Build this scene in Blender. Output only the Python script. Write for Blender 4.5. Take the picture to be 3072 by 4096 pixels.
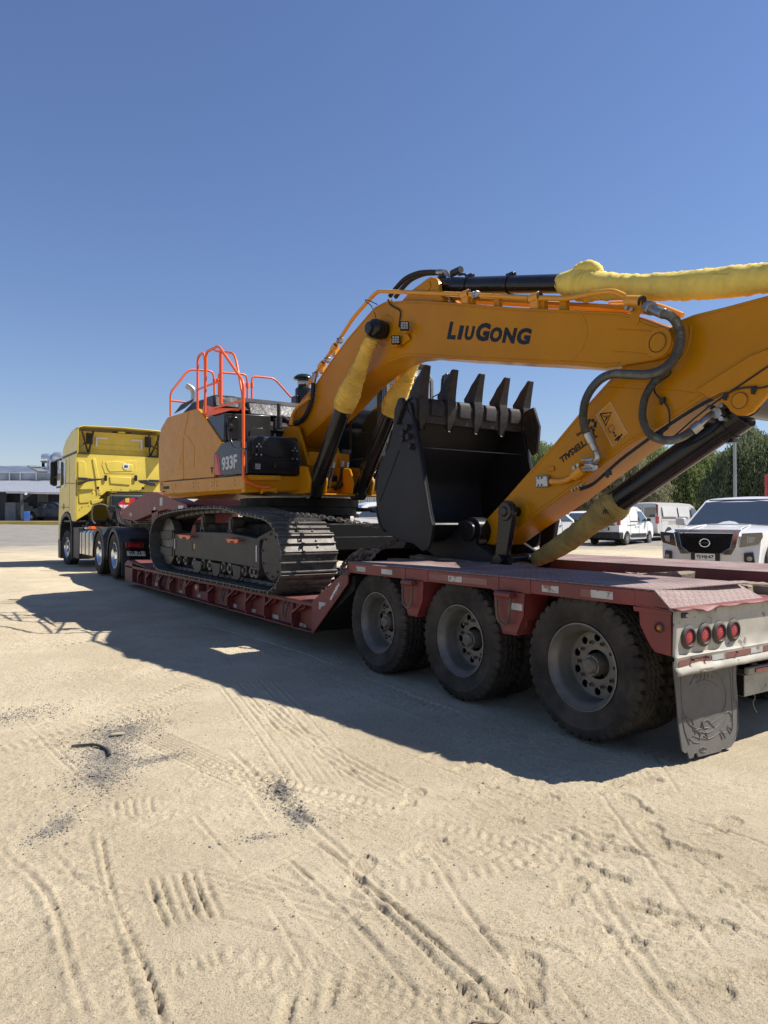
import bpy, bmesh, math, random
import numpy as np
from mathutils import Vector, Matrix
random.seed(7); rng = np.random.default_rng(7)
for _o in list(bpy.data.objects): bpy.data.objects.remove(_o)
R = math.radians
sc = bpy.context.scene
# ---------------------------------------------------------------- camera
FPX, UVP, VHZ, HC = 2840.0, -340.0, 2088.0, 1.5
TH = math.atan((1536 - UVP) / FPX); AL = math.atan((VHZ - 2048) / FPX)
_c, _s = math.cos(TH), math.sin(TH)
FW = Vector((_s * math.cos(AL), _c * math.cos(AL), math.sin(AL)))
RT = Vector((_c, -_s, 0)); UP = RT.cross(FW)
CAM = Vector((0, 0, HC))
cd = bpy.data.cameras.new('camera'); cam = bpy.data.objects.new('camera', cd)
sc.collection.objects.link(cam); sc.camera = cam
cd.sensor_fit = 'VERTICAL'; cd.sensor_height = 36.0; cd.lens = 36.0 * FPX / 4096.0
cd.clip_start = 0.05; cd.clip_end = 6000
cam.matrix_world = Matrix((( RT.x, UP.x, -FW.x, 0), (RT.y, UP.y, -FW.y, 0), (RT.z, UP.z, -FW.z, HC), (0, 0, 0, 1)))
# ---------------------------------------------------------------- light
SUNV = Vector((0.703, -0.362, 1.0)).normalized()
w = bpy.data.worlds.new('World'); sc.world = w; w.use_nodes = True
nt = w.node_tree; nt.nodes.clear()
sky = nt.nodes.new('ShaderNodeTexSky'); sky.sky_type = 'NISHITA'; sky.sun_disc = False
sky.sun_elevation = math.asin(SUNV.z); sky.sun_rotation = math.atan2(SUNV.x, SUNV.y)
sky.altitude = 550; sky.air_density = 1.4; sky.dust_density = 0.0; sky.ozone_density = 8.0
bg = nt.nodes.new('ShaderNodeBackground'); bg.inputs['Strength'].default_value = 0.068
out = nt.nodes.new('ShaderNodeOutputWorld')
tint = nt.nodes.new('ShaderNodeMix'); tint.data_type = 'RGBA'; tint.blend_type = 'MULTIPLY'; tint.inputs[0].default_value = 1.0; tint.inputs[7].default_value = (1.15, 1.0, 1.06, 1)   # white balance of the sky light
nt.links.new(sky.outputs[0], tint.inputs[6]); nt.links.new(tint.outputs[2], bg.inputs[0]); nt.links.new(bg.outputs[0], out.inputs[0])
sd = bpy.data.lights.new('sun', 'SUN'); sd.energy = 5.0; sd.angle = R(0.53); sd.color = (1.0, 0.94, 0.86)
so = bpy.data.objects.new('sun', sd); sc.collection.objects.link(so)
so.rotation_euler = SUNV.to_track_quat('Z', 'Y').to_euler()
sc.view_settings.view_transform = 'Standard'; sc.view_settings.look = 'None'
sc.view_settings.gamma = 1.0; sc.view_settings.exposure = 0.7; sc.view_settings.use_curve_mapping = False
sc.render.engine = 'CYCLES'; sc.cycles.max_bounces = 8; sc.cycles.transparent_max_bounces = 12
C = sc.collection

# ---------------------------------------------------------------- points of the place from sight lines
def _ray(u, v): return FW * FPX + RT * (u - 1536) + UP * (2048 - v)
def PX(u, v, x): d = _ray(u, v); return CAM + d * (x / d.x)
def PY(u, v, y): d = _ray(u, v); return CAM + d * (y / d.y)
def PZ(u, v, z=0.0): d = _ray(u, v); return CAM + d * ((z - HC) / d.z)
def PD(u, v, zc): d = _ray(u, v); return CAM + d * (zc / FPX)
def yz(pts, x, ox=0, oy=0, s=1.0):            # traced outline -> (y,z) on the plane X = x
    r = []
    for a, b in pts:
        p = PX(ox + a * s, oy + b * s, x); r.append((p.y, p.z))
    return r
def xz(pts, y, ox=0, oy=0, s=1.0):
    r = []
    for a, b in pts:
        p = PY(ox + a * s, oy + b * s, y); r.append((p.x, p.z))
    return r
def smooth(pts, k=4, closed=False):
    P = [Vector(p) for p in pts]; n = len(P); o = []
    rngi = range(n if closed else n - 1)
    for i in rngi:
        p0 = P[(i - 1) % n] if (closed or i > 0) else P[0] * 2 - P[1]
        p1, p2 = P[i], P[(i + 1) % n]
        p3 = P[(i + 2) % n] if (closed or i + 2 < n) else P[-1] * 2 - P[-2]
        for j in range(k):
            t = j / k
            o.append(0.5 * ((2 * p1) + (p2 - p0) * t + (2 * p0 - 5 * p1 + 4 * p2 - p3) * t * t + (3 * p1 - p0 - 3 * p2 + p3) * t ** 3))
    if not closed: o.append(P[-1])
    return o
def gheight(x, y):                             # the lie of the yard: level under the trailer, rising slowly beyond
    r = np.hypot(x, y)
    z = np.interp(r, [0, 8, 14, 17.5, 24, 36, 52, 72, 400], [0, 0, .10, .18, .22, .38, .85, 1.42, 1.42])
    z = z + 0.14 * np.exp(-((x - 12.5) ** 2 + (y - 9) ** 2) / 18.0)
    return z

# ---------------------------------------------------------------- mesh builder
class MB:
    def __init__(s): s.v = []; s.f = []
    def add(s, vs, fs):
        n = len(s.v); s.v += [tuple(v) for v in vs]; s.f += [tuple(n + i for i in f) for f in fs]; return s
    def box(s, x0, x1, y0, y1, z0, z1):
        return s.add([(x0,y0,z0),(x1,y0,z0),(x1,y1,z0),(x0,y1,z0),(x0,y0,z1),(x1,y0,z1),(x1,y1,z1),(x0,y1,z1)],
              [(0,3,2,1),(4,5,6,7),(0,1,5,4),(1,2,6,5),(2,3,7,6),(3,0,4,7)])
    def obox(s, c, h, ax=None):                # centre, half sizes, three axes
        c = Vector(c); ax = ax or (Vector((1,0,0)), Vector((0,1,0)), Vector((0,0,1)))
        vs = [c + ax[0]*(i*h[0]) + ax[1]*(j*h[1]) + ax[2]*(k*h[2]) for k in (-1,1) for i, j in ((-1,-1),(1,-1),(1,1),(-1,1))]
        return s.add(vs, [(0,3,2,1),(4,5,6,7),(0,1,5,4),(1,2,6,5),(2,3,7,6),(3,0,4,7)])
    def bar(s, a, b, wd, ht, up=(0,0,1)):      # rectangular bar between two points
        a, b = Vector(a), Vector(b); d = (b-a); L = d.length; d.normalize(); u = Vector(up)
        if abs(d.dot(u)) > .98: u = Vector((0,1,0))
        sx = d.cross(u).normalized(); u = sx.cross(d)
        return s.obox((a+b)/2, (wd/2, L/2, ht/2), (sx, d, u))
    def poly3(s, pts, vec):                    # polygon in space swept along vec
        vec = Vector(vec); n = len(pts); P = [Vector(p) for p in pts]
        return s.add(P + [p+vec for p in P], [tuple(range(n))[::-1], tuple(range(n, 2*n))] + [(i, (i+1) % n, n+(i+1) % n, n+i) for i in range(n)])
    def px(s, pts, x0, x1): return s.poly3([(x0, p[0], p[1]) for p in pts], (x1-x0, 0, 0))
    def py(s, pts, y0, y1): return s.poly3([(p[0], y0, p[1]) for p in pts], (0, y1-y0, 0))
    def pz(s, pts, z0, z1): return s.poly3([(p[0], p[1], z0) for p in pts], (0, 0, z1-z0))
    def loft(s, rings, cap=True, closed=True):
        n = len(rings[0]); vs = [p for r in rings for p in r]; fs = []
        for i in range(len(rings)-1):
            for j in range(n if closed else n-1):
                k = (j+1) % n; fs.append((i*n+j, i*n+k, (i+1)*n+k, (i+1)*n+j))
        if cap: fs += [tuple(range(n))[::-1], tuple(range((len(rings)-1)*n, len(rings)*n))]
        return s.add(vs, fs)
    def lathe(s, prof, o, axis, n=24, closed=False):   # prof: (radius, height along axis)
        o = Vector(o); a = Vector(axis).normalized(); t = Vector((0,0,1)) if abs(a.z) < .9 else Vector((0,1,0))
        e1 = a.cross(t).normalized(); e2 = a.cross(e1); m = len(prof); vs = []; fs = []
        for i in range(n):
            q = 2*math.pi*i/n; d = e1*math.cos(q) + e2*math.sin(q)
            vs += [o + a*h + d*r for r, h in prof]
        for i in range(n):
            k = (i+1) % n
            for j in range(m if closed else m-1): fs.append((i*m+j, i*m+(j+1) % m, k*m+(j+1) % m, k*m+j))
        return s.add(vs, fs)
    def cyl(s, a, b, r, n=16, r2=None):
        a, b = Vector(a), Vector(b); r2 = r if r2 is None else r2; L = (b-a).length
        e = min(r, r2)*1e-3
        return s.lathe([(e, 0), (r, 0), (r2, L), (e, L)], a, b-a, n)
    def tube(s, pts, r, n=8, closed=False, cap=True, ell=1.0):
        P = [Vector(p) for p in pts]; m = len(P); rings = []; up = None
        for i in range(m):
            if closed: d = P[(i+1) % m] - P[i-1]
            else: d = P[min(i+1, m-1)] - P[max(i-1, 0)]
            d.normalize()
            if up is None:
                up = Vector((0,0,1)) if abs(d.z) < .9 else Vector((1,0,0))
            up = (up - d*up.dot(d)).normalized(); e = d.cross(up)
            rr = r[i] if isinstance(r, (list, tuple)) else r
            rings.append([P[i] + up*(rr*ell*math.cos(2*math.pi*j/n)) + e*(rr*math.sin(2*math.pi*j/n)) for j in range(n)])
        if closed: rings.append(rings[0]); return s.loft(rings, cap=False)
        return s.loft(rings, cap=cap)
    def xf(s, M): s.v = [tuple(M @ Vector(v)) for v in s.v]; return s
    def build(s, name, mat, parent=None, bevel=0, smooth=35, kind=None, seg=2, data=None):
        off = Vector((0,0,0)); q = parent
        while q is not None: off += q.location; q = q.parent
        me = bpy.data.meshes.new(name)
        me.from_pydata([tuple(Vector(v)-off) for v in s.v], [], s.f)
        bm = bmesh.new(); bm.from_mesh(me); bmesh.ops.recalc_face_normals(bm, faces=bm.faces); bm.to_mesh(me); bm.free()
        if mat: me.materials.append(mat)
        if smooth: me.shade_smooth(); me.set_sharp_from_angle(angle=R(smooth))
        o = bpy.data.objects.new(name, me); C.objects.link(o)
        if parent is not None: o.parent = parent
        if bevel:
            m = o.modifiers.new('bevel', 'BEVEL'); m.width = bevel; m.segments = seg; m.limit_method = 'ANGLE'; m.angle_limit = R(40)
        if kind: o['kind'] = kind
        return o
def tag(o, label=None, cat=None, group=None, kind=None):
    if label: o['label'] = label
    if cat: o['category'] = cat
    if group: o['group'] = group
    if kind: o['kind'] = kind
    return o
def thing(name, loc, label, cat, group=None):
    o = bpy.data.objects.new(name, None); C.objects.link(o); o.location = Vector(loc); o.empty_display_size = .2
    return tag(o, label, cat, group)
def put(src, parent, loc, rot=None, label=None):       # a further copy of a part built round its own origin
    c = src.copy(); C.objects.link(c); c.parent = parent; c.location = loc
    if rot is not None: c.rotation_euler = rot
    for k in ('label',):
        if k in c: del c[k]
    if label: c['label'] = label
    return c
def kids(o): return [k for k in bpy.data.objects if k.parent is o]
def copy_tree(o, parent=None, loc=None, rot=None):
    c = o.copy(); C.objects.link(c); c.parent = parent
    if loc is not None: c.location = loc
    if rot is not None: c.rotation_euler = rot
    for ch in kids(o): copy_tree(ch, c)
    return c
# flat outlines with holes and lettering, made through curves and turned into real meshes
def _c2mesh(cu):
    o = bpy.data.objects.new('tmp', cu); C.objects.link(o)
    dg = bpy.context.evaluated_depsgraph_get(); me = bpy.data.meshes.new_from_object(o.evaluated_get(dg))
    bpy.data.objects.remove(o); vs = [v.co.copy() for v in me.vertices]; fs = [tuple(p.vertices) for p in me.polygons]
    bpy.data.meshes.remove(me); bpy.data.curves.remove(cu); return vs, fs
def plate(mb, outline, holes, th, M):                  # outline in its own (u,v); M carries (u,v,w) into place
    cu = bpy.data.curves.new('tmp', 'CURVE'); cu.dimensions = '2D'; cu.fill_mode = 'BOTH'; cu.extrude = th/2
    for L in [outline] + list(holes):
        sp = cu.splines.new('POLY'); sp.points.add(len(L)-1); sp.use_cyclic_u = True
        for p, q in zip(sp.points, L): p.co = (q[0], q[1], 0, 1)
    vs, fs = _c2mesh(cu); mb.add([M @ v for v in vs], fs); return mb
def circ(cx, cy, r, n=20, ry=None): return [(cx + r*math.cos(2*math.pi*i/n), cy + (ry or r)*math.sin(2*math.pi*i/n)) for i in range(n)]
def frame(o, x, y):                                    # matrix from origin, x axis, y axis
    x = Vector(x).normalized(); y = Vector(y); z = x.cross(y).normalized(); y = z.cross(x)
    return Matrix(((x.x,y.x,z.x,o[0]),(x.y,y.y,z.y,o[1]),(x.z,y.z,z.z,o[2]),(0,0,0,1)))
def lettering(text, o, xd, yd, height, mat, parent, width=None, bold=.02, shear=0, th=.004, name='lettering', sp=1.0, align='LEFT'):
    cu = bpy.data.curves.new('tmp', 'FONT'); cu.body = text; cu.size = 1.0; cu.offset = bold; cu.shear = shear; cu.extrude = .001; cu.space_character = sp
    cu.resolution_u = 3
    vs, fs = _c2mesh(cu)
    x0 = min(v.x for v in vs); x1 = max(v.x for v in vs); y0 = min(v.y for v in vs); y1 = max(v.y for v in vs)
    sy = height/(y1-y0); sx = (width/(x1-x0)) if width else sy
    cx = (x0+x1)/2 if align == 'CENTER' else x0; cy = (y0+y1)/2 if align == 'CENTER' else y0
    M = frame(o, xd, yd); mb = MB()
    mb.add([M @ Vector(((v.x-cx)*sx, (v.y-cy)*sy, v.z/.001*th/2)) for v in vs], fs)
    return mb.build(name, mat, parent, smooth=0)

# ---------------------------------------------------------------- materials
def mat(name, col, rough=.5, metal=0.0, var=.12, sc_=3.0, bump=.0, bsc=60.0, dust=0.0, dcol=(.36,.31,.24), dsc=1.6, coat=0.0, spec=.5, wear=0.0, wcol=(.12,.07,.05), wsc=6.0, trans=0, em=None, rvar=.12):
    m = bpy.data.materials.new(name); m.use_nodes = True; n = m.node_tree.nodes; l = m.node_tree.links
    b = n['Principled BSDF']; b.inputs['Roughness'].default_value = rough; b.inputs['Metallic'].default_value = metal
    if max(col) < .06 and spec == .5: spec = .22
    b.inputs['Specular IOR Level'].default_value = spec; b.inputs['Coat Weight'].default_value = coat; b.inputs['Coat Roughness'].default_value = .12
    b.inputs['Transmission Weight'].default_value = trans
    tc = n.new('ShaderNodeTexCoord')
    def noise(s, det=5, r=.6):
        t = n.new('ShaderNodeTexNoise'); t.inputs['Scale'].default_value = s; t.inputs['Detail'].default_value = det; t.inputs['Roughness'].default_value = r
        l.new(tc.outputs['Object'], t.inputs['Vector']); return t.outputs['Fac']
    def mixc(f, a, c):
        x = n.new('ShaderNodeMix'); x.data_type = 'RGBA'
        for i, val in ((0, f), (6, a), (7, c)):
            if hasattr(val, 'links'): l.new(val, x.inputs[i])
            else: x.inputs[i].default_value = val if i == 0 else (*val, 1)
        return x.outputs[2]
    def ramp(f, a, c):
        x = n.new('ShaderNodeMapRange'); x.interpolation_type = 'SMOOTHSTEP'; l.new(f, x.inputs[0]); x.inputs[1].default_value = a; x.inputs[2].default_value = c; return x.outputs[0]
    def mul(f, k):
        x = n.new('ShaderNodeMath'); x.operation = 'MULTIPLY'
        l.new(f, x.inputs[0])
        if hasattr(k, 'links'): l.new(k, x.inputs[1])
        else: x.inputs[1].default_value = k
        return x.outputs[0]
    dk = tuple(c*(1-var) for c in col); lt = tuple(min(1, c*(1+var)) for c in col)
    cc = mixc(ramp(noise(sc_), .35, .65), dk, lt)
    if wear: cc = mixc(mul(ramp(noise(wsc, 8, .7), .72-wear*.25, .74-wear*.22), .9), cc, wcol)
    if dust:
        g = n.new('ShaderNodeNewGeometry'); sx = n.new('ShaderNodeSeparateXYZ'); l.new(g.outputs['Normal'], sx.inputs[0])
        upf = ramp(sx.outputs['Z'], -.3, 1.0)
        ad = n.new('ShaderNodeMath'); ad.operation = 'ADD'; l.new(mul(upf, .6), ad.inputs[0]); ad.inputs[1].default_value = .4
        f = mul(mul(ad.outputs[0], ramp(noise(dsc, 8, .65), .25, .75)), dust); cc = mixc(f, cc, dcol)
        r2 = n.new('ShaderNodeMix'); l.new(f, r2.inputs[0]); r2.inputs[2].default_value = rough; r2.inputs[3].default_value = .9; l.new(r2.outputs[0], b.inputs['Roughness'])
    elif rvar and not trans:
        mr = n.new('ShaderNodeMapRange'); l.new(noise(sc_*2.3, 6), mr.inputs[0]); mr.inputs[1].default_value = .3; mr.inputs[2].default_value = .7
        mr.inputs[3].default_value = max(.02, rough*(1-rvar*2)); mr.inputs[4].default_value = min(1, rough*(1+rvar*2)); l.new(mr.outputs[0], b.inputs['Roughness'])
    l.new(cc, b.inputs['Base Color'])
    if bump:
        bp = n.new('ShaderNodeBump'); bp.inputs['Strength'].default_value = 1; bp.inputs['Distance'].default_value = bump
        l.new(noise(bsc, 4), bp.inputs['Height']); l.new(bp.outputs[0], b.inputs['Normal'])
    if em: b.inputs['Emission Color'].default_value = (*em, 1); b.inputs['Emission Strength'].default_value = 1
    return m
def checker_mat(name, col, dust, dcol, pitch=.03, axis='XY', dist=.0035):
    m = mat(name, col, .6, dust=dust, dcol=dcol, dsc=2.5, var=.18, wear=.15, wcol=(.10,.06,.05)); n = m.node_tree.nodes; l = m.node_tree.links; b = n['Principled BSDF']
    def mth(op, a, c=None):
        x = n.new('ShaderNodeMath'); x.operation = op
        for i, val in enumerate((a, c)):
            if val is None: continue
            if hasattr(val, 'links'): l.new(val, x.inputs[i])
            else: x.inputs[i].default_value = val
        return x.outputs[0]
    tc = n.new('ShaderNodeTexCoord'); sx = n.new('ShaderNodeSeparateXYZ'); l.new(tc.outputs['Object'], sx.inputs[0])
    a = mth('MULTIPLY', sx.outputs['X'], 1/pitch); c = mth('MULTIPLY', sx.outputs['Y'], 1/pitch)
    fx = mth('SUBTRACT', mth('FRACT', a), .5); fy = mth('SUBTRACT', mth('FRACT', c), .5)
    par = mth('ABSOLUTE', mth('MODULO', mth('ADD', mth('FLOOR', a), mth('FLOOR', c)), 2.0))
    sg = mth('SUBTRACT', mth('MULTIPLY', par, 2.0), 1.0)
    fy2 = mth('MULTIPLY', fy, sg); p = mth('ADD', fx, fy2); q = mth('SUBTRACT', fx, fy2)
    e = mth('ADD', mth('POWER', mth('MULTIPLY', p, 1.35), 2.0), mth('POWER', mth('MULTIPLY', q, 4.6), 2.0))
    mr = n.new('ShaderNodeMapRange'); mr.interpolation_type = 'SMOOTHSTEP'; l.new(e, mr.inputs[0]); mr.inputs[1].default_value = 1.0; mr.inputs[2].default_value = .3
    bp = n.new('ShaderNodeBump'); bp.inputs['Distance'].default_value = dist; bp.inputs['Strength'].default_value = 1
    l.new(mr.outputs[0], bp.inputs['Height']); l.new(bp.outputs[0], b.inputs['Normal'])
    # grime held in the foot of each rib
    ring = n.new('ShaderNodeMapRange'); ring.interpolation_type = 'SMOOTHSTEP'; l.new(mth('ABSOLUTE', mth('SUBTRACT', e, 1.1)), ring.inputs[0]); ring.inputs[1].default_value = .5; ring.inputs[2].default_value = .05
    old = b.inputs['Base Color'].links[0].from_socket; x = n.new('ShaderNodeMix'); x.data_type = 'RGBA'
    l.new(mth('MULTIPLY', ring.outputs[0], .55), x.inputs[0]); l.new(old, x.inputs[6]); x.inputs[7].default_value = (col[0]*.35, col[1]*.35, col[2]*.35, 1); l.new(x.outputs[2], b.inputs['Base Color'])
    return m
M = {}
DUST = (.40, .33, .24)
M['yellow'] = mat('machine_yellow', (.50,.212,.004), .38, coat=.05, var=.03, bump=.0004, bsc=90, spec=.15)
M['boomy'] = mat('boom_yellow', (.45,.187,.002), .34, coat=.08, var=.07, sc_=1.2, bump=.0005, bsc=90, spec=.14)
M['yellow2'] = mat('pipe_yellow', (.66,.29,.02), .35, var=.04)
M['black'] = mat('gloss_black', (.006,.007,.009), .22, coat=.22, var=.3, dust=.08)
M['rubber'] = mat('hose_rubber', (.016,.016,.017), .55, var=.2, dust=.15)
M['satin'] = mat('satin_black', (.02,.022,.026), .42, var=.3, dust=.2)
M['steel'] = mat('plated_steel', (.36,.355,.34), .34, metal=.85, var=.2)
M['chrome'] = mat('chrome', (.8,.8,.8), .08, metal=1.0, var=.05)
M['bucket'] = mat('bucket_paint', (.012,.013,.016), .42, var=.25, sc_=2, dust=.25, dcol=(.035,.032,.03), dsc=2.2, bump=.0006, bsc=40)
M['tooth'] = mat('cast_tooth', (.022,.020,.020), .5, var=.3, sc_=14, dust=.3, dcol=(.07,.06,.055), bump=.001, bsc=50)
M['track'] = mat('track_steel', (.085,.08,.075), .45, metal=.35, var=.35, sc_=8, dust=.5, dcol=(.22,.20,.17), dsc=5, bump=.0015, bsc=50)
M['trackframe'] = mat('track_frame_grey', (.050,.047,.042), .5, var=.15, dust=.35, dcol=(.16,.14,.11))
M['orange'] = mat('handrail_orange', (.80,.12,.02), .38, var=.05)
M['cloth'] = mat('yellow_cloth', (.66,.42,.07), .85, var=.12, sc_=5, bump=.004, bsc=14, dust=.15)
M['cloth2'] = mat('olive_cloth', (.30,.22,.055), .88, var=.2, sc_=5, bump=.005, bsc=14, dust=.25)
M['cloth3'] = mat('lemon_cloth', (.72,.55,.12), .85, var=.08, sc_=4, bump=.004, bsc=12)
M['red'] = mat('trailer_red', (.15,.017,.015), .5, var=.22, sc_=2.2, dust=.42, dcol=(.26,.15,.12), dsc=2.4, wear=.35, wcol=(.07,.035,.025), wsc=5, bump=.0008, bsc=30)
M['red2'] = mat('trailer_red_dark', (.12,.018,.015), .55, var=.25, dust=.4, dcol=(.20,.14,.11), wear=.4, wcol=(.05,.03,.025), bump=.001, bsc=25)
M['checker'] = checker_mat('checker_plate_red', (.17,.085,.078), 1.1, (.29,.225,.205), pitch=.034)
M['white'] = mat('dirty_white', (.36,.345,.29), .6, var=.2, sc_=3, dust=.75, dcol=(.26,.23,.18), dsc=4, wear=.5, wcol=(.10,.08,.06), wsc=9)
M['tape_white'] = mat('reflective_tape_white', (.42,.42,.40), .45, var=.15, wear=.75, wcol=(.2,.09,.07), wsc=14, dust=.2)
M['tape_red'] = mat('reflective_tape_red', (.17,.03,.03), .45, var=.15, wear=.55, wcol=(.12,.07,.06), wsc=14, dust=.6)
M['tyre'] = mat('tyre_rubber', (.018,.017,.016), .75, var=.25, sc_=5, dust=.85, dcol=(.135,.112,.088), dsc=4, bump=.001, bsc=60)
M['rim'] = mat('dusty_rim', (.17,.165,.15), .45, metal=.45, var=.2, sc_=5, dust=.6, dcol=(.15,.125,.09), dsc=3.5)
M['hub'] = mat('hub_grey', (.14,.135,.12), .5, metal=.4, var=.15, sc_=8, dust=.4, dcol=(.24,.20,.15))
M['dark'] = mat('underbody_black', (.010,.010,.010), .7, var=.3, dust=.2, dcol=(.04,.035,.03))
M['lens'] = mat('red_lens', (.33,.012,.018), .18, var=.25, sc_=60, coat=.6, bump=.002, bsc=120)
M['amber'] = mat('amber_lens', (.55,.16,.02), .2, var=.2, sc_=50, coat=.6, bump=.002, bsc=120)
M['grommet'] = mat('lamp_grommet', (.03,.03,.03), .6, dust=.4)
M['lamp_clear'] = mat('clear_lens', (.30,.30,.29), .2, var=.25, sc_=60, coat=.3, bump=.002, bsc=90)
M['flap'] = mat('mud_flap_rubber', (.10,.096,.09), .7, var=.12, sc_=6, dust=.7, dcol=(.26,.24,.20), bump=.001, bsc=50)
M['paper'] = mat('decal_white', (.7,.7,.68), .5, var=.05)
M['ink'] = mat('decal_black', (.012,.014,.02), .45, var=.1)
M['glass'] = mat('tinted_glass', (.02,.028,.03), .04, var=.1, coat=1.0, spec=1.0, rvar=0)
M['wood'] = mat('old_timber', (.20,.155,.10), .85, var=.4, sc_=9, bump=.004, bsc=35, dust=.3)
M['rust'] = mat('rusty_iron', (.10,.062,.045), .75, var=.35, sc_=12, bump=.001, bsc=60, dust=.3)

def creases(m, dist=.012, s=7.0):
    n = m.node_tree.nodes; l = m.node_tree.links; b = n['Principled BSDF']; tc = n.new('ShaderNodeTexCoord')
    t = n.new('ShaderNodeTexNoise'); t.noise_type = 'RIDGED_MULTIFRACTAL'; t.inputs['Scale'].default_value = s; t.inputs['Detail'].default_value = 3; t.inputs['Distortion'].default_value = 1.2; l.new(tc.outputs['Object'], t.inputs['Vector'])
    bp = n.new('ShaderNodeBump'); bp.inputs['Distance'].default_value = dist; bp.inputs['Strength'].default_value = 1; l.new(t.outputs['Fac'], bp.inputs['Height'])
    old = b.inputs['Normal'].links[0].from_node if b.inputs['Normal'].links else None
    if old: l.new(bp.outputs[0], old.inputs['Normal'])
    else: l.new(bp.outputs[0], b.inputs['Normal'])
for k_ in ('cloth', 'cloth2', 'cloth3'): creases(M[k_])
# ================================================================ ground
def vnoise(x, y, seed=0):
    xi = np.floor(x).astype(np.int64); yi = np.floor(y).astype(np.int64); fx = x-xi; fy = y-yi
    fx = fx*fx*(3-2*fx); fy = fy*fy*(3-2*fy)
    def h(a, b):
        n = (a*374761393 + b*668265263 + seed*974634777) & 0x7fffffff; n = ((n ^ (n >> 13))*1274126177) & 0x7fffffff
        return ((n ^ (n >> 16)) & 0xffff)/65535.0
    return (h(xi,yi)*(1-fx)+h(xi+1,yi)*fx)*(1-fy) + (h(xi,yi+1)*(1-fx)+h(xi+1,yi+1)*fx)*fy
def fbm(x, y, o=4, seed=0, g=.5):
    a = 1.0; t = 0; f = 1.0; s = 0
    for i in range(o): t = t + a*(vnoise(x*f+i*17.3, y*f-i*9.1, seed+i)-.5); s += a; a *= g; f *= 2.03
    return t/s
def axis(segs):                                # piecewise spacing
    r = [segs[0][0]]
    for x0, x1, d0, d1 in segs:
        x = x0
        while x < x1-1e-6:
            t = (x-x0)/(x1-x0); x = min(x1, x + d0*(d1/d0)**t); r.append(x)
    return np.array(sorted(set(np.round(r, 5))))
AX = axis([(-400,-60,90,12),(-60,-12,10,.8),(-12,-2.0,.6,.03),(-2.0,4.0,.0088,.0088),(4.0,9,.05,.3),(9,60,.4,6),(60,500,12,120)])
AY = axis([(-60,-4,20,1),(-4,.7,.5,.03),(.7,5.0,.0086,.012),(5.0,16,.013,.05),(16,60,.08,2.5),(60,700,5,150)])
GX, GY = np.meshgrid(AX, AY)
near = np.exp(-np.maximum(0, np.hypot(GX, GY)-9)/8)
Z = np.zeros_like(GX)
Z += .035*fbm(GX*.55, GY*.55, 3, 1) + .016*fbm(GX*2.1, GY*2.1, 3, 2)
rough = np.clip(.5+1.6*fbm(GX*.8, GY*.8, 3, 5), 0.12, 1)
Z += near*rough*(.013*fbm(GX*9, GY*9, 3, 3) + .013*fbm(GX*33, GY*33, 3, 4) + .014*fbm(GX*70, GY*70, 2, 6))
gp = fbm(GX*24, GY*24, 2, 11)
Z += near*.010*np.clip(gp-.17, 0, .3)*rough*3
TRK = np.zeros_like(GX)
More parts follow.
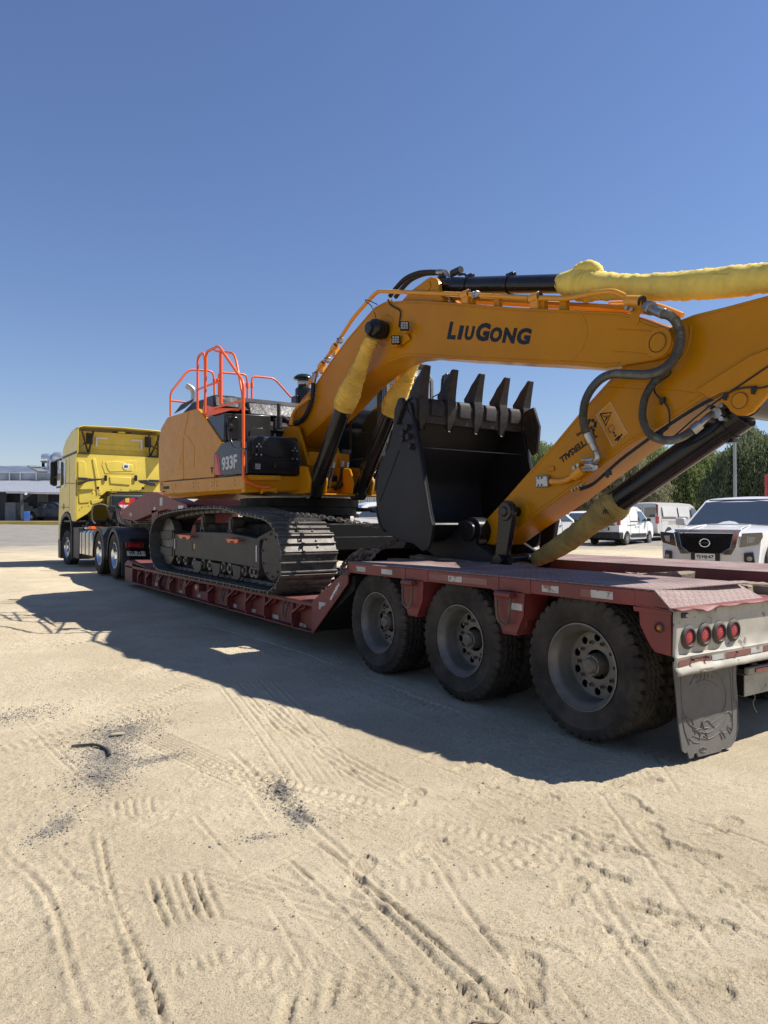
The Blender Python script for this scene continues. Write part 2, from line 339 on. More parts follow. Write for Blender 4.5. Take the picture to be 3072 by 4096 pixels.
def track(pts, width, depth, tread=None, pitch=.07, amp=.006, edge=.012, fade=.25, seed=0):
    """a wheel track pressed along a line on the ground: a shallow trough with raised edges and tread bars across it"""
    global Z
    P = [np.array([PZ(u, v).x, PZ(u, v).y]) for u, v in pts]; P = [np.array(p[:]) for p in P]
    Q = [np.array(q[:]) for q in smooth([(p[0], p[1], 0) for p in P], 5)]
    s0 = 0; best = np.full(GX.shape, 1e9); lat = np.zeros_like(GX); lon = np.zeros_like(GX)
    x0 = min(q[0] for q in Q)-width; x1 = max(q[0] for q in Q)+width; y0 = min(q[1] for q in Q)-width; y1 = max(q[1] for q in Q)+width
    ix = np.where((AX > x0) & (AX < x1))[0]; iy = np.where((AY > y0) & (AY < y1))[0]
    if not len(ix) or not len(iy): return
    sl = (slice(iy[0], iy[-1]+1), slice(ix[0], ix[-1]+1)); X = GX[sl]; Y = GY[sl]
    best = np.full(X.shape, 1e9); lat = np.zeros(X.shape); lon = np.zeros(X.shape)
    for a, b in zip(Q[:-1], Q[1:]):
        d = b[:2]-a[:2]; L = np.hypot(*d)
        if L < 1e-6: continue
        d = d/L; rx = X-a[0]; ry = Y-a[1]; t = np.clip(rx*d[0]+ry*d[1], 0, L); ex = rx-t*d[0]; ey = ry-t*d[1]; dd = np.hypot(ex, ey)
        m = dd < best; best[m] = dd[m]; lat[m] = (d[0]*ry-d[1]*rx)[m]; lon[m] = (s0+t)[m]; s0 += L
    hw = width/2; n = fbm(X*7, Y*7, 2, 20+seed); wob = n*.02*min(1, width/.12) + fbm(X*45, Y*45, 2, 12)*.006
    m = np.clip((hw+wob-best)/.011, 0, 1); m = m*m*(3-2*m)
    rim = np.exp(-((best-hw-wob-.014)/.013)**2)*(.55+1.3*np.clip(fbm(X*30, Y*30, 2, 9)+.35, 0, 1))
    fd = np.clip(lon/fade, 0, 1)*np.clip((s0-lon)/fade, 0, 1)*np.clip(.75+1.6*fbm(X*1.4, Y*1.4, 2, 30+seed), 0, 1.1)
    z = -depth*m + edge*rim*(.6+1.2*fbm(X*16, Y*16, 2, 8))
    if tread == 'bar':
        ph = (lon + .25*np.abs(lat))/pitch; w2 = np.clip(np.sin(2*np.pi*ph)*1.8, -1, 1); z = z + m*amp*w2*(np.abs(lat) > .12*width)
    if tread == 'zig':
        for k in (-.28, 0, .28):
            g = np.abs(lat-k*width-.012*np.sign(np.sin(2*np.pi*lon/pitch))); z = z + amp*1.4*np.exp(-(g/.009)**2)*m
        z = z + m*amp*np.clip(np.sin(2*np.pi*lon/pitch)*2, -1, 1)*(np.abs(lat) > .3*width)
    if tread == 'rib':
        z = z + m*amp*np.cos(2*np.pi*lat/pitch)
    Z[sl] += z*fd
def foot(u, v, ang, L=.29, kind=0, depth=.016):
    """the print of one boot"""
    p = PZ(u, v); ix = np.where(np.abs(AX-p.x) < .3)[0]; iy = np.where(np.abs(AY-p.y) < .3)[0]
    if not len(ix) or not len(iy): return
    sl = (slice(iy[0], iy[-1]+1), slice(ix[0], ix[-1]+1)); X = GX[sl]-p.x; Y = GY[sl]-p.y
    c, s = math.cos(ang), math.sin(ang); a = X*c+Y*s; b = -X*s+Y*c; t = a/L
    hw = .050*(1+.18*np.cos(2*np.pi*(t-.27))-.28*np.exp(-((t+.08)/.10)**2)); hw = hw*np.sqrt(np.clip(1-(np.abs(t)/.5)**5, 0, 1))
    e = np.clip((hw-np.abs(b))/.008, 0, 1)
    rim = np.exp(-((np.abs(b)-hw-.008)/.009)**2)*(np.abs(t) < .56)
    if kind == 0: pat = np.clip(2*np.sin(2*np.pi*(a+b)/.026)*np.sin(2*np.pi*(a-b)/.026), -1, 1)
    else: pat = np.clip(2*np.sin(2*np.pi*a/.021), -1, 1)
    Z[sl] += -depth*.8*e + e*.0045*pat + .0035*rim
def groove(pts, width, depth, edge=.008, seed=0, rag=1.0):
    track(pts, width, depth, None, edge=edge, fade=.12, seed=seed)
# the sharp double line running down to the lower right, with its feathered left side
groove([(1225,3350),(1389,3461),(1536,3592),(1721,3741),(1906,3907),(2054,4065),(2100,4130)], .028, .018, .009, 1)
groove([(1290,3412),(1400,3500),(1536,3642),(1680,3775),(1814,3907),(1980,4065),(2030,4130)], .022, .013, .007, 2)
track([(1260,3400),(1390,3520),(1520,3660),(1660,3790),(1800,3925),(1930,4060),(1990,4130)], .09, .004, 'bar', .035, .006, .003, .2, 3)
groove([(1139,3424),(1296,3563),(1481,3748),(1629,3926),(1721,4018),(1800,4130)], .022, .008, .012, 4)
track([(1080,3430),(1250,3610),(1400,3760),(1540,3900),(1640,4130)], .16, .012, None, .1, 0, .008, .3, 5)
# the ladder of an old lugged tyre at the lower left
groove([(340,3313),(375,3430),(407,3563),(470,3750),(518,3933),(556,4096),(565,4140)], .022, .012, .008, 6)
groove([(400,3330),(444,3563),(500,3700),(556,3822),(610,3950),(648,4081),(665,4140)], .022, .018, .010, 7)
track([(370,3320),(420,3563),(480,3740),(535,3900),(600,4090),(615,4140)], .12, .003, 'bar', .062, .007, .0, .15, 8)
track([(330,3400),(360,3563),(420,3740),(470,3900),(520,4090),(530,4140)], .10, .001, 'bar', .062, .0045, .0, .15, 9)
groove([(185,3396),(230,3440),(296,3517),(350,3560),(407,3591)], .020, .012, .010, 10)
groove([(-10,3400),(90,3490),(167,3563),(222,3655),(259,3804),(315,3989),(342,4096),(350,4140)], .022, .006, .016, 11)
track([(-40,3700),(60,3640),(160,3600),(230,3620)], .30, .004, 'rib', .05, .003, .004, .2, 12)
track([(950,3010),(1020,3100),(1200,3330)], .20, .006, 'bar', .08, .005, .006, .3, 13)
for k, (a, b) in enumerate(((0,0),(34,-6),(70,-14),(108,-20),(150,-24),(196,-30))):
    groove([(880+a,2740+b),(960+a*1.15,2850+b),(1060+a*1.3,2990+b),(1170+a*1.4,3150+b)], .020, .010, .006, 14+k)
track([(1020,2800),(1180,2930),(1400,3060),(1650,3200)], .20, .004, 'rib', .055, .005, .004, .3, 21)
track([(880,2700),(640,2800),(380,2900),(120,2990),(-200,3090)], .30, .003, 'bar', .075, .006, .004, .5, 22)
track([(900,2740),(660,2840),(400,2945),(150,3040)], .10, .002, 'bar', .06, .006, .004, .5, 23)
track([(2250,3060),(2620,3130),(3150,3250)], .34, .003, 'rib', .026, .0035, .003, .4, 24)
track([(2200,2960),(2700,3060),(3200,3150)], .30, .003, 'rib', .028, .0035, .003, .4, 25)
track([(2980,2960),(3200,3060)], .5, .003, 'rib', .028, .0035, .003, .4, 26)
track([(1500,2900),(1900,3000),(2300,3080),(2760,3140)], .30, .004, 'bar', .05, .004, .005, .4, 27)
track([(700,2500),(1100,2600),(1500,2760),(1900,2900)], .34, .006, 'bar', .08, .006, .006, .6, 28)
track([(100,2600),(420,2560),(700,2520)], .35, .005, 'bar', .09, .005, .006, .6, 29)
track([(0,2480),(300,2440),(560,2390)], .35, .008, 'bar', .1, .006, .006, .6, 30)
_r = random.Random(5)
for k in range(48):                             # many older, shallower, crossing tracks
    u0, v0 = _r.uniform(-100, 3000), _r.uniform(2650, 3900); a = _r.choice([.35,.5,.9,2.6,-.25,1.1]); L = _r.uniform(450, 1300)
    u1, v1 = u0+L*math.cos(a), v0+L*math.sin(a)*.7; um, vm = (u0+u1)/2+_r.uniform(-40,40), (v0+v1)/2+_r.uniform(-30,30)
    if min(v0, vm, v1) < 2450: continue
    if _r.random() < .5: groove([(u0,v0),(um,vm),(u1,v1)], _r.choice([.02,.026,.034]), _r.uniform(.005,.011), _r.uniform(.003,.007), 60+k)
    else: track([(u0,v0),(um,vm),(u1,v1)], _r.uniform(.12,.30), .002, _r.choice(['rib','bar']), _r.choice([.03,.045,.06]), _r.uniform(.003,.006), .004, .3, 60+k)
def comb(u0, v0, u1, v1, n, du, dv, w_=.03, d=.014):          # short parallel bars left by a spinning lugged tyre
    for i in range(n):
        track([(u0+du*i, v0+dv*i), ((u0+u1)/2+du*i-6, (v0+v1)/2+dv*i), (u1+du*i, v1+dv*i)], w_, d, None, edge=.006, fade=.05, seed=40+i)
comb(590,3510,670,3715,6, 44,-8, .024, .020)
comb(695,3850,725,3925,5, 42,-14, .022, .015)
comb(460,3200,470,3270,5, 36,-4, .022, .012)
comb(1170,3960,1130,4120,4, 90,-38, .05, .014)
comb(800,3480,840,3590,2, 25,40, .02, .008)
for u, v, a, k in [(2120,3900,.9,1),(2760,3960,-.6,0),(2750,3400,2.0,0),(2390,3480,1.9,1),(2280,3560,.4,1),(2500,3620,-.5,0),(2650,3650,-1.1,0),(2790,3690,-.7,0),(2450,3790,-.2,0),
        (2540,3210,1.2,0),(2420,3150,.2,0),(2150,3200,-.1,0),(2620,3330,.9,0),(2340,3350,-.5,0),(2960,3570,-.5,0),(3010,3890,-.4,0),(2440,3400,-.9,0),(2300,3720,-.3,0),(1990,3290,-.3,0),
        (2000,3130,.1,0),(1880,3060,.3,0),(2560,3120,-.4,0),(1960,3980,-.9,1),(1650,3190,.7,0),(2900,3300,.2,0),(1700,3390,.2,0),(1440,3480,.8,1)]:
    foot(u, v, a, kind=k)
# gravel lies in shallow patches
GR = np.zeros_like(GX)
def patch(u, v, rx, ry, ang=0, k=1.0):
    p = PZ(u, v); c, s = math.cos(ang), math.sin(ang); dx = GX-p.x; dy = GY-p.y; a = (dx*c+dy*s)/rx; b = (-dx*s+dy*c)/ry
    d = np.hypot(a, b)+.9*fbm(GX*2.6, GY*2.6, 3, 50); GR[:] = np.maximum(GR, k*np.clip(1.05-d*.8, 0, 1)*.9)
PATCH = [(500,2925,.52,.30,.9,1),(430,3010,.55,.22,1.4,1.0),(400,3110,.40,.20,1.4,.9),(620,3040,.30,.10,.1,.8),(1130,3160,.26,.10,1.25,1.1),(1195,3255,.22,.09,1.4,1.1),(1030,3350,.16,.05,-.3,.9),(235,3310,.24,.09,1.0,.95),(170,3350,.12,.08,.4,.8),(40,2870,.5,.26,.2,.7),(330,2480,.5,.5,0,.35),(2900,3320,.5,.16,-.5,.5),(20,2620,1.0,.4,0,.3)]
for p in PATCH: patch(*p)
GR2 = GR + .0
Z += near*GR*.012*fbm(GX*40, GY*40, 2, 60)
# sand pushed up round the trailer's tyres and by the tractor
Zg = gheight(GX, GY); Z = Z*np.clip(1.4-np.hypot(GX, GY)/60, .2, 1) + Zg
ny, nx = GX.shape
me = bpy.data.meshes.new('sandy_ground'); idx = np.arange(nx*ny).reshape(ny, nx)
quads = np.stack([idx[:-1,:-1], idx[:-1,1:], idx[1:,1:], idx[1:,:-1]], -1).reshape(-1, 4)
me.vertices.add(nx*ny); me.vertices.foreach_set('co', np.stack([GX, GY, Z], -1).astype(np.float32).ravel())
me.loops.add(quads.size); me.loops.foreach_set('vertex_index', quads.astype(np.int32).ravel())
me.polygons.add(len(quads)); me.polygons.foreach_set('loop_start', np.arange(0, quads.size, 4, dtype=np.int32))
try: me.polygons.foreach_set('loop_total', np.full(len(quads), 4, dtype=np.int32))
except Exception: pass
me.update(); me.shade_smooth()
at = me.attributes.new('gravel', 'FLOAT', 'POINT'); at.data.foreach_set('value', GR2.astype(np.float32).ravel())
gnd = bpy.data.objects.new('ground', me); C.objects.link(gnd); gnd['kind'] = 'structure'
def ground_z(x, y):
    i = int(np.clip(np.searchsorted(AY, y), 1, ny-1)); j = int(np.clip(np.searchsorted(AX, x), 1, nx-1)); return float(Z[i, j])
m = bpy.data.materials.new('dry_sand'); m.use_nodes = True; n = m.node_tree.nodes; l = m.node_tree.links; b = n['Principled BSDF']
b.inputs['Roughness'].default_value = .95; b.inputs['Specular IOR Level'].default_value = .15
g = n.new('ShaderNodeNewGeometry')
def nz(s, det=5, r=.6):
    t = n.new('ShaderNodeTexNoise'); t.inputs['Scale'].default_value = s; t.inputs['Detail'].default_value = det; t.inputs['Roughness'].default_value = r
    l.new(g.outputs['Position'], t.inputs['Vector']); return t.outputs['Fac']
def mp(f, a, c, lo=0., hi=1.):
    x = n.new('ShaderNodeMapRange'); x.interpolation_type = 'SMOOTHSTEP'; l.new(f, x.inputs[0])
    for i, q in zip((1,2,3,4), (a,c,lo,hi)): x.inputs[i].default_value = q
    return x.outputs[0]
def mx(f, a, c):
    x = n.new('ShaderNodeMix'); x.data_type = 'RGBA'
    for i, val in ((0,f),(6,a),(7,c)):
        if hasattr(val, 'links'): l.new(val, x.inputs[i])
        else: x.inputs[i].default_value = val if i == 0 else (*val, 1)
    return x.outputs[2]
def mm(op, a, c):
    x = n.new('ShaderNodeMath'); x.operation = op
    for i, val in enumerate((a, c)):
        if hasattr(val, 'links'): l.new(val, x.inputs[i])
        else: x.inputs[i].default_value = val
    return x.outputs[0]
col = mx(mp(nz(.9, 6), .35, .65), (0.490,0.411,0.281), (0.593,0.506,0.356))
col = mx(mp(nz(7, 5, .7), .45, .75, 0, .55), col, (0.410,0.345,0.244))
col = mx(mp(nz(150, 3, .75), .52, .62, 0, .72), col, (0.209,0.172,0.116))
col = mx(mp(nz(70, 3, .7), .58, .70, 0, .55), col, (0.684,0.619,0.475))
atn = n.new('ShaderNodeAttribute'); atn.attribute_name = 'gravel'
grv = mx(mp(nz(90, 2), .4, .6), (.075,.075,.078), (.16,.155,.15))
gf = mp(mm('ADD', atn.outputs['Fac'], mm('MULTIPLY', mm('SUBTRACT', nz(28, 4, .7), .5), 1.1)), .34, 1.15)
col = mx(gf, col, grv)
# further out the yard turns to grey compacted gravel
sp = n.new('ShaderNodeSeparateXYZ'); l.new(g.outputs['Position'], sp.inputs[0])
ds = mm('SQRT', mm('ADD', mm('POWER', sp.outputs['X'], 2.), mm('POWER', sp.outputs['Y'], 2.)), 0.)
far = mp(mm('ADD', ds, mm('MULTIPLY', mm('SUBTRACT', nz(.22, 5, .65), .5), 26.)), 27., 40.)
fc = mx(mp(nz(1.1, 6, .7), .35, .65), (.145,.145,.14), (.205,.20,.19)); fc = mx(mp(nz(20, 4, .7), .5, .7, 0, .5), fc, (.085,.083,.08))
col = mx(mm('MULTIPLY', far, .85), col, fc)
l.new(col, b.inputs['Base Color'])
bp = n.new('ShaderNodeBump'); bp.inputs['Distance'].default_value = .012; bp.inputs['Strength'].default_value = 1.0
hh = mm('ADD', nz(75, 5, .8), mm('MULTIPLY', nz(230, 3, .7), .5)); l.new(hh, bp.inputs['Height']); l.new(bp.outputs[0], b.inputs['Normal'])
me.materials.append(m)
# loose stones in the patches and thinly over the sand
def stones(name, pts, mt, kind='stuff'):
    V = []; F = []; ico = [(0,0,1),(.89,0,.45),(.28,.85,.45),(-.72,.53,.45),(-.72,-.53,.45),(.28,-.85,.45),(.72,.53,-.45),(-.28,.85,-.45),(-.89,0,-.45),(-.28,-.85,-.45),(.72,-.53,-.45),(0,0,-1)]
    fi = [(0,1,2),(0,2,3),(0,3,4),(0,4,5),(0,5,1),(1,6,2),(2,7,3),(3,8,4),(4,9,5),(5,10,1),(6,7,2),(7,8,3),(8,9,4),(9,10,5),(10,6,1),(11,7,6),(11,8,7),(11,9,8),(11,10,9),(11,6,10)]
    for x, y, r in pts:
        z = ground_z(x, y); a = random.random()*6.28; c, s = math.cos(a), math.sin(a); q = [random.uniform(.6, 1.2) for _ in range(3)]; k = len(V)
        for p in ico:
            e = random.uniform(.75, 1.2); px, py, pz = p[0]*q[0]*r*e, p[1]*q[1]*r*e, p[2]*q[2]*r*e*.75
            V.append((x+px*c-py*s, y+px*s+py*c, z+pz+r*.05))
        F += [(k+i, k+j, k+h) for i, j, h in fi]
    me = bpy.data.meshes.new(name); me.from_pydata(V, [], F); me.materials.append(mt); o = bpy.data.objects.new(name, me); C.objects.link(o); o['kind'] = kind; return o
gm = mat('gravel_stone', (.15,.145,.14), .85, var=.55, sc_=25, dust=.7, dcol=(.26,.22,.165), dsc=20)
sm = mat('sand_clod', (.26,.21,.145), .95, var=.3, sc_=12)
pts = []
for (u, v, rx, ry, ang, k) in PATCH[:10]:
    p = PZ(u, v); nst = int(2200*rx*ry*k*9)
    for _ in range(min(nst, 5200)):
        a = random.gauss(0, .5)*rx; b_ = random.gauss(0, .5)*ry; c, s = math.cos(ang), math.sin(ang)
        pts.append((p.x+a*c-b_*s, p.y+a*s+b_*c, random.choice([.0015,.002,.002,.003,.003,.004,.006])*random.uniform(.8,1.3)*(1.3 if random.random() < .15 else 1)))
stones('gravel', pts, gm)
pts = []
for _ in range(7000):
    y = random.uniform(.9, 1)*0 + .9 + 9*random.random()**1.6; x = random.uniform(-.9, .75)*0 + (y*.62-1.2) + random.uniform(-1, 1)*(1.2+y*.55)
    pts.append((x, y, random.choice([.002,.002,.003,.003,.004,.006])*(2.0 if random.random() < .02 else 1)))
stones('loose_pebbles', pts, sm)
# ================================================================ low loader trailer
def tyre_mb(Rr=.50, W=.27, rb=.29, n=160, kind='zig', depth=.017):
    mb = MB(); hw = W/2; sh = hw-.022
    side = [(rb, -hw+.035), (rb+.02, -hw+.018), (rb+.03, -hw+.010), (rb+.036, -hw+.012), (rb+.08, -hw+.001), (rb+.12, -hw-.004), (rb+.126, -hw-.007), (rb+.132, -hw-.004), (Rr-.052, -hw+.001), (Rr-.022, -hw+.009), (Rr-.010, -hw+.016)]
    xs = np.linspace(-sh, sh, 27); vs = []; prof_n = None; rings = []
    for i in range(n):
        a = 2*math.pi*i/n; pr = []
        for r, x in side:
            rr = r
            if r > Rr-.03 and (i % 4) < 1: rr = r-.026
            pr.append((rr, x))
        for x in xs:
            d = 0; zz = .007*(1 if (i // 2) % 2 else -1)
            if kind == 'zig':
                for g in (-.068, -.023, .023, .068):
                    if abs(x-g-zz) < .0085: d = depth
                if abs(x) > sh-.034 and (i % 4) < 1: d = depth*1.3
            elif kind == 'rib':
                for g in (-.075, -.03, .03, .075):
                    if abs(x-g) < .006: d = depth
            crown = .004*(x/sh)**2
            pr.append((Rr-d-crown, x))
        for r, x in reversed(side):
            rr = r
            if r > Rr-.03 and (i % 4) < 1: rr = r-.026
            pr.append((rr, -x))
        rings.append([(x, r*math.cos(a), r*math.sin(a)) for r, x in pr])
    rings.append(rings[0]); mb.loft(rings, cap=False, closed=False); return mb
def dish_rim(parent, lip=.300, xo=-.118, deep=.175, rd=.235, nh=10, hubr=.115, hubx=-.10, matr='rim', nuts=10, inner=True, hole=.028, hubmat='hub', nutmat='hub'):
    """deep outer rim of a dual wheel, outer face towards -X"""
    mb = MB(); prof = [(lip-.012, -xo), (lip, -xo), (lip-.02, -xo-.03), (rd+.02, .06), (rd+.02, xo+.055), (lip-.022, xo+.028), (lip-.008, xo+.020), (lip, xo+.004), (lip+.002, xo-.002), (lip-.008, xo-.004), (lip-.014, xo+.008), (lip-.030, xo+.022), (rd+.022, xo+.040), (rd+.010, xo+.06), (rd+.006, xo+deep-.02), (rd-.005, xo+deep-.004), (rd-.02, xo+deep)]
    mb.lathe(prof, (0,0,0), (1,0,0), 64)
    Mx = Matrix(((0,0,1,xo+deep),(1,0,0,0),(0,1,0,0),(0,0,0,1)))
    plate(mb, circ(0,0,rd-.018,56), [circ(.80*rd*math.cos(2*math.pi*(i+.5)/nh), .80*rd*math.sin(2*math.pi*(i+.5)/nh), hole*1.0, 14) for i in range(nh)] + [circ(0,0,hubr*.9,28)], .012, Mx)
    rim = mb.build('rim', M[matr], parent, smooth=40)
    for i in range(nuts):
        a = 2*math.pi*i/nuts; r = .66*rd; c = Vector((xo+deep, r*math.cos(a), r*math.sin(a)))
        if i == 0:
            nb = MB().cyl((0,0,0), (-.014,0,0), .0175, 6).cyl((-.014,0,0), (-.045,0,0), .011, 8).cyl((.0,0,0),(-.004,0,0),.026,12); nut = nb.build('lug_nut', M[nutmat], parent, smooth=0); nut.location = c
        else: put(nut, parent, c)
    return rim
def trailer_wheel(tr, x, y, z, first=None, flip=False):
    if first is None:
        hub = MB().lathe([(.001, -.045), (.030, -.048), (.045, -.044), (.050, -.034), (.056, -.03), (.057, -.018), (.072, -.016), (.078, .0), (.080, .05), (.080, .09)], (0,0,0), (1,0,0), 28)
        for i in range(5):
            a = 2*math.pi*i/5+.3; hub.cyl((-.016, .064*math.cos(a), .064*math.sin(a)), (-.024, .064*math.cos(a), .064*math.sin(a)), .007, 6)
        h = hub.build('wheel', M['hub'], None, smooth=30)
        t = tyre_mb().build('tyre', M['tyre'], h, smooth=30)
        dish_rim(h)
        lg = MB(); lg.box(-.0515,-.0495,-.022,.022,-.028,-.020); lg.box(-.0515,-.0495,-.022,.022,.020,.028); lg.box(-.0515,-.0495,-.028,-.020,-.028,.028); lg.box(-.0515,-.0495,.014,.022,-.028,.002); lg.box(-.0515,-.0495,-.004,.022,-.004,.004)
        lg.build('hub_emblem', M['rim'], h, smooth=0)
        h.parent = tr
        h.location = (x-tr.location.x, y-tr.location.y, z); h['label'] = 'near rear dual wheel with dusty deep rim'; return h
    c = copy_tree(first, tr, (x-tr.location.x, y-tr.location.y, z), (random.random()*6.28, 0, 0 if not flip else math.pi)); return c
TX0, TX1, TYR = 3.75, 6.55, 2.57
tr = thing('lowbed_trailer', (5.15, 8.5, 0), 'long dark red low loader trailer with three axles and worn checker plate deck', 'trailer')
ZD = 1.088
# --- rear deck over the wheels
o = MB().px([(2.70, ZD-.010), (2.70, ZD), (6.36, ZD), (6.36, ZD-.010)], TX0+.002, 4.75).build('deck_plate', M['checker'], tr, bevel=.003); o['label'] = 'near side strip of pink worn checker plate'
o = MB().poly3([(TX0+.002, 2.70, ZD), (4.75, 2.78, ZD), (4.82, 2.60, .978), (TX0+.002, 2.578, .974)], (0, .006, -.010)).build('deck_plate', M['checker'], tr, bevel=.002); o['label'] = 'sloping tail plate of checker steel'
o = MB().px([(2.75, ZD+.020), (2.75, ZD+.030), (7.2, ZD+.030), (7.2, ZD+.020)], 5.47, TX1).build('deck_plate', M['checker'], tr, bevel=.003); o['label'] = 'far side strip of checker plate'
def sheet(name, rows, mt, parent, th=None, **k):
    mb = MB(); mb.loft(rows, cap=False, closed=False); o = mb.build(name, mt, parent, **k)
    m = o.modifiers.new('thick', 'SOLIDIFY'); m.thickness = th or .006; m.offset = 0; return o
rail = MB()
for y0, y1 in ((2.84, 3.74), (3.82, 4.075), (4.155, 4.98), (5.045, 5.32), (5.38, 6.36)): rail.box(TX0, TX0+.012, y0, y1, .978, ZD-.012)
rail.px([(2.84,.978),(2.84,ZD-.012),(2.70,ZD-.012),(2.588,.972),(2.60,.962)], TX0, TX0+.012)
rail.build('side_rail', M['red'], tr, bevel=.003)
rp = MB()
for y0, y1 in ((3.74,3.82),(4.075,4.155),(4.98,5.045),(5.32,5.38)): MB().box(TX0-.004, TX0+.012, y0, y1, .974, ZD-.010).build('rail_stiffener', M['red'], tr, bevel=.002)
MB().box(TX0, TX0+.3, 6.345, 6.36, .978, ZD-.012).build('rail_end_plate', M['red'], tr, bevel=.002)
mb = MB(); mb.box(4.60,4.75,2.90,6.9,.74,ZD-.012); mb.box(5.47,5.62,2.65,6.9,.74,ZD+.018); mb.box(4.75,5.47,2.66,6.9,.90,.93)
for y in (3.85, 5.18): mb.box(3.79,4.6,y-.03,y+.03,.72,ZD-.013)
mb.box(TX1-.015,TX1,2.6,6.36,.97,ZD+.018); mb.build('rear_frame', M['red2'], tr, bevel=.004)
ax = MB()
for y in (3.33, 4.63, 5.90):
    ax.cyl((3.95,y,.5),(6.35,y,.5),.065,14)
    for x in (4.52, 5.78): ax.box(x-.05,x+.05,y-.42,y+.42,.58,.63); ax.box(x-.06,x+.06,y-.08,y+.08,.45,.62)
    ax.cyl((4.5,y-.1,.75),(4.5,y-.42,.60),.05,10)
ax.build('axle', M['dark'], tr, kind='stuff')
dk = MB(); dk.box(4.42,5.88,2.95,6.9,.64,.70); dk.build('brake_tank_cradle', M['dark'], tr)
wh = None
for y in (3.33, 4.63, 5.90):
    if wh is None: wh = trailer_wheel(tr, 3.935, y, .505)
    else: w2 = trailer_wheel(tr, 3.935, y, .505, wh); w2['label'] = 'middle rear dual wheel' if y < 5 else 'foremost rear dual wheel with mud dried on its tread'
tmesh = [k for k in kids(wh) if k.name.startswith('tyre')][0]
for y in (3.33, 4.63, 5.90):
    for x in (4.245, 6.05, 6.36):
        c = tmesh.copy(); C.objects.link(c); c.parent = tr; c.location = (x-5.15, y-8.5, .505); c.rotation_euler = (random.random()*6, 0, 0); c.name = 'inner_tyre'
# hanging boxes with D rings between the wheels
def hanger(y0, y1, lab):
    a, b = y0, y1; o = MB()
    out_ = [(b, .975), (a, .975), (a+.012, .812), (a+.085, .667), (b-.095, .667), (b-.012, .832)]
    o.px(out_, TX0-.012, TX0+.002)
    o.px([(a, .975), (a+.012, .975), (a+.024, .812), (a+.012, .812)], TX0-.014, TX0+.24); o.px([(a+.012,.812),(a+.024,.812),(a+.097,.667),(a+.085,.667)], TX0-.014, TX0+.24)
    o.px([(b, .975), (b-.012, .975), (b-.022, .832), (b-.012, .832)], TX0-.014, TX0+.24); o.px([(b-.012,.832),(b-.024,.832),(b-.105,.667),(b-.095,.667)], TX0-.014, TX0+.24)
    o.box(TX0-.014, TX0+.24, a+.085, b-.095, .655, .667)
    h = o.build('tie_down_bracket', M['red'], tr, bevel=.003); h['label'] = lab
    m = (a+b)/2
    MB().cyl((TX0-.05, m-.07, .953), (TX0-.05, m+.10, .953), .026, 14).build('ring_sleeve', M['red2'], h, bevel=.002)
    p = [(TX0-.05, m+.085, .95), (TX0-.05, m+.095, .93), (TX0-.055, m+.09, .85), (TX0-.06, m+.07, .77), (TX0-.062, m+.02, .735), (TX0-.06, m-.03, .75), (TX0-.055, m-.05, .84), (TX0-.05, m-.055, .93), (TX0-.05, m-.05, .95)]
    MB().tube(smooth(p, 4), .0115, 8).build('tie_down_ring', M['rust'], h)
hanger(3.785, 4.118, 'tie down bracket between the rear two wheels with its bent ring'); hanger(5.03, 5.36, 'tie down bracket between the front two wheels with its ring')
def strip(y0, y1, z0, z1, mt, x=TX0-.0015, nm='reflective_tape'):
    return MB().box(x, x+.0012, y0, y1, z0, z1).build(nm, M[mt], tr, smooth=0)
q = dict(ox=1300, oy=2150, s=.6028)
for (ua, ub, va, mt) in ((208,268,216,'tape_white'),(375,446,238,'tape_white'),(818,908,295,'tape_white'),(1440,1550,372,'tape_white'),(912,1075,312,'tape_red'),(690,815,285,'tape_red')):
    a = PX(1300+ua*.6028, 2150+va*.6028, TX0); b_ = PX(1300+ub*.6028, 2150+va*.6028, TX0); zc = 1.03
    strip(b_.y, a.y, 1.002, 1.050, mt)
strip(3.005, 3.185, 1.000, 1.050, 'tape_white'); strip(3.19, 3.27, 1.0, 1.05, 'tape_red')
a = PX(1900+193*.7064, 2350+95*.7064, TX0-.014); b_ = PX(1900+268*.7064, 2350+95*.7064, TX0-.014); strip(b_.y, a.y, .845, .895, 'tape_white', TX0-.0145)
# rear side box with amber marker
bx = MB(); pts = [(2.590,.952),(2.815,.952),(2.808,.862),(2.735,.742),(2.70,.708),(2.590,.700)]
bx.px(pts, TX0+.004, TX0+.32); box_ = bx.build('corner_box', M['red'], tr, bevel=.006)
bx2 = MB(); bx2.px([(2.580,.970),(2.595,.970),(2.85,.975),(2.845,.945),(2.580,.945)], TX0-.004, TX0+.01); bx2.build('corner_box_lip', M['red'], box_, bevel=.002)
def round_lamp(o, axis, r, parent, mt, name, cat=None, lab=None, depth=.012):
    o = Vector(o); a = Vector(axis)
    g = MB().lathe([(r*1.0, .001), (r*1.0, .010), (r*1.08, .016), (r*1.3, .012), (r*1.46, .004), (r*1.5, 0)], o, a, 28)
    l_ = MB().lathe([(.0005, .010), (r*.5, .009), (r*.85, .006), (r*.99, .0)], o, a, 28).build(name, M[mt], parent)
    for k in range(3):
        for j in range(1 if k == 0 else 6*k):
            if k == 0: q = o
            t = Vector((0,0,1)).cross(a).normalized(); u = a.cross(t); an = 6.283*j/max(1, 6*k); c = o+a*.008+(t*math.cos(an)+u*math.sin(an))*(r*.33*k)
            if k: pass
            led = led_mb; led.lathe([(.0005, .004), (r*.09, .002), (r*.12, -.002)], c, a, 6)
    g.build('lamp_ring', M['grommet'], l_)
    if lab: l_['label'] = lab
    return l_
led_mb = MB()
round_lamp((TX0+.003, 2.667, .862), (-1,0,0), .022, box_, 'amber', 'side_marker_lamp')
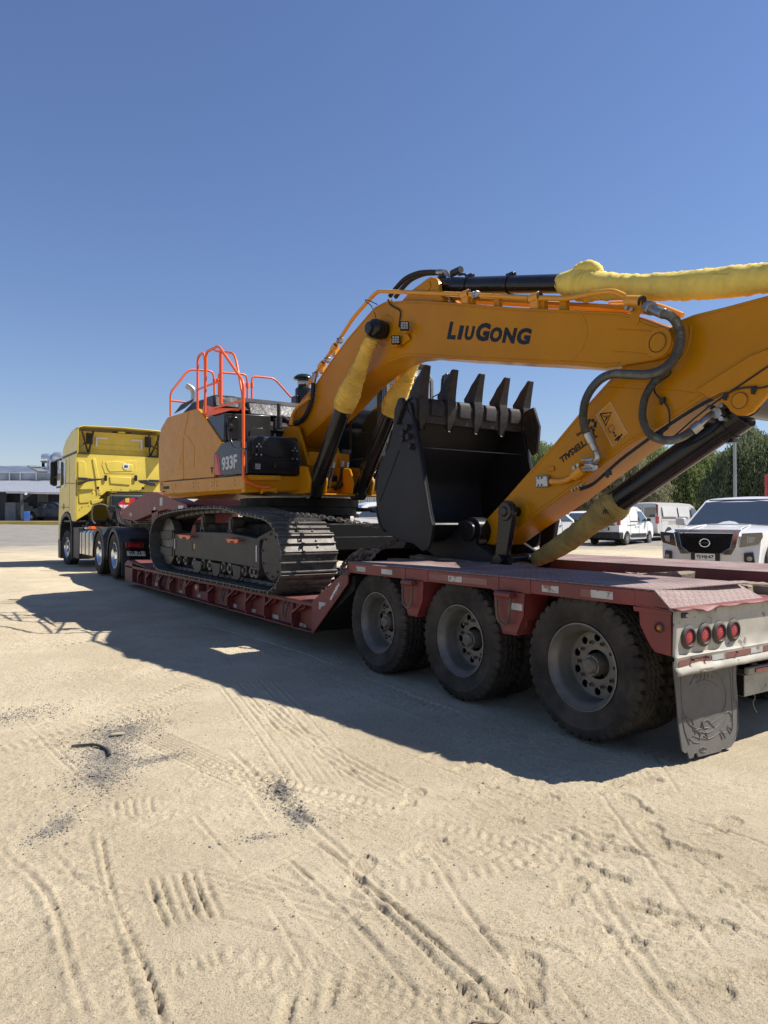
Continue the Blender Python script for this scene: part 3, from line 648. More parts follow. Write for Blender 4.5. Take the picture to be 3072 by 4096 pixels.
# --- rear bumper: a bent, scraped white sheet
rows = []
for x in np.linspace(TX0, TX1, 70):
    d = .012*math.sin(x*7)+.01*math.exp(-((x-4.0)/.12)**2); n = fbm(np.array(x*6.0), np.array(.5), 3, 77)*.012; n2 = fbm(np.array(x*16.0), np.array(3.5), 2, 78)*.010
    e = math.exp(-((x-4.02)/.14)**2); sag = -.018*math.exp(-((x-4.02)/.05)**2)
    rows.append([(x, 2.70, .985), (x, 2.585, .978+sag*.3), (x, 2.568, .968+sag), (x, 2.57, .93), (x, 2.57, .85), (x, 2.572+e*.004, .78), (x, 2.574+n+e*.012, .705), (x, 2.560+n+e*.006, .692), (x, 2.566+n*.6+e*.02, .66), (x, 2.570+n*.5, .634+n2*.3), (x, 2.558+n2, .626), (x, 2.545+n2-.008*e, .612), (x, 2.538+n2*.6, .590+n2*.5)])
bump = sheet('rear_bumper', rows, M['white'], tr, th=.005, smooth=50)
rows = [[(x, 2.80, .986), (x, 2.56, .9835), (x, 2.535, .979+(-.022*math.exp(-((x-4.05)/.05)**2)+.006*math.sin(x*23)*math.exp(-((x-4.2)/.4)**2))), (x, 2.531, .972+(-.022*math.exp(-((x-4.05)/.05)**2)))] for x in np.linspace(TX0, TX1, 60)]
sheet('bumper_top_flange', rows, M['red'], tr, th=.004, smooth=50)
for i, x in enumerate((3.892, 4.054, 4.214, 4.372, 5.93, 6.09, 6.25, 6.41)):
    round_lamp((x, 2.566, .806+.001*i), (0,-1,0), .049, bump, 'lens', 'tail_lamp', lab='%s round red tail lamp counted from the left' % ['first','second','third','fourth','fifth','sixth','seventh','eighth'][i])
led_mb.build('lamp_led', M['lens'], bump, kind='stuff')
c_ = PY(2550+520*.3617, 2250+590*.3617, 2.57)
MB().box(c_.x-.04, c_.x+.022, 2.556, 2.568, c_.z-.012, c_.z+.020).build('number_plate_lamp', M['grommet'], bump, bevel=.006)
MB().box(c_.x-.010, c_.x+.02, 2.551, 2.557, c_.z-.006, c_.z+.014).build('lamp_lens', M['lamp_clear'], bump, bevel=.004)
bt = ((3.79,4.13,'tape_red'),(4.14,4.285,'tape_white'),(4.29,4.56,'tape_red'),(4.565,4.71,'tape_white'),(4.715,5.0,'tape_red'),(5.0,5.15,'tape_white'),(5.15,5.43,'tape_red'),(5.43,5.58,'tape_white'),(5.58,5.86,'tape_red'))
for x0, x1, mt in bt:
    rws = [[(x, 2.5605+fbm(np.array(x*6.0), np.array(.5), 3, 77)*.009+.014*math.exp(-((x-4.02)/.14)**2), z) for z in (.690, .665, .640)] for x in np.linspace(x0, x1, 10)]
    mb = MB(); mb.loft(rws, cap=False, closed=False); mb.build('reflective_tape', M[mt], bump)
for x in (3.93, 4.08, 4.40, 4.85): MB().cyl((x, 2.568, .668), (x, 2.545, .668), .008, 6).build('bolt', M['rust'], bump)
# under-run bar, its lamp, and the mud flap
o = MB().box(4.735, 5.56, 2.70, 2.83, .305, .455); ub = o.build('underrun_bar', M['white'], tr, bevel=.008)
for xa in (4.75, 5.3): MB().box(xa, xa+.07, 2.8, 2.9, .455, .70).build('underrun_hanger', M['red2'], ub)
o = MB().box(4.72, 5.12, 2.66, 2.70, .464, .512).build('underrun_lamp', M['white'], ub, bevel=.01); MB().box(4.79, 5.10, 2.650, 2.662, .474, .500).build('lamp_lens', M['lens'], o, bevel=.003)
MB().box(4.728,4.734,2.705,2.825,.31,.45).build('tube_mouth', M['dark'], ub)
fz = [(395,1100),(398,1190),(430,1500),(452,1800),(490,2080),(525,2110),(545,2090),(570,2170),(612,2155),(622,2110),(650,2105),(668,2150),(920,2085),(935,2050),(955,2045),(975,2066),(1030,2035),(1066,1985),(1080,1950),(1106,1840),(1102,1500),(1085,1300),(1085,1090)]
fp = xz(fz, 2.66, 2550, 2250, .3617); fp = [(min(max(x, 3.86), 4.575), z) for x, z in fp]
mb = MB(); plate(mb, fp, [], .009, Matrix(((1,0,0,0),(0,0,-1,2.66),(0,1,0,0),(0,0,0,1)))); fl = mb.build('mud_flap', M['flap'], tr, bevel=.002); fl['label'] = 'torn black mud flap embossed with a star'
def FL(a, b): p = PY(2550+a*.3617, 2250+b*.3617, 2.66); return Vector((p.x, 2.654, p.z))
em = MB()
def line(pts, r=.0026, k=4, closed=False): em.tube(smooth([FL(*p) for p in pts], k, closed), r, 5, closed)
line([(470,1240),(480,1500),(500,1800),(560,2000),(560,1990)]); line([(1040,1120),(1055,1500),(1095,1560),(1095,1850),(1060,1950)], k=3); line([(1000,1130),(1020,1300),(1040,1620),(1040,1840)], k=3)
st = []
for i in range(10):
    a = math.pi/2+i*math.pi/5+.12; r = 78 if i % 2 == 0 else 30; st.append((712+r*math.cos(a), 1865-r*1.35*math.sin(a)))
line(st, .004, 1, True)
line([(480,1700),(500,1730),(530,1705),(560,1725),(590,1740),(610,1790),(600,1830),(630,1870),(620,1920),(590,1960),(560,1940)]); line([(960,1660),(1000,1650),(1030,1700),(1020,1760),(990,1800),(980,1860),(940,1880),(905,1840)])
line([(570,1350),(650,1220),(760,1190),(870,1230),(930,1310),(960,1400),(970,1500),(950,1600),(900,1700),(800,1780)]); line([(480,1380),(475,1480),(500,1650),(560,1780),(640,1830)]); line([(640,1330),(700,1300),(800,1320),(900,1380)])
line([(630,1850),(760,1880),(860,1820),(930,1740)]); line([(640,1930),(780,1945),(900,1870),(960,1780)]); line([(700,1820),(720,1760),(760,1740),(800,1780),(850,1830)])
line([(600,1980),(640,1990),(680,1985)]); line([(600,1915),(660,1925)]); line([(900,1880),(930,1950)],k=1); line([(925,1860),(965,1940)],k=1); line([(985,1840),(1020,1890),(1035,1850),(1005,1815)],k=1,closed=True)
line([(715+36*math.cos(a/12*6.28), 2065+28*math.sin(a/12*6.28)) for a in range(12)], .0022, 2, True)
for a in range(5): line([(640+a*45, 1290-8*abs(a-2)), (660+a*38, 1240-10*(2-abs(a-2)))], k=1)
em.build('embossing', M['flap'], fl, kind='stuff')
lettering('I.A.P', tuple(FL(715,2062)), (1,0,0), (0,0,1), .016, M['flap'], fl, align='CENTER')
MB().tube(smooth([PY(2550+a*.3617, 2250+b*.3617, 2.76) for a, b in ((1290,1460),(1300,1500),(1278,1545),(1290,1600),(1322,1660))], 4), .0016, 5).build('loose_wire', M['steel'], ub)
# --- ramp between deck and well
rp_ = [(7.149,.606),(6.40,1.00),(6.36,1.076),(6.36,.86),(7.131,.245),(7.17,.24)]
ramp = MB().px(rp_, TX0, TX0+.02).build('ramp_side', M['red'], tr, bevel=.003)
MB().px([(7.10,.606),(6.40,1.02),(6.38,.99),(7.10,.57)], TX0+.02, TX1-.1).build('ramp_plate', M['red2'], tr)
lp = MB().px([(6.735,.66),(6.515,.875),(6.475,.845),(6.69,.63)], TX0-.003, TX0-.001).build('maker_plate', M['tape_white'], ramp, smooth=0)
MB().px([(6.728,.66),(6.516,.867),(6.482,.843),(6.691,.637)], TX0-.005, TX0-.0035).build('plate_field', M['red'], lp, smooth=0)
lettering('GOREN', (TX0-.0065, 6.705, .650), (0,-.72,.70), (0,.70,.72), .034, M['paper'], lp, width=.262, bold=.05)
pp = [PX(500+a*.5425, 1900+b*.5425, TX0-.002) for a, b in ((1430,935),(1480,942),(1478,960),(1448,972),(1440,990),(1430,988))]
MB().poly3(pp, (-.002,0,0)).build('torn_sticker', M['tape_white'], ramp, smooth=0)
mb = MB(); mb.px([(7.2,.25),(6.3,.8),(6.3,.95),(7.2,.5)], TX0+.05, TX1-.3); mb.build('ramp_core', M['dark'], tr)
# --- the well bed
YB0, YB1, ZB = 7.14, 15.7, .590
bed = MB().px([(YB0+.0,ZB-.012),(YB0,ZB),(YB1-.6,ZB),(YB1-.6,ZB-.012)], TX0+.004, TX1).build('well_deck', M['red2'], tr, bevel=.002)
web = MB(); web.box(TX0+.09, TX0+.105, YB0+.01, YB1, .262, ZB-.014); web.box(TX0, TX0+.09, YB0+.01, YB1, .245, .260); web.box(TX0, TX0+.016, YB0+.01, YB1, ZB-.045, ZB-.013); web.build('side_web', M['red'], tr, bevel=.002)
core = MB(); core.box(TX0+.11, TX1-.1, YB0+.05, YB1, .27, .55); core.build('well_core', M['dark'], tr)
def YU(a): return PX(500+a*.5425, 2300, TX0).y
for i, a in enumerate((1232,1028,890,757,612,447,330,248,158,98)):
    y = YU(a); g = MB(); g.box(TX0, TX0+.088, y-.012, y+.012, .262, ZB-.05); g.px([(y+.012,.40),(y+.012,.44),(y-.24,ZB-.05),(y-.27,ZB-.05)], TX0-.012, TX0+.02); g.px([(y+.02,.30),(y+.02,.43),(y-.02,.43),(y-.02,.30)], TX0-.016, TX0-.002)
    if i < 4 or i == 5:
        mb = g; plate(mb, [(y-.06,.545),(y-.30,.545),(y-.28,.50),(y-.06,.43)][::-1], [circ(y-.10-.045*k, .520-.004*k, .013, 10) for k in range(4)]+[circ(y-.09, .475, .013, 10), circ(y-.135,.480,.012,10)], .010, Matrix(((0,0,1,TX0+.03),(1,0,0,0),(0,1,0,0),(0,0,0,1))))
    ob = g.build('outrigger', M['red'], tr, bevel=.002)
for a in (1178, 722, 412, 215, 290):
    y = YU(a)
    MB().tube(smooth([(TX0+.05,y+.05,.53),(TX0+.01,y+.055,.50),(TX0-.005,y+.05,.42),(TX0-.01,y+.01,.355),(TX0-.01,y-.03,.36),(TX0-.005,y-.045,.43),(TX0+.02,y-.04,.50),(TX0+.05,y-.04,.53)], 4), .013, 8).build('tie_down_ring', M['rust'], tr)
for a, b, mt in ((1310,1110,'tape_white'),(1110,1045,'tape_white'),(944,1000,'tape_white'),(806,963,'tape_white'),(545,890,'tape_white'),(412,855,'tape_white'),(232,805,'tape_white'),(320,825,'tape_red')):
    p = PX(500+a*.5425, 1900+b*.5425, TX0+.085); MB().box(TX0+.083, TX0+.088, p.y-.085, p.y+.085, p.z-.026, p.z+.026).build('reflective_tape', M[mt], tr, smooth=0)
p = PX(500+538*.5425, 1900+830*.5425, TX0); o = MB().box(TX0-.02,TX0+.08,p.y-.1,p.y+.1,p.z-.055,p.z+.055).build('marker_box', M['red'], tr, bevel=.005); MB().box(TX0-.03,TX0-.02,p.y-.05,p.y+.05,p.z-.03,p.z+.03).build('side_marker_lamp', M['amber'], o, bevel=.008)
for xa in (TX0, TX1-.3): MB().px([(15.1,.25),(15.72,.25),(15.72,.62),(15.5,.70),(15.1,.66)], xa, xa+.25).build('well_front_end', M['red2'], tr, bevel=.006)
mb = MB(); mb.px([(13.9,.60),(15.5,.70),(15.5,.66),(13.9,.59)], TX0+.02, TX0+.6); mb.build('well_front_ramp', M['red2'], tr, bevel=.006)
# --- goose neck reaching over the tractor
for xa, xb, nm in ((4.30,4.62,'near'),(5.70,6.02,'far')):
    g = MB().px([(18.4,1.79),(16.05,2.17),(15.4,2.14),(13.3,1.83),(13.3,1.74),(13.9,1.72),(14.6,1.76),(15.3,1.72),(16.2,1.62),(17.2,1.52),(18.3,1.58)], xa, xb).build('gooseneck_beam', M['red'], tr, bevel=.008)
    if nm == 'near':
        for a, b, ww, hh in ((1338,843,14,30),(1282,900,9,12),(1085,950,14,14),(1300,1180,1,1)):
            p = PX(a*.4822, 1600+b*.4822, xa); 
            if ww > 1: MB().box(xa-.003, xa-.001, p.y-.007*ww, p.y+.007*ww, p.z-.0028*hh, p.z+.0028*hh).build('reflective_tape', M['tape_white'], g, smooth=0)
        p = PX(1500*.4822, 1600+888*.4822, xa); MB().box(xa-.003,xa-.001,p.y-.16,p.y+.16,p.z-.03,p.z+.03).build('warning_label', M['paper'], g, smooth=0)
mb = MB(); mb.box(4.45,5.95,15.2,18.2,1.55,1.66); mb.px([(15.72,.3),(15.4,.3),(15.2,1.75),(15.7,1.75)], 4.3, 6.1); mb.build('gooseneck_floor', M['red2'], tr)
# --- spare tyre lying on the goose neck
sp_ = tmesh.copy(); C.objects.link(sp_); sp_.parent = tr; sp_.name = 'spare_tyre'; sp_.location = (5.0-5.15, 17.3-8.5, 2.02); sp_.rotation_euler = (0, R(84), 0)

# ================================================================ timbers lying in the middle of the deck
def timber(a, b, wd, ht, lab, grp='old timbers lying on the trailer deck'):
    a, b = Vector(a), Vector(b); d = b-a; L = d.length; d.normalize(); sx = d.cross(Vector((0,0,1))).normalized(); u = sx.cross(d); mid = (a+b)/2; rows = []
    n = 14
    for i in range(n+1):
        t = i/n; c = a+(b-a)*t; e = [Vector((random.gauss(0,1), random.gauss(0,1), random.gauss(0,1)))*(.0025 if 0 < i < n else .009) for _ in range(8)]
        k = 1 if 0 < i < n else .97
        o8 = [(-1,-.8),(-.85,-1),(.85,-1),(1,-.8),(1,.8),(.85,1),(-.85,1),(-1,.8)]
        rows.append([c+sx*(x*wd/2*k)+u*(y*ht/2*k)+q for (x, y), q in zip(o8, e)])
    root = Vector((mid.x, mid.y, mid.z-ht/2)); o = MB().loft(rows).build('timber', M['wood'], None, smooth=30)
    for v in o.data.vertices: v.co -= root
    o.location = root; return tag(o, lab, 'timber', grp)
timber((5.24,4.0,1.00), (5.05,3.32,1.07), .12, .09, 'grey splintered timber beam with a broken end sticking up over the near checker plate')
timber((4.90,2.98,1.00), (4.90,2.74,1.00), .09, .11, 'short weathered wood block beside a dark timber at the tail of the deck')
timber((5.14,3.05,1.00), (5.14,2.62,1.00), .20, .11, 'dark oily timber end with a pale sawn face at the tail of the trailer')
timber((4.90,6.75,1.075), (4.93,4.9,1.06), .16, .07, 'long dark plank under the bucket linkage on the trailer deck')
timber((5.02,4.7,1.02), (5.0,3.80,1.02), .16, .06, 'pale bleached plank lying behind the checker plate strip')
# ================================================================ excavator
ex = thing('excavator', (5.25, 10.6, .6), 'large yellow tracked excavator with orange handrails, boom folded over the trailer tail', 'excavator')
Y = M['yellow']; YB = M['boomy']
# --- tracks
def track_path():
    p = [(8.30,.598),(9.2,.598),(10.2,.598),(11.2,.598),(12.2,.598),(12.95,.61),(13.32,.74),(13.50,.98),(13.50,1.25),(13.33,1.48),(12.95,1.63),(12.2,1.70),(11.2,1.738),(10.3,1.74),(9.7,1.72),(9.1,1.645),(8.6,1.60),(8.22,1.55),(7.93,1.40),(7.78,1.20),(7.75,1.0),(7.82,.80),(8.0,.66)]
    return smooth([(0, a, b) for a, b in p], 8, True)
TP = track_path(); SL = [0]
for i in range(len(TP)): SL.append(SL[-1]+(TP[(i+1) % len(TP)]-TP[i]).length)
def at_path(s_):
    s_ %= SL[-1]; i = max(0, int(np.searchsorted(SL, s_))-1); i = min(i, len(TP)-1); t = (s_-SL[i])/(SL[i+1]-SL[i]); a, b = TP[i], TP[(i+1) % len(TP)]
    return a.lerp(b, t), (b-a).normalized()
NS = 50; pitch = SL[-1]/NS
sh = MB(); hp = pitch/2
prof = [(-hp-.008,-.004),(-hp-.008,-.016),(hp-.012,-.016),(hp-.002,-.030),(hp+.012,-.030),(hp+.012,-.010),(hp+.006,-.004),(hp-.008,.028),(hp-.020,.028),(hp-.030,-.004),(.010,-.004),(.004,.026),(-.008,.026),(-.016,-.004),(-hp+.034,-.004),(-hp+.026,.028),(-hp+.012,.028),(-hp+.006,-.004)]
sh.poly3([(-.385, t, n_-.028) for t, n_ in prof], (.77, 0, 0))
for bx_ in (-.13, .09):
    for bt in (-.045, .04): sh.cyl((bx_, bt, -.032), (bx_, bt, -.014), .014, 6)
lk = MB()
for sx_ in (-.075, .075):
    lk.px([(-.10,-.10),(-.12,-.075),(-.10,-.045),(.10,-.045),(.12,-.06),(.12,-.085),(.10,-.11),(.03,-.10)], sx_-.018, sx_+.018)
lk.cyl((-.10,.105,-.08),(.10,.105,-.08), .024, 10)
def build_track(xc, lab, links):
    fr = MB(); fr.add([], [])
    base = MB().box(xc-.07, xc+.07, 8.35, 12.9, .80, .86).build('track', M['track'], ex); base['label'] = lab
    first = None; fl_ = None
    for i in range(NS):
        c, d = at_path(i*pitch); n_ = Vector((0, -d.z, d.y)); n_ = -n_ if (c-Vector((0,10.6,1.15))).dot(n_) < 0 else n_
        ang = math.atan2(d.z, d.y)
        # local t along d ; local z = outward
        xax = d.cross(n_); Mt = Matrix((( xax.x, d.x, n_.x), (xax.y, d.y, n_.y), (xax.z, d.z, n_.z))).to_euler()
        loc = Vector((xc, c.y, c.z))-ex.location
        if first is None:
            first = sh.build('track_shoe', M['track'], None, smooth=0); first.parent = base; first.location = loc; first.rotation_euler = Mt
            fl_ = lk.build('track_link', M['track'], None, smooth=30); fl_.parent = base; fl_.location = loc; fl_.rotation_euler = Mt
        else:
            put(first, base, loc, Mt)
            if links: put(fl_, base, loc, Mt)
    return base
build_track(4.045, 'near side crawler track of triple grouser steel shoes', True); build_track(6.455, 'far side crawler track', False)
# track frame, near side
q3 = dict(ox=500, oy=1900, s=.5425)
XF = 3.83
fp_ = yz([(365,435),(560,418),(760,425),(990,470),(992,690),(700,640),(365,592)], XF, **q3)
tf = MB().px(fp_, XF, 4.12).build('track_frame', M['trackframe'], ex, bevel=.012)
MB().px(yz([(358,425),(366,425),(368,600),(358,598)], XF, **q3), XF-.015, 4.12).build('frame_flange', M['trackframe'], tf, bevel=.003)
MB().px(yz([(985,462),(1110,395),(1112,420),(1000,485),(1000,705),(985,700)], XF, **q3), XF-.02, 4.12).build('frame_flange', M['trackframe'], tf, bevel=.003)
MB().px(yz([(272,412),(358,408),(358,470),(300,478),(275,470)], XF, **q3), XF-.03, 4.1).px(yz([(270,520),(300,530),(358,535),(358,600),(300,590),(272,570)], XF, **q3), XF-.03, 4.1).px(yz([(280,470),(358,465),(358,540),(280,530)], XF, **q3), XF+.02, 4.1).build('idler_yoke', M['trackframe'], tf, bevel=.01)
c = PX(500+1092*.5425, 1900+592*.5425, 3.80); rr = .335
MB().lathe([(.001,-.06),(rr*.93,-.06),(rr*.96,-.05),(rr*.96,-.03),(rr,-.03),(rr,.02),(rr*1.04,.02),(rr*1.04,.22)], (3.84,c.y,c.z), (1,0,0), 28).build('final_drive_cover', M['trackframe'], ex, bevel=.003)
tb = MB()
for i in range(10):
    a = i*.628+.2; tb.cyl((3.775,c.y+.27*math.cos(a),c.z+.27*math.sin(a)),(3.76,c.y+.27*math.cos(a),c.z+.27*math.sin(a)),.016,6)
tb.build('cover_bolt', M['trackframe'], ex, kind='stuff')
MB().lathe([(.001,-.03),(.25,-.03),(.42,0),(.42,.14)], (3.86,12.98,1.15), (1,0,0), 28).build('idler_wheel', M['track'], ex)
for a, b in ((405,612),(455,620),(585,645),(632,655),(735,668),(780,678),(890,692),(945,700),(520,640),(975,705)):
    p = PX(500+a*.5425, 1900+b*.5425, 3.9); MB().cyl((3.88,p.y,p.z-.02),(4.06,p.y,p.z-.02),.085,16).cyl((3.85,p.y,p.z-.02),(3.9,p.y,p.z-.02),.035,10).build('track_roller', M['track'], tf)
for a in (530, 668, 822):
    MB().px(yz([(a-25,625+.12*(a-530)),(a+40,638+.12*(a-530)),(a+35,700+.18*(a-530)),(a+15,725+.18*(a-530)),(a-10,712+.18*(a-530))], 3.86, **q3), 3.84, 3.87).build('rock_guard', M['trackframe'], tf, bevel=.004)
for a, b in ((585,385),(790,415)):
    p = PX(500+a*.5425, 1900+b*.5425, 3.92)
    MB().px([(p.y-.13,p.z-.16),(p.y-.08,p.z+.02),(p.y+.08,p.z+.02),(p.y+.13,p.z-.16),(p.y+.09,p.z-.16),(p.y+.05,p.z-.03),(p.y-.05,p.z-.03),(p.y-.09,p.z-.16)], 3.88, 3.94).cyl((3.90,p.y,p.z+.13),(4.08,p.y,p.z+.13),.085,16).box(3.88,3.96,p.y-.05,p.y+.05,p.z,p.z+.18).build('carrier_roller', M['trackframe'], tf, bevel=.004)
for a, b in ((445,445),(800,475)):
    pts = [(a-47,b-10),(a+47,b-3),(a+42,b+24),(a+22,b+32),(a+12,b+12),(a-8,b+10),(a-15,b+26),(a-32,b+22)]
    MB().px(yz(pts, 3.76, **q3), 3.735, 3.75).px(yz([(a-47,b-10),(a+47,b-3),(a+47,b+3),(a-47,b-4)], 3.76, **q3), 3.735, 3.88).build('frame_step', M['orange'], ex, bevel=.003)
p = PX(500+490*.5425, 1900+523*.5425, XF); MB().box(XF-.004,XF-.002,p.y-.07,p.y+.07,p.z-.075,p.z+.075).build('frame_port', M['ink'], tf, smooth=0)
p = PX(500+513*.5425, 1900+525*.5425, XF); MB().box(XF-.004,XF-.002,p.y-.04,p.y+.04,p.z-.04,p.z+.04).build('tie_down_decal', mat('tan_decal', (.45,.28,.10), .5), tf, smooth=0)
for a, b, hh in ((374,508,.09),(977,580,.11)):
    p = PX(500+a*.5425, 1900+b*.5425, XF); MB().box(XF-.019,XF-.0165,p.y-.015,p.y+.015,p.z-hh,p.z+hh).build('white_decal', M['paper'], tf, smooth=0)
MB().px(fp_, 6.40, 6.68).box(6.36,6.70,8.2,12.9,.82,1.45).build('far_track_frame', mat('shaded_black', (.004,.004,.0045), .7, var=.2), ex, kind='stuff')  # near-black colour includes painted shade, as if bucket and boom covered it
M['slew'] = mat('slew_black', (.007,.007,.008), .5, var=.2)
# carbody and slew ring
MB().pz([(4.1,8.9),(4.6,8.45),(5.9,8.45),(6.4,8.9),(6.4,12.2),(5.9,12.7),(4.6,12.7),(4.1,12.2)], 1.10, 1.48).build('carbody', bpy.data.materials['shaded_black'], ex, bevel=.02)
MB().cyl((5.25,10.55,1.48),(5.25,10.55,1.62),.88,48).build('carbody_tower', bpy.data.materials['shaded_black'], ex, bevel=.01)
MB().lathe([(.6,0),(.93,0),(.93,.13),(.96,.13),(.96,.27),(.6,.27)], (5.25,10.45,1.60), (0,0,1), 56, True).build('slew_ring', M['slew'], ex, bevel=.006)
MB().box(4.46,6.05,8.3,8.46,1.12,1.30).box(4.46,6.05,8.28,8.47,.78,.84).build('carbody_cross_bar', bpy.data.materials["shaded_black"], ex, bevel=.01, kind="stuff")
def sticker(u, v, x=None, y=None, w_=.06, h_=.04, parent=None, m_='paper', lab=None):
    if x is not None:
        p = PX(u, v, x); o = MB().box(x-.003, x-.001, p.y-w_, p.y+w_, p.z-h_, p.z+h_)
    else:
        p = PY(u, v, y); o = MB().box(p.x-w_, p.x+w_, y-.003, y-.001, p.z-h_, p.z+h_)
    o = o.build('sticker', M[m_], parent or ex, smooth=0)
    if lab: o['label'] = lab
    return o
sticker(1299, 1991, y=9.50, w_=.05, h_=.03)
# --- swing frame and skirt
sf = MB(); sf.box(3.9, 6.75, 9.22, 13.0, 1.93, 2.10); sf.box(4.66, 5.95, 8.95, 9.25, 1.885, 1.91); sf.build('swing_frame', Y, ex, bevel=.008)
q2 = dict(ox=600, oy=1300, s=.4822); XH = 3.78
seams = [9.20, 10.38, 11.22, 12.40, 13.10]
def zlo(y): return 1.905 + (y-9.2)*.0165
def zhi(y): return 2.150 + (y-9.2)*.0235
for i in range(4):
    y0, y1 = seams[i]+.004, seams[i+1]-.004
    pts = [(XH+.02, zlo(y0))]
    o = MB(); r0 = []
    for yy in (y0, y1): r0.append([(XH+.05, yy, zlo(yy)-.005), (XH-.005, yy, zlo(yy)+.05), (XH-.005, yy, zhi(yy)-.012), (XH+.06, yy, zhi(yy)-.012)])
    o.loft(r0, closed=True); o = o.build('skirt_panel', Y, ex, bevel=.004)
    bo = MB()
    for yy in ((y0+.12) if i else y0+.35, y1-.10):
        for dz in (.07, .13): bo.cyl((XH-.004, yy, zhi(yy)-dz), (XH-.014, yy, zhi(yy)-dz), .012, 6)
    bo.build('panel_bolt', M['steel'], o, kind='stuff')
# front skirt under the tool box
MB().poly3([(XH,9.20,1.905),(4.66,9.20,1.955),(4.66,9.20,2.16),(XH,9.20,2.145)], (0,.12,0)).build('front_skirt', Y, ex, bevel=.012)
MB().poly3([(3.80,9.195,2.142),(4.28,9.195,2.150),(4.28,9.195,2.085),(3.86,9.195,2.075)], (0,-.10,0)).build('front_step', Y, ex, bevel=.006)
a = MB()
for k in range(9): a.box(3.95+k*.033, 3.965+k*.033, 9.09, 9.094, 2.10, 2.12)
a.build('step_grip', M['yellow2'], ex, kind='stuff')
MB().poly3([(4.02,9.19,1.98),(4.22,9.19,1.985),(4.24,9.19,1.90),(4.16,9.19,1.925),(4.06,9.19,1.925),(4.00,9.19,1.89)], (0,-.06,0)).build('rail_foot_bracket', Y, ex, bevel=.004)
# --- side doors
def door(pts, name, lab=None, depth=.10, x=XH, par=ex, bev=.012, mt=Y):
    o = MB().px(yz(pts, x, **q2), x, x+depth).build(name, mt, par, bevel=bev, seg=3)
    if lab: o['label'] = lab
    return o
d1 = door([(84,1298),(90,860),(140,772),(155,762),(322,712),(284,900),(275,1280)], 'engine_door', 'yellow side door with latch')
d2 = door([(279,1280),(288,900),(326,710),(392,694),(455,765),(600,978),(533,1074),(530,1262)], 'engine_door', 'yellow side door with the sloping shoulder', par=ex)
MB().px(yz([(108,965),(276,928),(273,1188),(112,1218)], XH, **q2), XH-.004, XH).build('door_pressing', Y, d1, bevel=.004)
MB().px(yz([(285,905),(305,912),(372,1010),(368,1185),(282,1198)], XH, **q2), XH-.004, XH).build('door_pressing', Y, d2, bevel=.004)
o = MB().px(yz([(229,1093),(259,1087),(259,1155),(229,1160)], XH, **q2), XH-.007, XH-.003).build('door_latch', Y, d1, bevel=.003)
MB().cyl((XH-.007, *yz([(246,1122)], XH, **q2)[0]), (XH-.012, *yz([(246,1122)], XH, **q2)[0]), .022, 12).build('latch_knob', M['yellow2'], o) if False else None
p = yz([(246,1122)], XH, **q2)[0]; MB().cyl((XH-.006, p[0], p[1]), (XH-.016, p[0], p[1]), .022, 12).build('key_cover', M['yellow2'], d1)
# counterweight: rounded tail
rows = []
for z, ins in ((2.02,.06),(2.08,.02),(2.6,0),(3.05,.0),(3.25,.03),(3.40,.14),(3.44,.24)):
    ring = []
    base = [(3.79,13.05),(3.79,13.35),(3.86,13.62),(4.05,13.82),(4.5,13.95),(5.25,14.0),(6.0,13.95),(6.45,13.82),(6.65,13.62),(6.72,13.35),(6.72,13.05)]
    for x, y in base: ring.append((5.25+(x-5.25)*(1-ins/1.5), y-(ins if y > 13.1 else 0), z+ (.0 if z>2.3 else (y-13.0)*.03)))
    rows.append(ring)
MB().loft(rows).build('counterweight', Y, ex, bevel=.015)
MB().box(3.82, 4.60, 9.3, 10.8, 2.10, 2.68).box(3.82, 6.70, 10.8, 13.06, 2.10, 3.0).build('engine_bay', M['satin'], ex)
MB().px([(13.0,3.0),(13.0,3.36),(11.3,3.32),(10.75,3.10),(10.75,3.0)], 3.87, 6.7).build('engine_bay_top', M['satin'], ex, bevel=.01)
# dark hood with vents
hd = MB(); hd.loft([[(3.95,12.85,3.36),(3.95,10.95,3.33),(6.6,10.95,3.33),(6.6,12.85,3.36)],[(4.12,12.45,3.64),(4.12,11.3,3.60),(6.4,11.3,3.60),(6.4,12.45,3.64)]]); hd = hd.build('engine_hood', M['satin'], ex, bevel=.03, seg=3); hd['label'] = 'dark grey engine hood with sloping vent'
pts = [PX(600+a*.4822, 1300+b*.4822, 4.02) for a, b in ((205,735),(262,660),(360,615),(350,640),(290,690))]
MB().poly3(pts, (-.012,.0,0)).build('hood_vent', M['ink'], hd)
sv = mat('black_film', (.035,.035,.038), .30, metal=.15, var=.5, sc_=6, bump=.006, bsc=7)
MB().loft([[(4.56,10.9,3.26),(5.5,10.9,3.26),(5.5,11.6,3.3),(4.56,11.6,3.3)],[(4.58,11.05,3.50),(5.5,11.05,3.50),(5.5,11.5,3.52),(4.58,11.5,3.52)]]).build('film_wrapped_cover', sv, ex, bevel=.03)
MB().loft([[(3.98,10.95,3.34),(4.45,10.95,3.34),(4.45,11.6,3.36),(3.98,11.6,3.36)],[(4.0,11.05,3.56),(4.42,11.05,3.57),(4.42,11.5,3.58),(4.0,11.5,3.58)]]).build('film_wrapped_cover', sv, ex, bevel=.04)
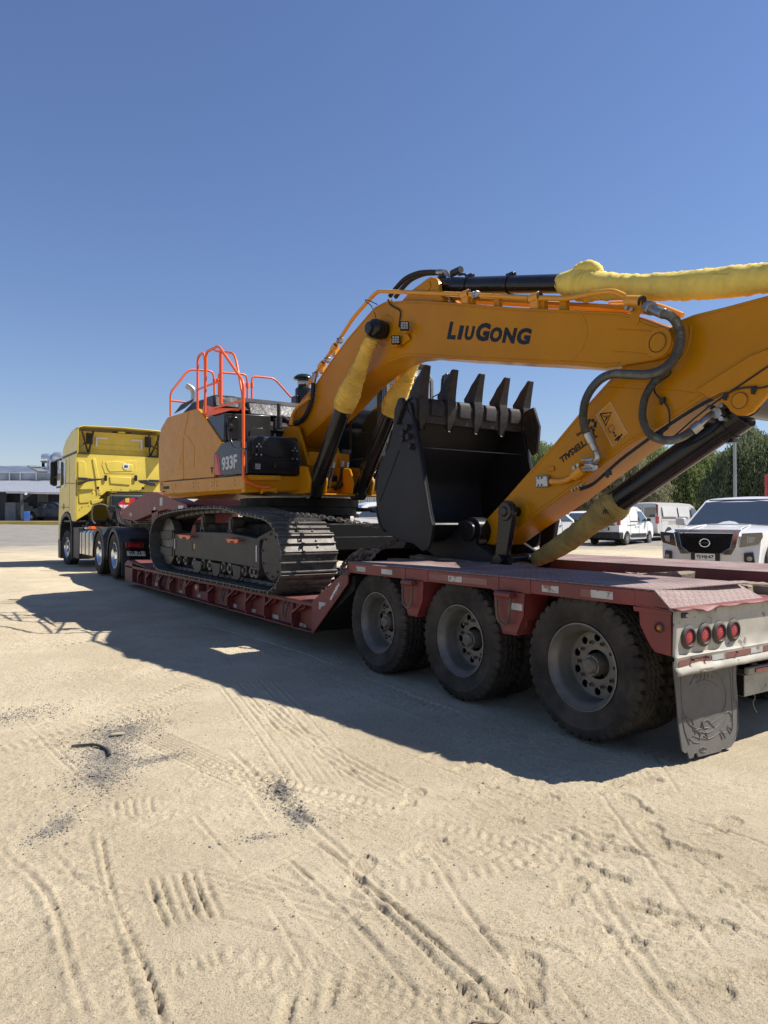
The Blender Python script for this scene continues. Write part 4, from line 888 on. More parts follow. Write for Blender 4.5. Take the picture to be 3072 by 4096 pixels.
# box behind the tool box (battery / filter compartment)
c1 = mat('smoked_panel', (.016,.018,.022), .3, coat=.15, var=.2, dust=.1)
MB().add([(3.80,10.06,2.69),(4.56,10.06,2.80),(4.555,10.06,3.14),(3.82,10.06,3.115),(3.80,10.73,2.95),(4.56,10.9,2.8),(4.555,10.9,3.16),(3.80,10.80,3.13)], [(0,1,2,3),(0,3,7,4),(3,2,6,7),(1,5,6,2),(4,7,6,5),(0,4,5,1)]).build('filter_compartment', c1, ex, bevel=.012)
MB().py(xz([(640,790),(655,780),(715,775),(728,785),(742,870),(740,945),(650,965),(643,940)], 10.045, **q2), 10.045, 10.055).build('side_mirror_glass', M['black'], ex, bevel=.004)
MB().py(xz([(830,870),(850,855),(930,855),(950,870),(960,930),(825,930)], 10.05, **q2), 10.045, 10.052).build('compartment_pressing', c1, ex, bevel=.004)
# --- tool box at the front corner
tb_ = MB(); tb_.loft([[(3.80,y,2.165),(4.645,y,2.175),(4.64,y,2.44),(4.60,y,2.45),(4.58,y,2.70-d),(4.52,y,2.715-d),(3.86,y,2.695-d),(3.80,y,2.64-d)] for y, d in ((9.165,.03),(9.19,0),(10.02,0))]); tb_ = tb_.build('tool_box', M['black'], ex, bevel=.022, seg=3); tb_['label'] = 'gloss black tool box with two hasps'
MB().py(xz([(838,960),(860,945),(1180,960),(1210,985),(1215,1075),(1110,1080),(1095,1100),(985,1100),(975,1080),(850,1075)], 9.158, **q2), 9.150, 9.17).build('box_lid', M['black'], tb_, bevel=.012)
MB().py(xz([(1030,1130),(1180,1140),(1215,1145),(1215,1165),(1170,1200),(1030,1195)], 9.158, **q2), 9.145, 9.17).build('box_pressing', M['black'], tb_, bevel=.012)
for a, b in ((895,1010),(1192,1045)):
    p = PY(600+a*.4822, 1300+b*.4822, 9.15); q_ = PY(600+a*.4822, 1300+(b+70)*.4822, 9.15); o = MB().box(p.x-.012,p.x+.012,9.118,9.148,q_.z+.01,p.z+.03).box(p.x-.04,p.x+.04,9.13,9.148,q_.z-.005,q_.z+.015).box(p.x-.035,p.x+.035,9.13,9.148,p.z-.005,p.z+.012).build('hasp', M['black'], tb_, bevel=.004)
    bm_ = MB()
    for x_, z_ in ((p.x-.03,p.z),(p.x+.03,p.z),(p.x-.035,q_.z+.005),(p.x+.035,q_.z+.005),(p.x,p.z+.035)): bm_.cyl((x_,9.13,z_),(x_,9.11,z_),.013,8)
    bm_.build('hasp_bolt', M['steel'], o, kind='stuff')
p = PY(600+885*.4822, 1300+1172*.4822, 9.15); o = MB().box(p.x-.062,p.x+.062,9.15,9.17,p.z-.055,p.z+.062).build('lamp_recess', M['ink'], tb_, bevel=.008)
o = MB().box(p.x-.038,p.x+.04,9.118,9.15,p.z-.048,p.z+.04).build('work_lamp', M['black'], ex, bevel=.008)
lb = MB()
for i in range(3):
    for j in range(3): lb.box(p.x-.034+i*.026,p.x-.012+i*.026,9.113,9.119,p.z-.042+j*.027,p.z-.02+j*.027)
lb.build('lamp_led', M['lamp_clear'], o, kind='stuff')
gp_ = MB().px(yz([(533,1076),(600,980),(757,950),(768,1236),(533,1246)], XH-.004, **q2), XH-.012, XH+.06).build('corner_panel', mat('charcoal_panel', (.016,.019,.027), .33, coat=.1, var=.1, dust=.05), ex, bevel=.006)
MB().px(yz([(536,1077),(553,1073),(578,1243),(536,1245)], XH-.014, **q2), XH-.0155, XH-.0125).build('red_stripe', mat('decal_red', (.55,.05,.015), .4), gp_, smooth=0)
MB().px(yz([(559,1071),(567,1070),(588,1242),(581,1243)], XH-.014, **q2), XH-.0155, XH-.0125).build('red_stripe', bpy.data.materials['decal_red'], gp_, smooth=0)
def side_text(txt, u, v, u2, h, x, mt, par, **k):    # lettering on a face that looks towards -X
    a = PX(u, v, x); b = PX(u2, v, x); return lettering(txt, (x, a.y, a.z), (0,-1,0), (0,0,1), h, mt, par, width=abs(a.y-b.y), **k)
lettering('933F', (XH-.014, *yz([(603,1212)], XH, **q2)[0]), (0,-1,.012), (0,0,1), .20, mat('decal_grey', (.42,.43,.45), .4), gp_, width=.60, bold=.035, sp=.95)
ch = PX(600+118*.4822, 1300+1362*.4822, XH-.01)
lettering('TATTERSALL', (XH-.008, PX(600+108*.4822,1900,XH).y, ch.z+.0), (0,-1,-.02), (0,0,1), .055, M['ink'], ex, width=.42, bold=.03)
lettering('Multimaq', (XH-.008, PX(600+108*.4822,1900,XH).y, ch.z-.06), (0,-1,-.02), (0,0,1), .03, M['ink'], ex, width=.16)
dm = MB(); py_ = PX(600+94*.4822, 1300+1345*.4822, XH-.01)
for a_, b_ in ((0,0),(0,.05),(.035,.08),(-.035,.08),(.05,.04),(-.05,.04),(0,-.04),(0,.1)): dm.px([(py_.y+a_+.014*math.cos(t_), py_.z+b_+.02*math.sin(t_)) for t_ in np.linspace(0, 5.2, 6)], XH-.0085, XH-.0065)
dm.build('dealer_logo', M['ink'], ex, kind='stuff')
o = side_text('STAGE', 600+503*.4822, 1300+1192*.4822, 600+522*.4822, .02, XH-.003, M['ink'], d2); o = side_text('V', 600+503*.4822, 1300+1236*.4822, 600+521*.4822, .10, XH-.003, M['ink'], d2, bold=.0)
# --- handrails
def rail_(name, pts, r=.019, k=4, par=ex, mt=None): return MB().tube(smooth(pts, k), r, 8).build(name, mt or M['orange'], par, smooth=60)
def rx(pts, x): return [PX(600+a*.4822, 1300+b*.4822, x) for a, b in pts]
def ry(pts, y): return [PY(600+a*.4822, 1300+b*.4822, y) for a, b in pts]
def corner(pts, r=.09):                        # straight runs with rounded bends
    P = [Vector(p) for p in pts]; o = [P[0]]
    for a, b, c in zip(P, P[1:], P[2:]):
        l1 = min(r, (b-a).length*.45); l2 = min(r, (c-b).length*.45); p = b+(a-b).normalized()*l1; q = b+(c-b).normalized()*l2
        for t in (0,.25,.5,.75,1): o.append((p*(1-t)**2)+(b*(2*t*(1-t)))+(q*t*t))
    return o+[P[-1]]
def bent(name, pts, r=.019, br=.09, mt=None, par=ex, n=8): return MB().tube(corner(pts, br), r, n).build(name, mt or M['orange'], par, smooth=60)
X1 = 3.72
P = rx([(775,1290),(775,470),(570,172),(465,225),(455,745)], X1)
a = PX(600+900*.4822, 1300+1328*.4822, 3.95)
hr = bent('access_handrail', [Vector((4.12,9.12,1.985)), Vector((3.95,9.14,1.985))]+P, .021); hr['label'] = 'tall bent orange handrail rising from the front corner'
bent('handrail_brace', rx([(530,690),(765,625)], X1), .017, par=hr)
bent('handrail_brace', [PX(600+528*.4822,1300+690*.4822,X1), PX(600+560*.4822,1300+702*.4822,4.0), PX(600+735*.4822,1300+705*.4822,4.0), PX(600+765*.4822,1300+680*.4822,X1)], .017, .05, par=hr)
h2 = bent('access_handrail', rx([(395,700),(395,262),(448,225),(456,300),(458,745)], 3.80), .02, .10); h2['label'] = 'narrow orange hoop handrail beside the hood'
bent('handrail_brace', rx([(398,535),(575,465)], 3.80), .016, par=h2)
h3 = bent('access_handrail', [PX(600+588*.4822,1300+655*.4822,4.02)]+[PX(600+588*.4822,1300+225*.4822,4.02)], .030); h3['label'] = 'thick upright orange post'
h4 = bent('access_handrail', rx([(523,190),(540,215),(690,232),(715,290),(768,590),(768,650)], 4.02), .019); h4['label'] = 'inner orange handrail following the climbing rail'
MB().px(yz([(435,745),(440,670),(470,670),(560,690),(640,690),(720,692),(600,725),(470,760)], 3.80, **q2), 3.80, 3.812).build('rail_foot_plate', M['orange'], ex)
hD = bent('deck_handrail', ry([(170,755),(170,560),(322,368),(515,382),(532,440),(534,582)], 12.6), .019); hD['label'] = 'orange guard rail at the tail corner'
bent('handrail_brace', ry([(175,628),(290,640)], 12.6), .017, par=hD)
hE = bent('deck_handrail', ry([(570,585),(570,392),(795,410),(808,460),(808,618)], 12.6), .019); hE['label'] = 'orange guard rail hoop in the middle of the hood'
hF = bent('deck_handrail', ry([(845,622),(845,425),(1030,442),(1170,600)], 12.6), .019); hF['label'] = 'orange guard rail sloping down to the air cleaner'
for a, b in ((534,470),(808,503),(846,503),(560,470)):
    p = PY(600+a*.4822, 1300+b*.4822, 12.6); MB().cyl((p.x,p.y,p.z-.03),(p.x,p.y,p.z+.05),.032,12).build('rail_clamp', M['orange'], ex)
# mirror on its bent arm
bent('mirror_arm', rx([(795,1028),(720,1028),(685,1010),(668,940),(664,800)], 3.66), .013, .06, M['black'])
p = PX(600+668*.4822, 1300+850*.4822, 3.66); MB().lathe([(.001,-.03),(.04,-.02),(.055,0),(.04,.03),(.001,.04)], p, (0,1,0), 14).build('mirror_knuckle', M['black'], ex)
MB().py([(p.x+.0,p.z-.18),(p.x+.14,p.z-.16),(p.x+.16,p.z+.10),(p.x+.12,p.z+.17),(p.x-.03,p.z+.16)], p.y+.05, p.y+.09).build('side_mirror', M['black'], ex, bevel=.015)
# exhaust, air cleaner
bent('exhaust_pipe', [Vector((4.28,12.85,3.55)),Vector((4.28,12.85,3.95)),Vector((4.16,12.9,4.02))], .055, .12, M['steel'], n=14)
pc = MB().lathe([(.001,0),(.15,0),(.155,.06),(.15,.5),(.12,.53),(.10,.54),(.10,.66),(.001,.66)], (5.90,11.6,3.42), (0,0,1), 28).build('air_cleaner', M['black'], ex)
MB().lathe([(.103,0),(.106,.01),(.106,.06),(.103,.07)], (5.90,11.6,4.0), (0,0,1), 24).build('clamp_band', M['steel'], pc)
MB().lathe([(.001,.0),(.10,0),(.17,.02),(.185,.045),(.175,.065),(.13,.10),(.10,.115),(.001,.12)], (5.90,11.6,4.075), (0,0,1), 32).build('cleaner_cap', mat('green_black_plastic', (.008,.022,.018), .25, coat=.4), pc)
MB().box(5.70,5.75,11.5,11.7,3.6,3.78).build('cleaner_bracket', M['black'], pc, bevel=.005)
# --- pedestal clutter behind the boom foot
MB().px([(10.4,2.15),(9.5,2.15),(9.35,2.35),(9.7,2.95),(10.1,3.0),(10.4,2.7)], 4.83, 4.88).px([(10.4,2.15),(9.5,2.15),(9.35,2.35),(9.7,2.95),(10.1,3.0),(10.4,2.7)], 5.40, 5.45).build('boom_bracket', Y, ex, bevel=.01, kind='stuff')
MB().px([(9.5,2.1),(9.5,2.35),(8.95,2.28),(8.85,2.1),(8.9,1.9),(9.5,1.9)], 4.60, 4.65).px([(9.5,2.1),(9.5,2.35),(8.95,2.28),(8.85,2.1),(8.9,1.9),(9.5,1.9)], 4.85, 4.90).px([(9.5,2.1),(9.5,2.35),(8.95,2.28),(8.85,2.1),(8.9,1.9),(9.5,1.9)], 5.30, 5.34).px([(9.5,2.1),(9.5,2.35),(8.95,2.28),(8.85,2.1),(8.9,1.9),(9.5,1.9)], 5.64, 5.69).build('cylinder_lug', Y, ex, bevel=.02, kind='stuff')
MB().box(4.9,5.6,9.45,9.5,1.92,2.55).build('front_plate', Y, ex)
MB().box(4.95,5.55,9.30,9.45,1.98,2.20).build('valve_block', M['satin'], ex, bevel=.01)
MB().box(5.92,6.75,8.95,9.2,1.92,2.14).box(5.66,5.92,8.97,9.2,1.90,2.14).build('cab_support', Y, ex, bevel=.01)
sticker(1491, 1929, y=8.945, w_=.055, h_=.045); 
wm = MB()
for k in range(3): pp_ = PY(1462+k*7, 1936, 8.945); wm.box(pp_.x-.011,pp_.x+.011,8.942,8.944,pp_.z-.02,pp_.z+.02)
wm.build('warning_icons', M['orange'], ex, kind='stuff')
for a, b, x_ in ((9.0,2.2,4.75),(9.0,2.2,5.75)): pass
hs = [((1318,1870),(1308,1920),(1290,1955)),((1332,1872),(1322,1915),(1310,1950)),((1368,1868),(1360,1920),(1340,1945)),((1388,1872),(1376,1925),(1352,1952))]
for pts in hs:
    P = [PY(u, v, 9.15) for u, v in pts]; o = MB().tube(smooth(P+[P[-1]+Vector((0,.3,-.03))], 4), .022, 8).build('hydraulic_hose', M['rubber'], ex)
    MB().tube([P[0]+Vector((0,0,.0)), P[0]+Vector((.015,0,.085))], .024, 10).build('hose_fitting', M['steel'], o)
MB().box(4.98,5.12,9.12,9.2,2.52,2.58).box(5.30,5.44,9.12,9.2,2.52,2.58).build('hose_clamp_block', M['satin'], ex, bevel=.005, kind='stuff')
# --- cab beyond the boom
cb = MB(); 
CX0, CX1, CY0, CY1, CZ0, CZ1 = 5.80, 6.75, 8.92, 10.75, 2.15, 3.90
cb.box(CX0,CX1,CY0,CY1,CZ0,CZ0+.35)
for x, y in ((CX0,CY0),(CX1-.07,CY0),(CX0,CY1-.07),(CX1-.07,CY1-.07),(CX0,9.75)): cb.box(x,x+.07,y,y+.07,CZ0+.35,CZ1)
cb.box(CX0,CX1,CY0,CY1,CZ1,CZ1+.09)
cab = cb.build('cab', M['satin'], ex, bevel=.02)
MB().box(CX0+.02,CX0+.03,CY0+.07,9.75,CZ0+.35,CZ1).build('side_window', M['glass'], cab); MB().box(CX0+.02,CX0+.03,9.82,CY1-.07,CZ0+.35,CZ1).build('side_window', M['glass'], cab)
MB().box(CX0+.07,CX1-.07,CY0+.02,CY0+.03,CZ0+.35,CZ1).build('windscreen', M['glass'], cab)
o = MB().box(6.0,6.5,9.7,10.2,2.5,2.7).box(6.0,6.5,10.15,10.3,2.7,3.4).build('seat', mat('seat_olive', (.20,.17,.03), .8), cab, bevel=.04)
p = PX(1367, 1655, CX0+.015); lettering('LIUGONG', (CX0+.017, p.y, p.z), (0,-1,0), (0,0,1), .05, M['paper'], cab, width=.30, bold=.03)
gy = CY0-.10; gd = MB(); 
for x in (5.90, 6.73): gd.bar((x,gy,2.35),(x,gy+.02,3.72),.05,.04)
gd.bar((5.90,gy+.02,3.72),(6.73,gy+.02,3.72),.04,.05); gd.bar((5.90,gy+.02,3.72),(6.02,gy+.22,4.04),.045,.045); gd.bar((6.73,gy+.02,3.72),(6.64,gy+.22,4.04),.045,.045); gd.bar((6.02,gy+.22,4.04),(6.64,gy+.22,4.04),.05,.05); gd.bar((5.90,gy,2.35),(6.73,gy,2.35),.04,.05)
gd.bar((6.02,gy+.22,4.04),(6.02,CY1,4.04),.04,.04); gd.bar((6.64,gy+.22,4.04),(6.64,CY1,4.04),.04,.04)
guard = gd.build('cab_guard', mat('guard_grey', (.13,.14,.15), .4), ex, bevel=.004)
gm_ = MB()
for i in range(1, 26): x = 5.90+.83*i/26; gm_.bar((x,gy+.01,2.36),(x,gy+.02,3.72),.0055,.0055)
for i in range(1, 42): z = 2.35+1.37*i/42; gm_.bar((5.90,gy+.015,z),(6.73,gy+.015,z),.0055,.0055)
for i in range(1, 24):
    x = 5.92+.80*i/24; gm_.bar((x,gy+.02,3.72),(6.02+.62*i/24,gy+.22,4.04),.0055,.0055)
for i in range(1, 11):
    t = i/11; gm_.bar((5.90+.12*t,gy+.02+.2*t,3.72+.32*t),(6.73-.09*t,gy+.02+.2*t,3.72+.32*t),.0055,.0055)
gm_.build('guard_mesh', M['steel'], guard, kind='stuff', smooth=0)
bent('mirror_stay', [Vector((6.73,gy,3.45)),Vector((6.86,gy-.05,3.52)),Vector((6.88,gy-.05,3.75))], .010, .03, M['black'])
MB().py([(6.88,3.50),(7.0,3.52),(7.05,3.80),(7.0,3.86),(6.90,3.80)], gy-.06, gy-.02).build('cab_mirror', M['black'], ex, bevel=.012)

# --- boom
BX0, BX1 = 4.95, 5.36
top = [(1160,1790),(1150,1735),(1169,1659),(1205,1600),(1258,1541),(1320,1448),(1389,1354),(1425,1312),(1454,1278),(1497,1229),(1535,1209),(1616,1201),(1692,1202),(1855,1213),(2050,1229),(2250,1238),(2388,1244),(2491,1249),(2549,1268),(2620,1294),(2655,1305),(2682,1333),(2694,1370),(2683,1406),(2655,1430),(2620,1440)]
bot = [(2582,1446),(2478,1465),(2420,1471),(2258,1459),(2050,1449),(1900,1441),(1801,1436),(1720,1429),(1660,1424),(1600,1431),(1550,1450),(1505,1478),(1476,1500),(1421,1551),(1360,1620),(1290,1690),(1229,1744),(1195,1790),(1185,1830)]
bp_ = yz(top+bot, BX0)
boom = MB().px(bp_, BX0, BX1).build('boom', YB, ex, bevel=.008, smooth=22); boom['label'] = 'bent yellow boom with a dark maker name'
tpw = yz(top[1:-4], BX0); btw = yz(bot[1:-1], BX0)
def weld(pts, x, inset, r=.006, par=boom, nm='weld_seam'):
    P = [Vector((x, a, b)) for a, b in pts]; c = Vector((x, 5.5, 3.0)); o = []
    for i, p in enumerate(P):
        d = (P[min(i+1, len(P)-1)]-P[max(i-1, 0)]).normalized(); n_ = Vector((0, -d.z, d.y)); o.append(p+n_*inset)
    return MB().tube(o, r, 6).build(nm, YB, par)
weld(tpw, BX0-.001, .030); weld(btw, BX0-.001, .030)
def boss(u, v, x, r, t, par, nm='pin_boss', mt=YB, dirx=-1, rim=True):
    p = PX(u, v, x); o = MB().lathe([(.001,0),(r*1.0,0),(r*1.0,-.0),(r,-t+.004),(r-.004,-t),(.001,-t)], p, (1,0,0), 36).build(nm, mt, par); 
    return o, p
o, p = boss(2634, 1371, BX0, .125, .012, boom)
MB().lathe([(.001,-.016),(.072,-.016),(.074,-.012),(.078,-.012),(.080,-.018),(.084,-.018),(.085,-.010)], p, (1,0,0), 32).build('pin_end', YB, o)
MB().lathe([(.073,-.0175),(.078,-.0175)], p, (1,0,0), 40).build('pin_grease_ring', M['ink'], o)
for pts in ([(2468,1318),(2560,1322),(2602,1325)], [(2455,1407),(2540,1412),(2585,1418)]):
    MB().tube([PX(u, v, BX0-.001) for u, v in pts], .006, 6).build('boss_rib', YB, boom)
MB().tube(smooth([PX(u, v, BX0-.0005) for u, v in ((2325,1250),(2345,1290),(2348,1340),(2330,1395),(2290,1440),(2260,1452))], 5), .004, 6).build('weld_seam', YB, boom)
def bl(txt, u, v, u2, hgt):
    a = PX(u, v, BX0-.001); b = PX(u2, v+ (u2-u)*.075, BX0-.001); d = (b-a); return lettering(txt, tuple(a), tuple(d), (0,0,1), hgt, M['ink'], boom, width=d.length, bold=.055, shear=.06, th=.002, name='maker_name')
H1 = .190
bl('L', 1787, 1356, 1821, H1); bl('I', 1828, 1358, 1848, H1*.80); bl('U', 1855, 1360, 1892, H1*.80)
bl('G', 1899, 1363, 1953, H1); bl('O', 1955, 1367, 2003, H1*.80); bl('N', 2007, 1371, 2059, H1*.80); bl('G', 2062, 1376, 2117, H1*.84)
# bracket for the stick cylinder on top of the boom
for x0 in (5.0, 5.28):
    MB().px(yz([(1600,1210),(1640,1165),(1705,1116),(1722,1107),(1742,1112),(1752,1128),(1756,1165),(1775,1205),(1700,1212)], x0), x0, x0+.06).build('cylinder_bracket', YB, boom, bevel=.012)
p = PX(1718, 1146, 5.02); MB().cyl((4.985,p.y,p.z),(5.35,p.y,p.z),.055,20).build('cylinder_pin', YB, boom, bevel=.003)
MB().px(yz([(1650,1206),(1700,1185),(1760,1180),(1800,1212)], 5.05), 5.06, 5.28).build('bracket_gusset', YB, boom)
# stick cylinder
A = PX(1760, 1143, 5.17); B = PX(2260, 1135, 5.17); Bd = (B-A).normalized()
sc1 = MB().cyl(A-Bd*.18, A, .075, 20).cyl(A, B+Bd*.1, .092, 32).build('stick_cylinder', M['black'], ex, bevel=.004)
for t in (.02, .28, .62):
    q_ = A.lerp(B, t); MB().cyl(q_-Bd*.012, q_+Bd*.012, .103, 32).box(q_.x-.03,q_.x+.03,q_.y-.05,q_.y+.05,q_.z+.09,q_.z+.12).build('cylinder_band', M['black'], sc1, bevel=.003)
bent('cylinder_tube', [PX(1835,1100,5.3),PX(1860,1095,5.3),PX(1872,1115,5.3)], .014, .04, M['black'])
MB().tube([A+Bd*.1+Vector((.06,0,.095)), B+Vector((.06,0,.095))], .010, 6).build('cylinder_tube', M['black'], sc1)
def sleeve(name, cpts, rad, mt, seed, lab, amp=.10, n=30, step=5, par=ex, wr=18):
    P = smooth(cpts, step*3); m = len(P); rr_ = []
    for i in range(m):
        t = i/(m-1)*(len(rad)-1); k = min(int(t), len(rad)-2); f = t-k; rr_.append(rad[k]*(1-f)+rad[k+1]*f)
    mb = MB(); rings = []; up = None
    for i in range(m):
        d = (P[min(i+1, m-1)]-P[max(i-1, 0)]).normalized()
        if up is None: up = Vector((1,0,0))
        up = (up-d*up.dot(d)).normalized(); e = d.cross(up); ring = []
        for j in range(n):
            a = 2*math.pi*j/n; s_ = i/m*wr
            q1 = float(fbm(np.array(s_*.9+seed+1.1*math.cos(a)), np.array(1.8*math.sin(a)+s_*.35), 3, seed)); q2 = abs(float(fbm(np.array(s_*3.2+1.3*math.cos(a+s_*.3)+seed), np.array(1.2*math.sin(a+s_*.3)), 2, seed+5)))
            w_ = 1+amp*(.95*q1-2.3*q2+.40)
            tt_ = i/m
            if name == 'rod_sleeve' and 'boom' in lab and .34 < tt_ < .60: w_ += .10*math.sin(s_*9.5+1.6*math.sin(a*2+seed)+a)*math.sin((tt_-.34)/.26*math.pi)
            ring.append(P[i]+(up*math.cos(a)+e*math.sin(a))*(rr_[i]*w_))
        rings.append(ring)
    mb.loft(rings); o = mb.build(name, mt, par, smooth=50); o['label'] = lab; return o
C3 = [PX(u, v, 5.17) for u, v in ((2243,1134),(2290,1136),(2335,1138),(2400,1143),(2520,1150),(2700,1145),(2900,1130),(3072,1110),(3200,1092))]
sleeve('rod_sleeve', C3, [.090,.125,.150,.150,.122,.108,.112,.118,.115,.105,.10], M['cloth3'], 3, 'lemon yellow fabric sleeve round the stick cylinder rod', .14, 26, 6, wr=34)
sleeve('sleeve_knot', [PX(u, v, 5.15) for u, v in ((2290,1118),(2318,1098),(2345,1082),(2378,1078),(2400,1096))], [.05,.085,.085,.07,.04], M['cloth3'], 9, 'bunched tie of the lemon sleeve', .25, 16, 4, wr=8)
# hoses over the boom head
def hose(name, pts, r, mt, n=10, k=6, rib=0, par=ex, step=.012, lab=None):
    P = smooth(pts, k)
    if rib:
        Q = [P[0]]; 
        for a, b in zip(P, P[1:]):
            m_ = max(1, int((b-a).length/(step/2)))
            for j in range(1, m_+1): Q.append(a.lerp(b, j/m_))
        P = Q; r = [r+(rib if i % 2 else -rib) for i in range(len(P))]
    o = MB().tube(P, r, n).build(name, mt, par, smooth=80 if not rib else 25)
    if lab: o['label'] = lab
    return o
for x, d in ((5.16, 0), (5.34, 22)):
    hose('boom_hose', [PX(u+d, v+d*.2, x) for u, v in ((1560,1185),(1585,1152),(1622,1115),(1671,1093),(1715,1088),(1752,1089))], .030, M['rubber'])
    f = [PX(u+d*.2, v, x) for u, v in ((1752,1089),(1776,1088),(1790,1092),(1800,1108),(1800,1120))]
    MB().tube(smooth(f, 4), .026, 10).cyl(f[0], f[1], .036, 12).cyl(f[4]-Vector((0,0,.02)), f[4]+Vector((0,0,.02)), .045, 14).build('hose_fitting', M['steel'], ex)
    sg = PX(1826, 1086, x); MB().cyl(sg+Vector((0,.08,0)), sg-Vector((0,.08,0)), .04, 12).build('fitting_block', M['satin'], ex)
# steel pipes lying on the boom
PP = [(1165,1700),(1172,1668),(1215,1612)]
def pipe(pts, x, r, dy=0, dz=0, n=10, nm='hydraulic_pipe'):
    P = [PX(u, v, x)+Vector((0,dy,dz)) for u, v in pts]; return bent(nm, P, r, .12, M['yellow2'], n=n)
main = [(1232,1540),(1258,1500),(1353,1365),(1416,1267),(1508,1166),(1530,1165),(1839,1177),(2050,1188),(2271,1195),(2362,1175),(2448,1163),(2490,1180),(2572,1222)]
pipe(main, 4.99, .026)
o_ = [PX(u, v, 4.99) for u, v in main]
def shift(pts, dx, dy, dz): return [p+Vector((dx,dy,dz)) for p in pts]
low = [PX(u, v, 4.99) for u, v in ((1250,1530),(1285,1478),(1370,1365),(1440,1275),(1480,1235),(1520,1208))]
bent('hydraulic_pipe', shift(low, .16, -.02, .045), .024, .1, M['yellow2'])
run2 = [PX(u, v, 4.99) for u, v in ((1700,1195),(2050,1214),(2300,1228),(2420,1236),(2500,1240))]
bent('hydraulic_pipe', shift(run2, .22, 0, .05), .022, .1, M['yellow2']); bent('hydraulic_pipe', shift(run2, .46, 0, .05), .022, .1, M['yellow2'])
bent('hydraulic_pipe', [PX(u, v, 5.45) for u, v in ((2440,1215),(2560,1212),(2640,1225),(2730,1262))], .026, .1, M['yellow2'])
bent('hydraulic_pipe', [PX(u, v, 5.30) for u, v in ((2440,1225),(2600,1225),(2700,1265))], .024, .1, M['yellow2'])
for (u, v), x in (((1338,1388),4.99),((1288,1458),4.99),((1863,1178),4.99),((2140,1190),4.99)):
    p = PX(u, v, x); d = Vector((0,-1,0)) if u > 1600 else (PX(1353,1365,x)-PX(1258,1500,x)).normalized()
    o = MB().cyl(p-d*.06, p+d*.06, .046, 14).box(p.x-.02,p.x+.05,p.y-.05,p.y+.05,p.z-.13,p.z).build('pipe_clamp', M['yellow2'], boom, bevel=.004)
    MB().cyl(p-d*.068, p-d*.06, .042, 14).cyl(p+d*.06, p+d*.068, .042, 14).build('clamp_rubber', M['rubber'], o)
for u, v in ((1360,1362),(1310,1440),(1262,1498),(1905,1180)):
    p = PX(u, v, 4.97); MB().obox(p, (.035,.035,.035)).cyl(p+Vector((-.03,0,.02)), p+Vector((-.055,0,.02)), .012, 8).cyl(p+Vector((-.03,0,-.02)), p+Vector((-.055,0,-.02)), .012, 8).build('pipe_flange', M['steel'], boom, bevel=.006)
for u, v in ((1880,1212),(1985,1222),(2165,1234),(2250,1238)):
    p = PX(u, v, 5.0); MB().box(p.x, p.x+.05, p.y-.04, p.y+.04, p.z-.03, p.z+.085).build('pipe_stand', YB, boom)
# foot hose
fh = [PX(u, v, 4.90) for u, v in ((1253,1532),(1252,1560),(1246,1600),(1224,1658),(1195,1688),(1165,1692),(1145,1678),(1128,1668))]
hose('foot_hose', fh, .034, M['rubber'], rib=.0035, step=.03)
MB().tube([PX(1262,1495,4.92), PX(1254,1532,4.90)], .032, 12).build('hose_fitting', M['steel'], ex); MB().tube([PX(1135,1672,4.9), PX(1112,1672,4.9)], .036, 12).build('hose_fitting', M['steel'], ex)
bent('hydraulic_pipe', [PX(u, v, 4.86) for u, v in ((1166,1700),(1168,1665),(1190,1630),(1240,1590))], .03, .1, M['yellow2'])
MB().tube([PX(1166,1700,4.86), PX(1168,1668,4.86)], .042, 12).build('pipe_clamp', M['yellow2'], ex)
for k, (a, b, c_) in enumerate(((1118,1690,.04),(1100,1700,.03),(1090,1760,.05),(1115,1640,.03))):
    p = PX(a, b, 4.75); MB().cyl(p-Vector((0,0,.1)), p+Vector((0,0,.1)), c_, 10).build('valve_cap', M['satin'], ex, bevel=.004)
# --- boom cylinders and their fabric sleeves
def boom_cyl(x, lab):
    a = Vector((x, 9.02, 1.93)); b = Vector((x, 8.16, 3.03)); c = Vector((x, 7.42, 3.85)); d = (b-a).normalized()
    o = MB().cyl(a-d*.02, b+d*.12, .112, 32).cyl(Vector((x-.09,a.y,a.z)), Vector((x+.09,a.y,a.z)), .105, 24).build('boom_cylinder', M['black'], ex, bevel=.006); o['label'] = lab
    MB().cyl(a.lerp(b,.30)-d*.02, a.lerp(b,.30)+d*.02, .122, 32).build('cylinder_band', M['black'], o)
    MB().tube([a.lerp(b,.1)+Vector((.02,-.13,-.04)), a.lerp(b,.9)+Vector((.02,-.13,-.03))], .012, 6).build('cylinder_tube', M['black'], o)
    sleeve('rod_sleeve', [b-d*.03, b+d*.10, b.lerp(c,.30), b.lerp(c,.45), b.lerp(c,.6), b.lerp(c,.8), c-d*.12, c-d*.06], [.125,.152,.150,.118,.108,.092,.088,.088,.088,.080], M['cloth'], int(x*10), 'mustard fabric sleeve over the '+lab, .15, 30, 9, wr=22)
    return b, c
boom_cyl(4.75, 'near boom cylinder'); boom_cyl(5.50, 'far boom cylinder')
p = PX(1502, 1316, 4.80); o = MB().lathe([(.001,-.12),(.068,-.12),(.078,-.11),(.078,-.075),(.10,-.07),(.12,-.05),(.13,.0),(.12,.10),(.10,.15),(.001,.15)], p, (1,0,0), 30).build('boom_pin_end', M['black'], ex, bevel=.004)
MB().lathe([(.001,0),(.17,0),(.19,-.01),(.20,-.0)], (BX0-.001, p.y, p.z), (1,0,0), 40).build('pin_boss', YB, boom)
hose('lamp_cable', [PX(u, v, 4.88) for u, v in ((1505,1280),(1500,1258),(1486,1225),(1466,1208),(1462,1200),(1475,1202),(1510,1218))], .006, M['rubber'], 6)
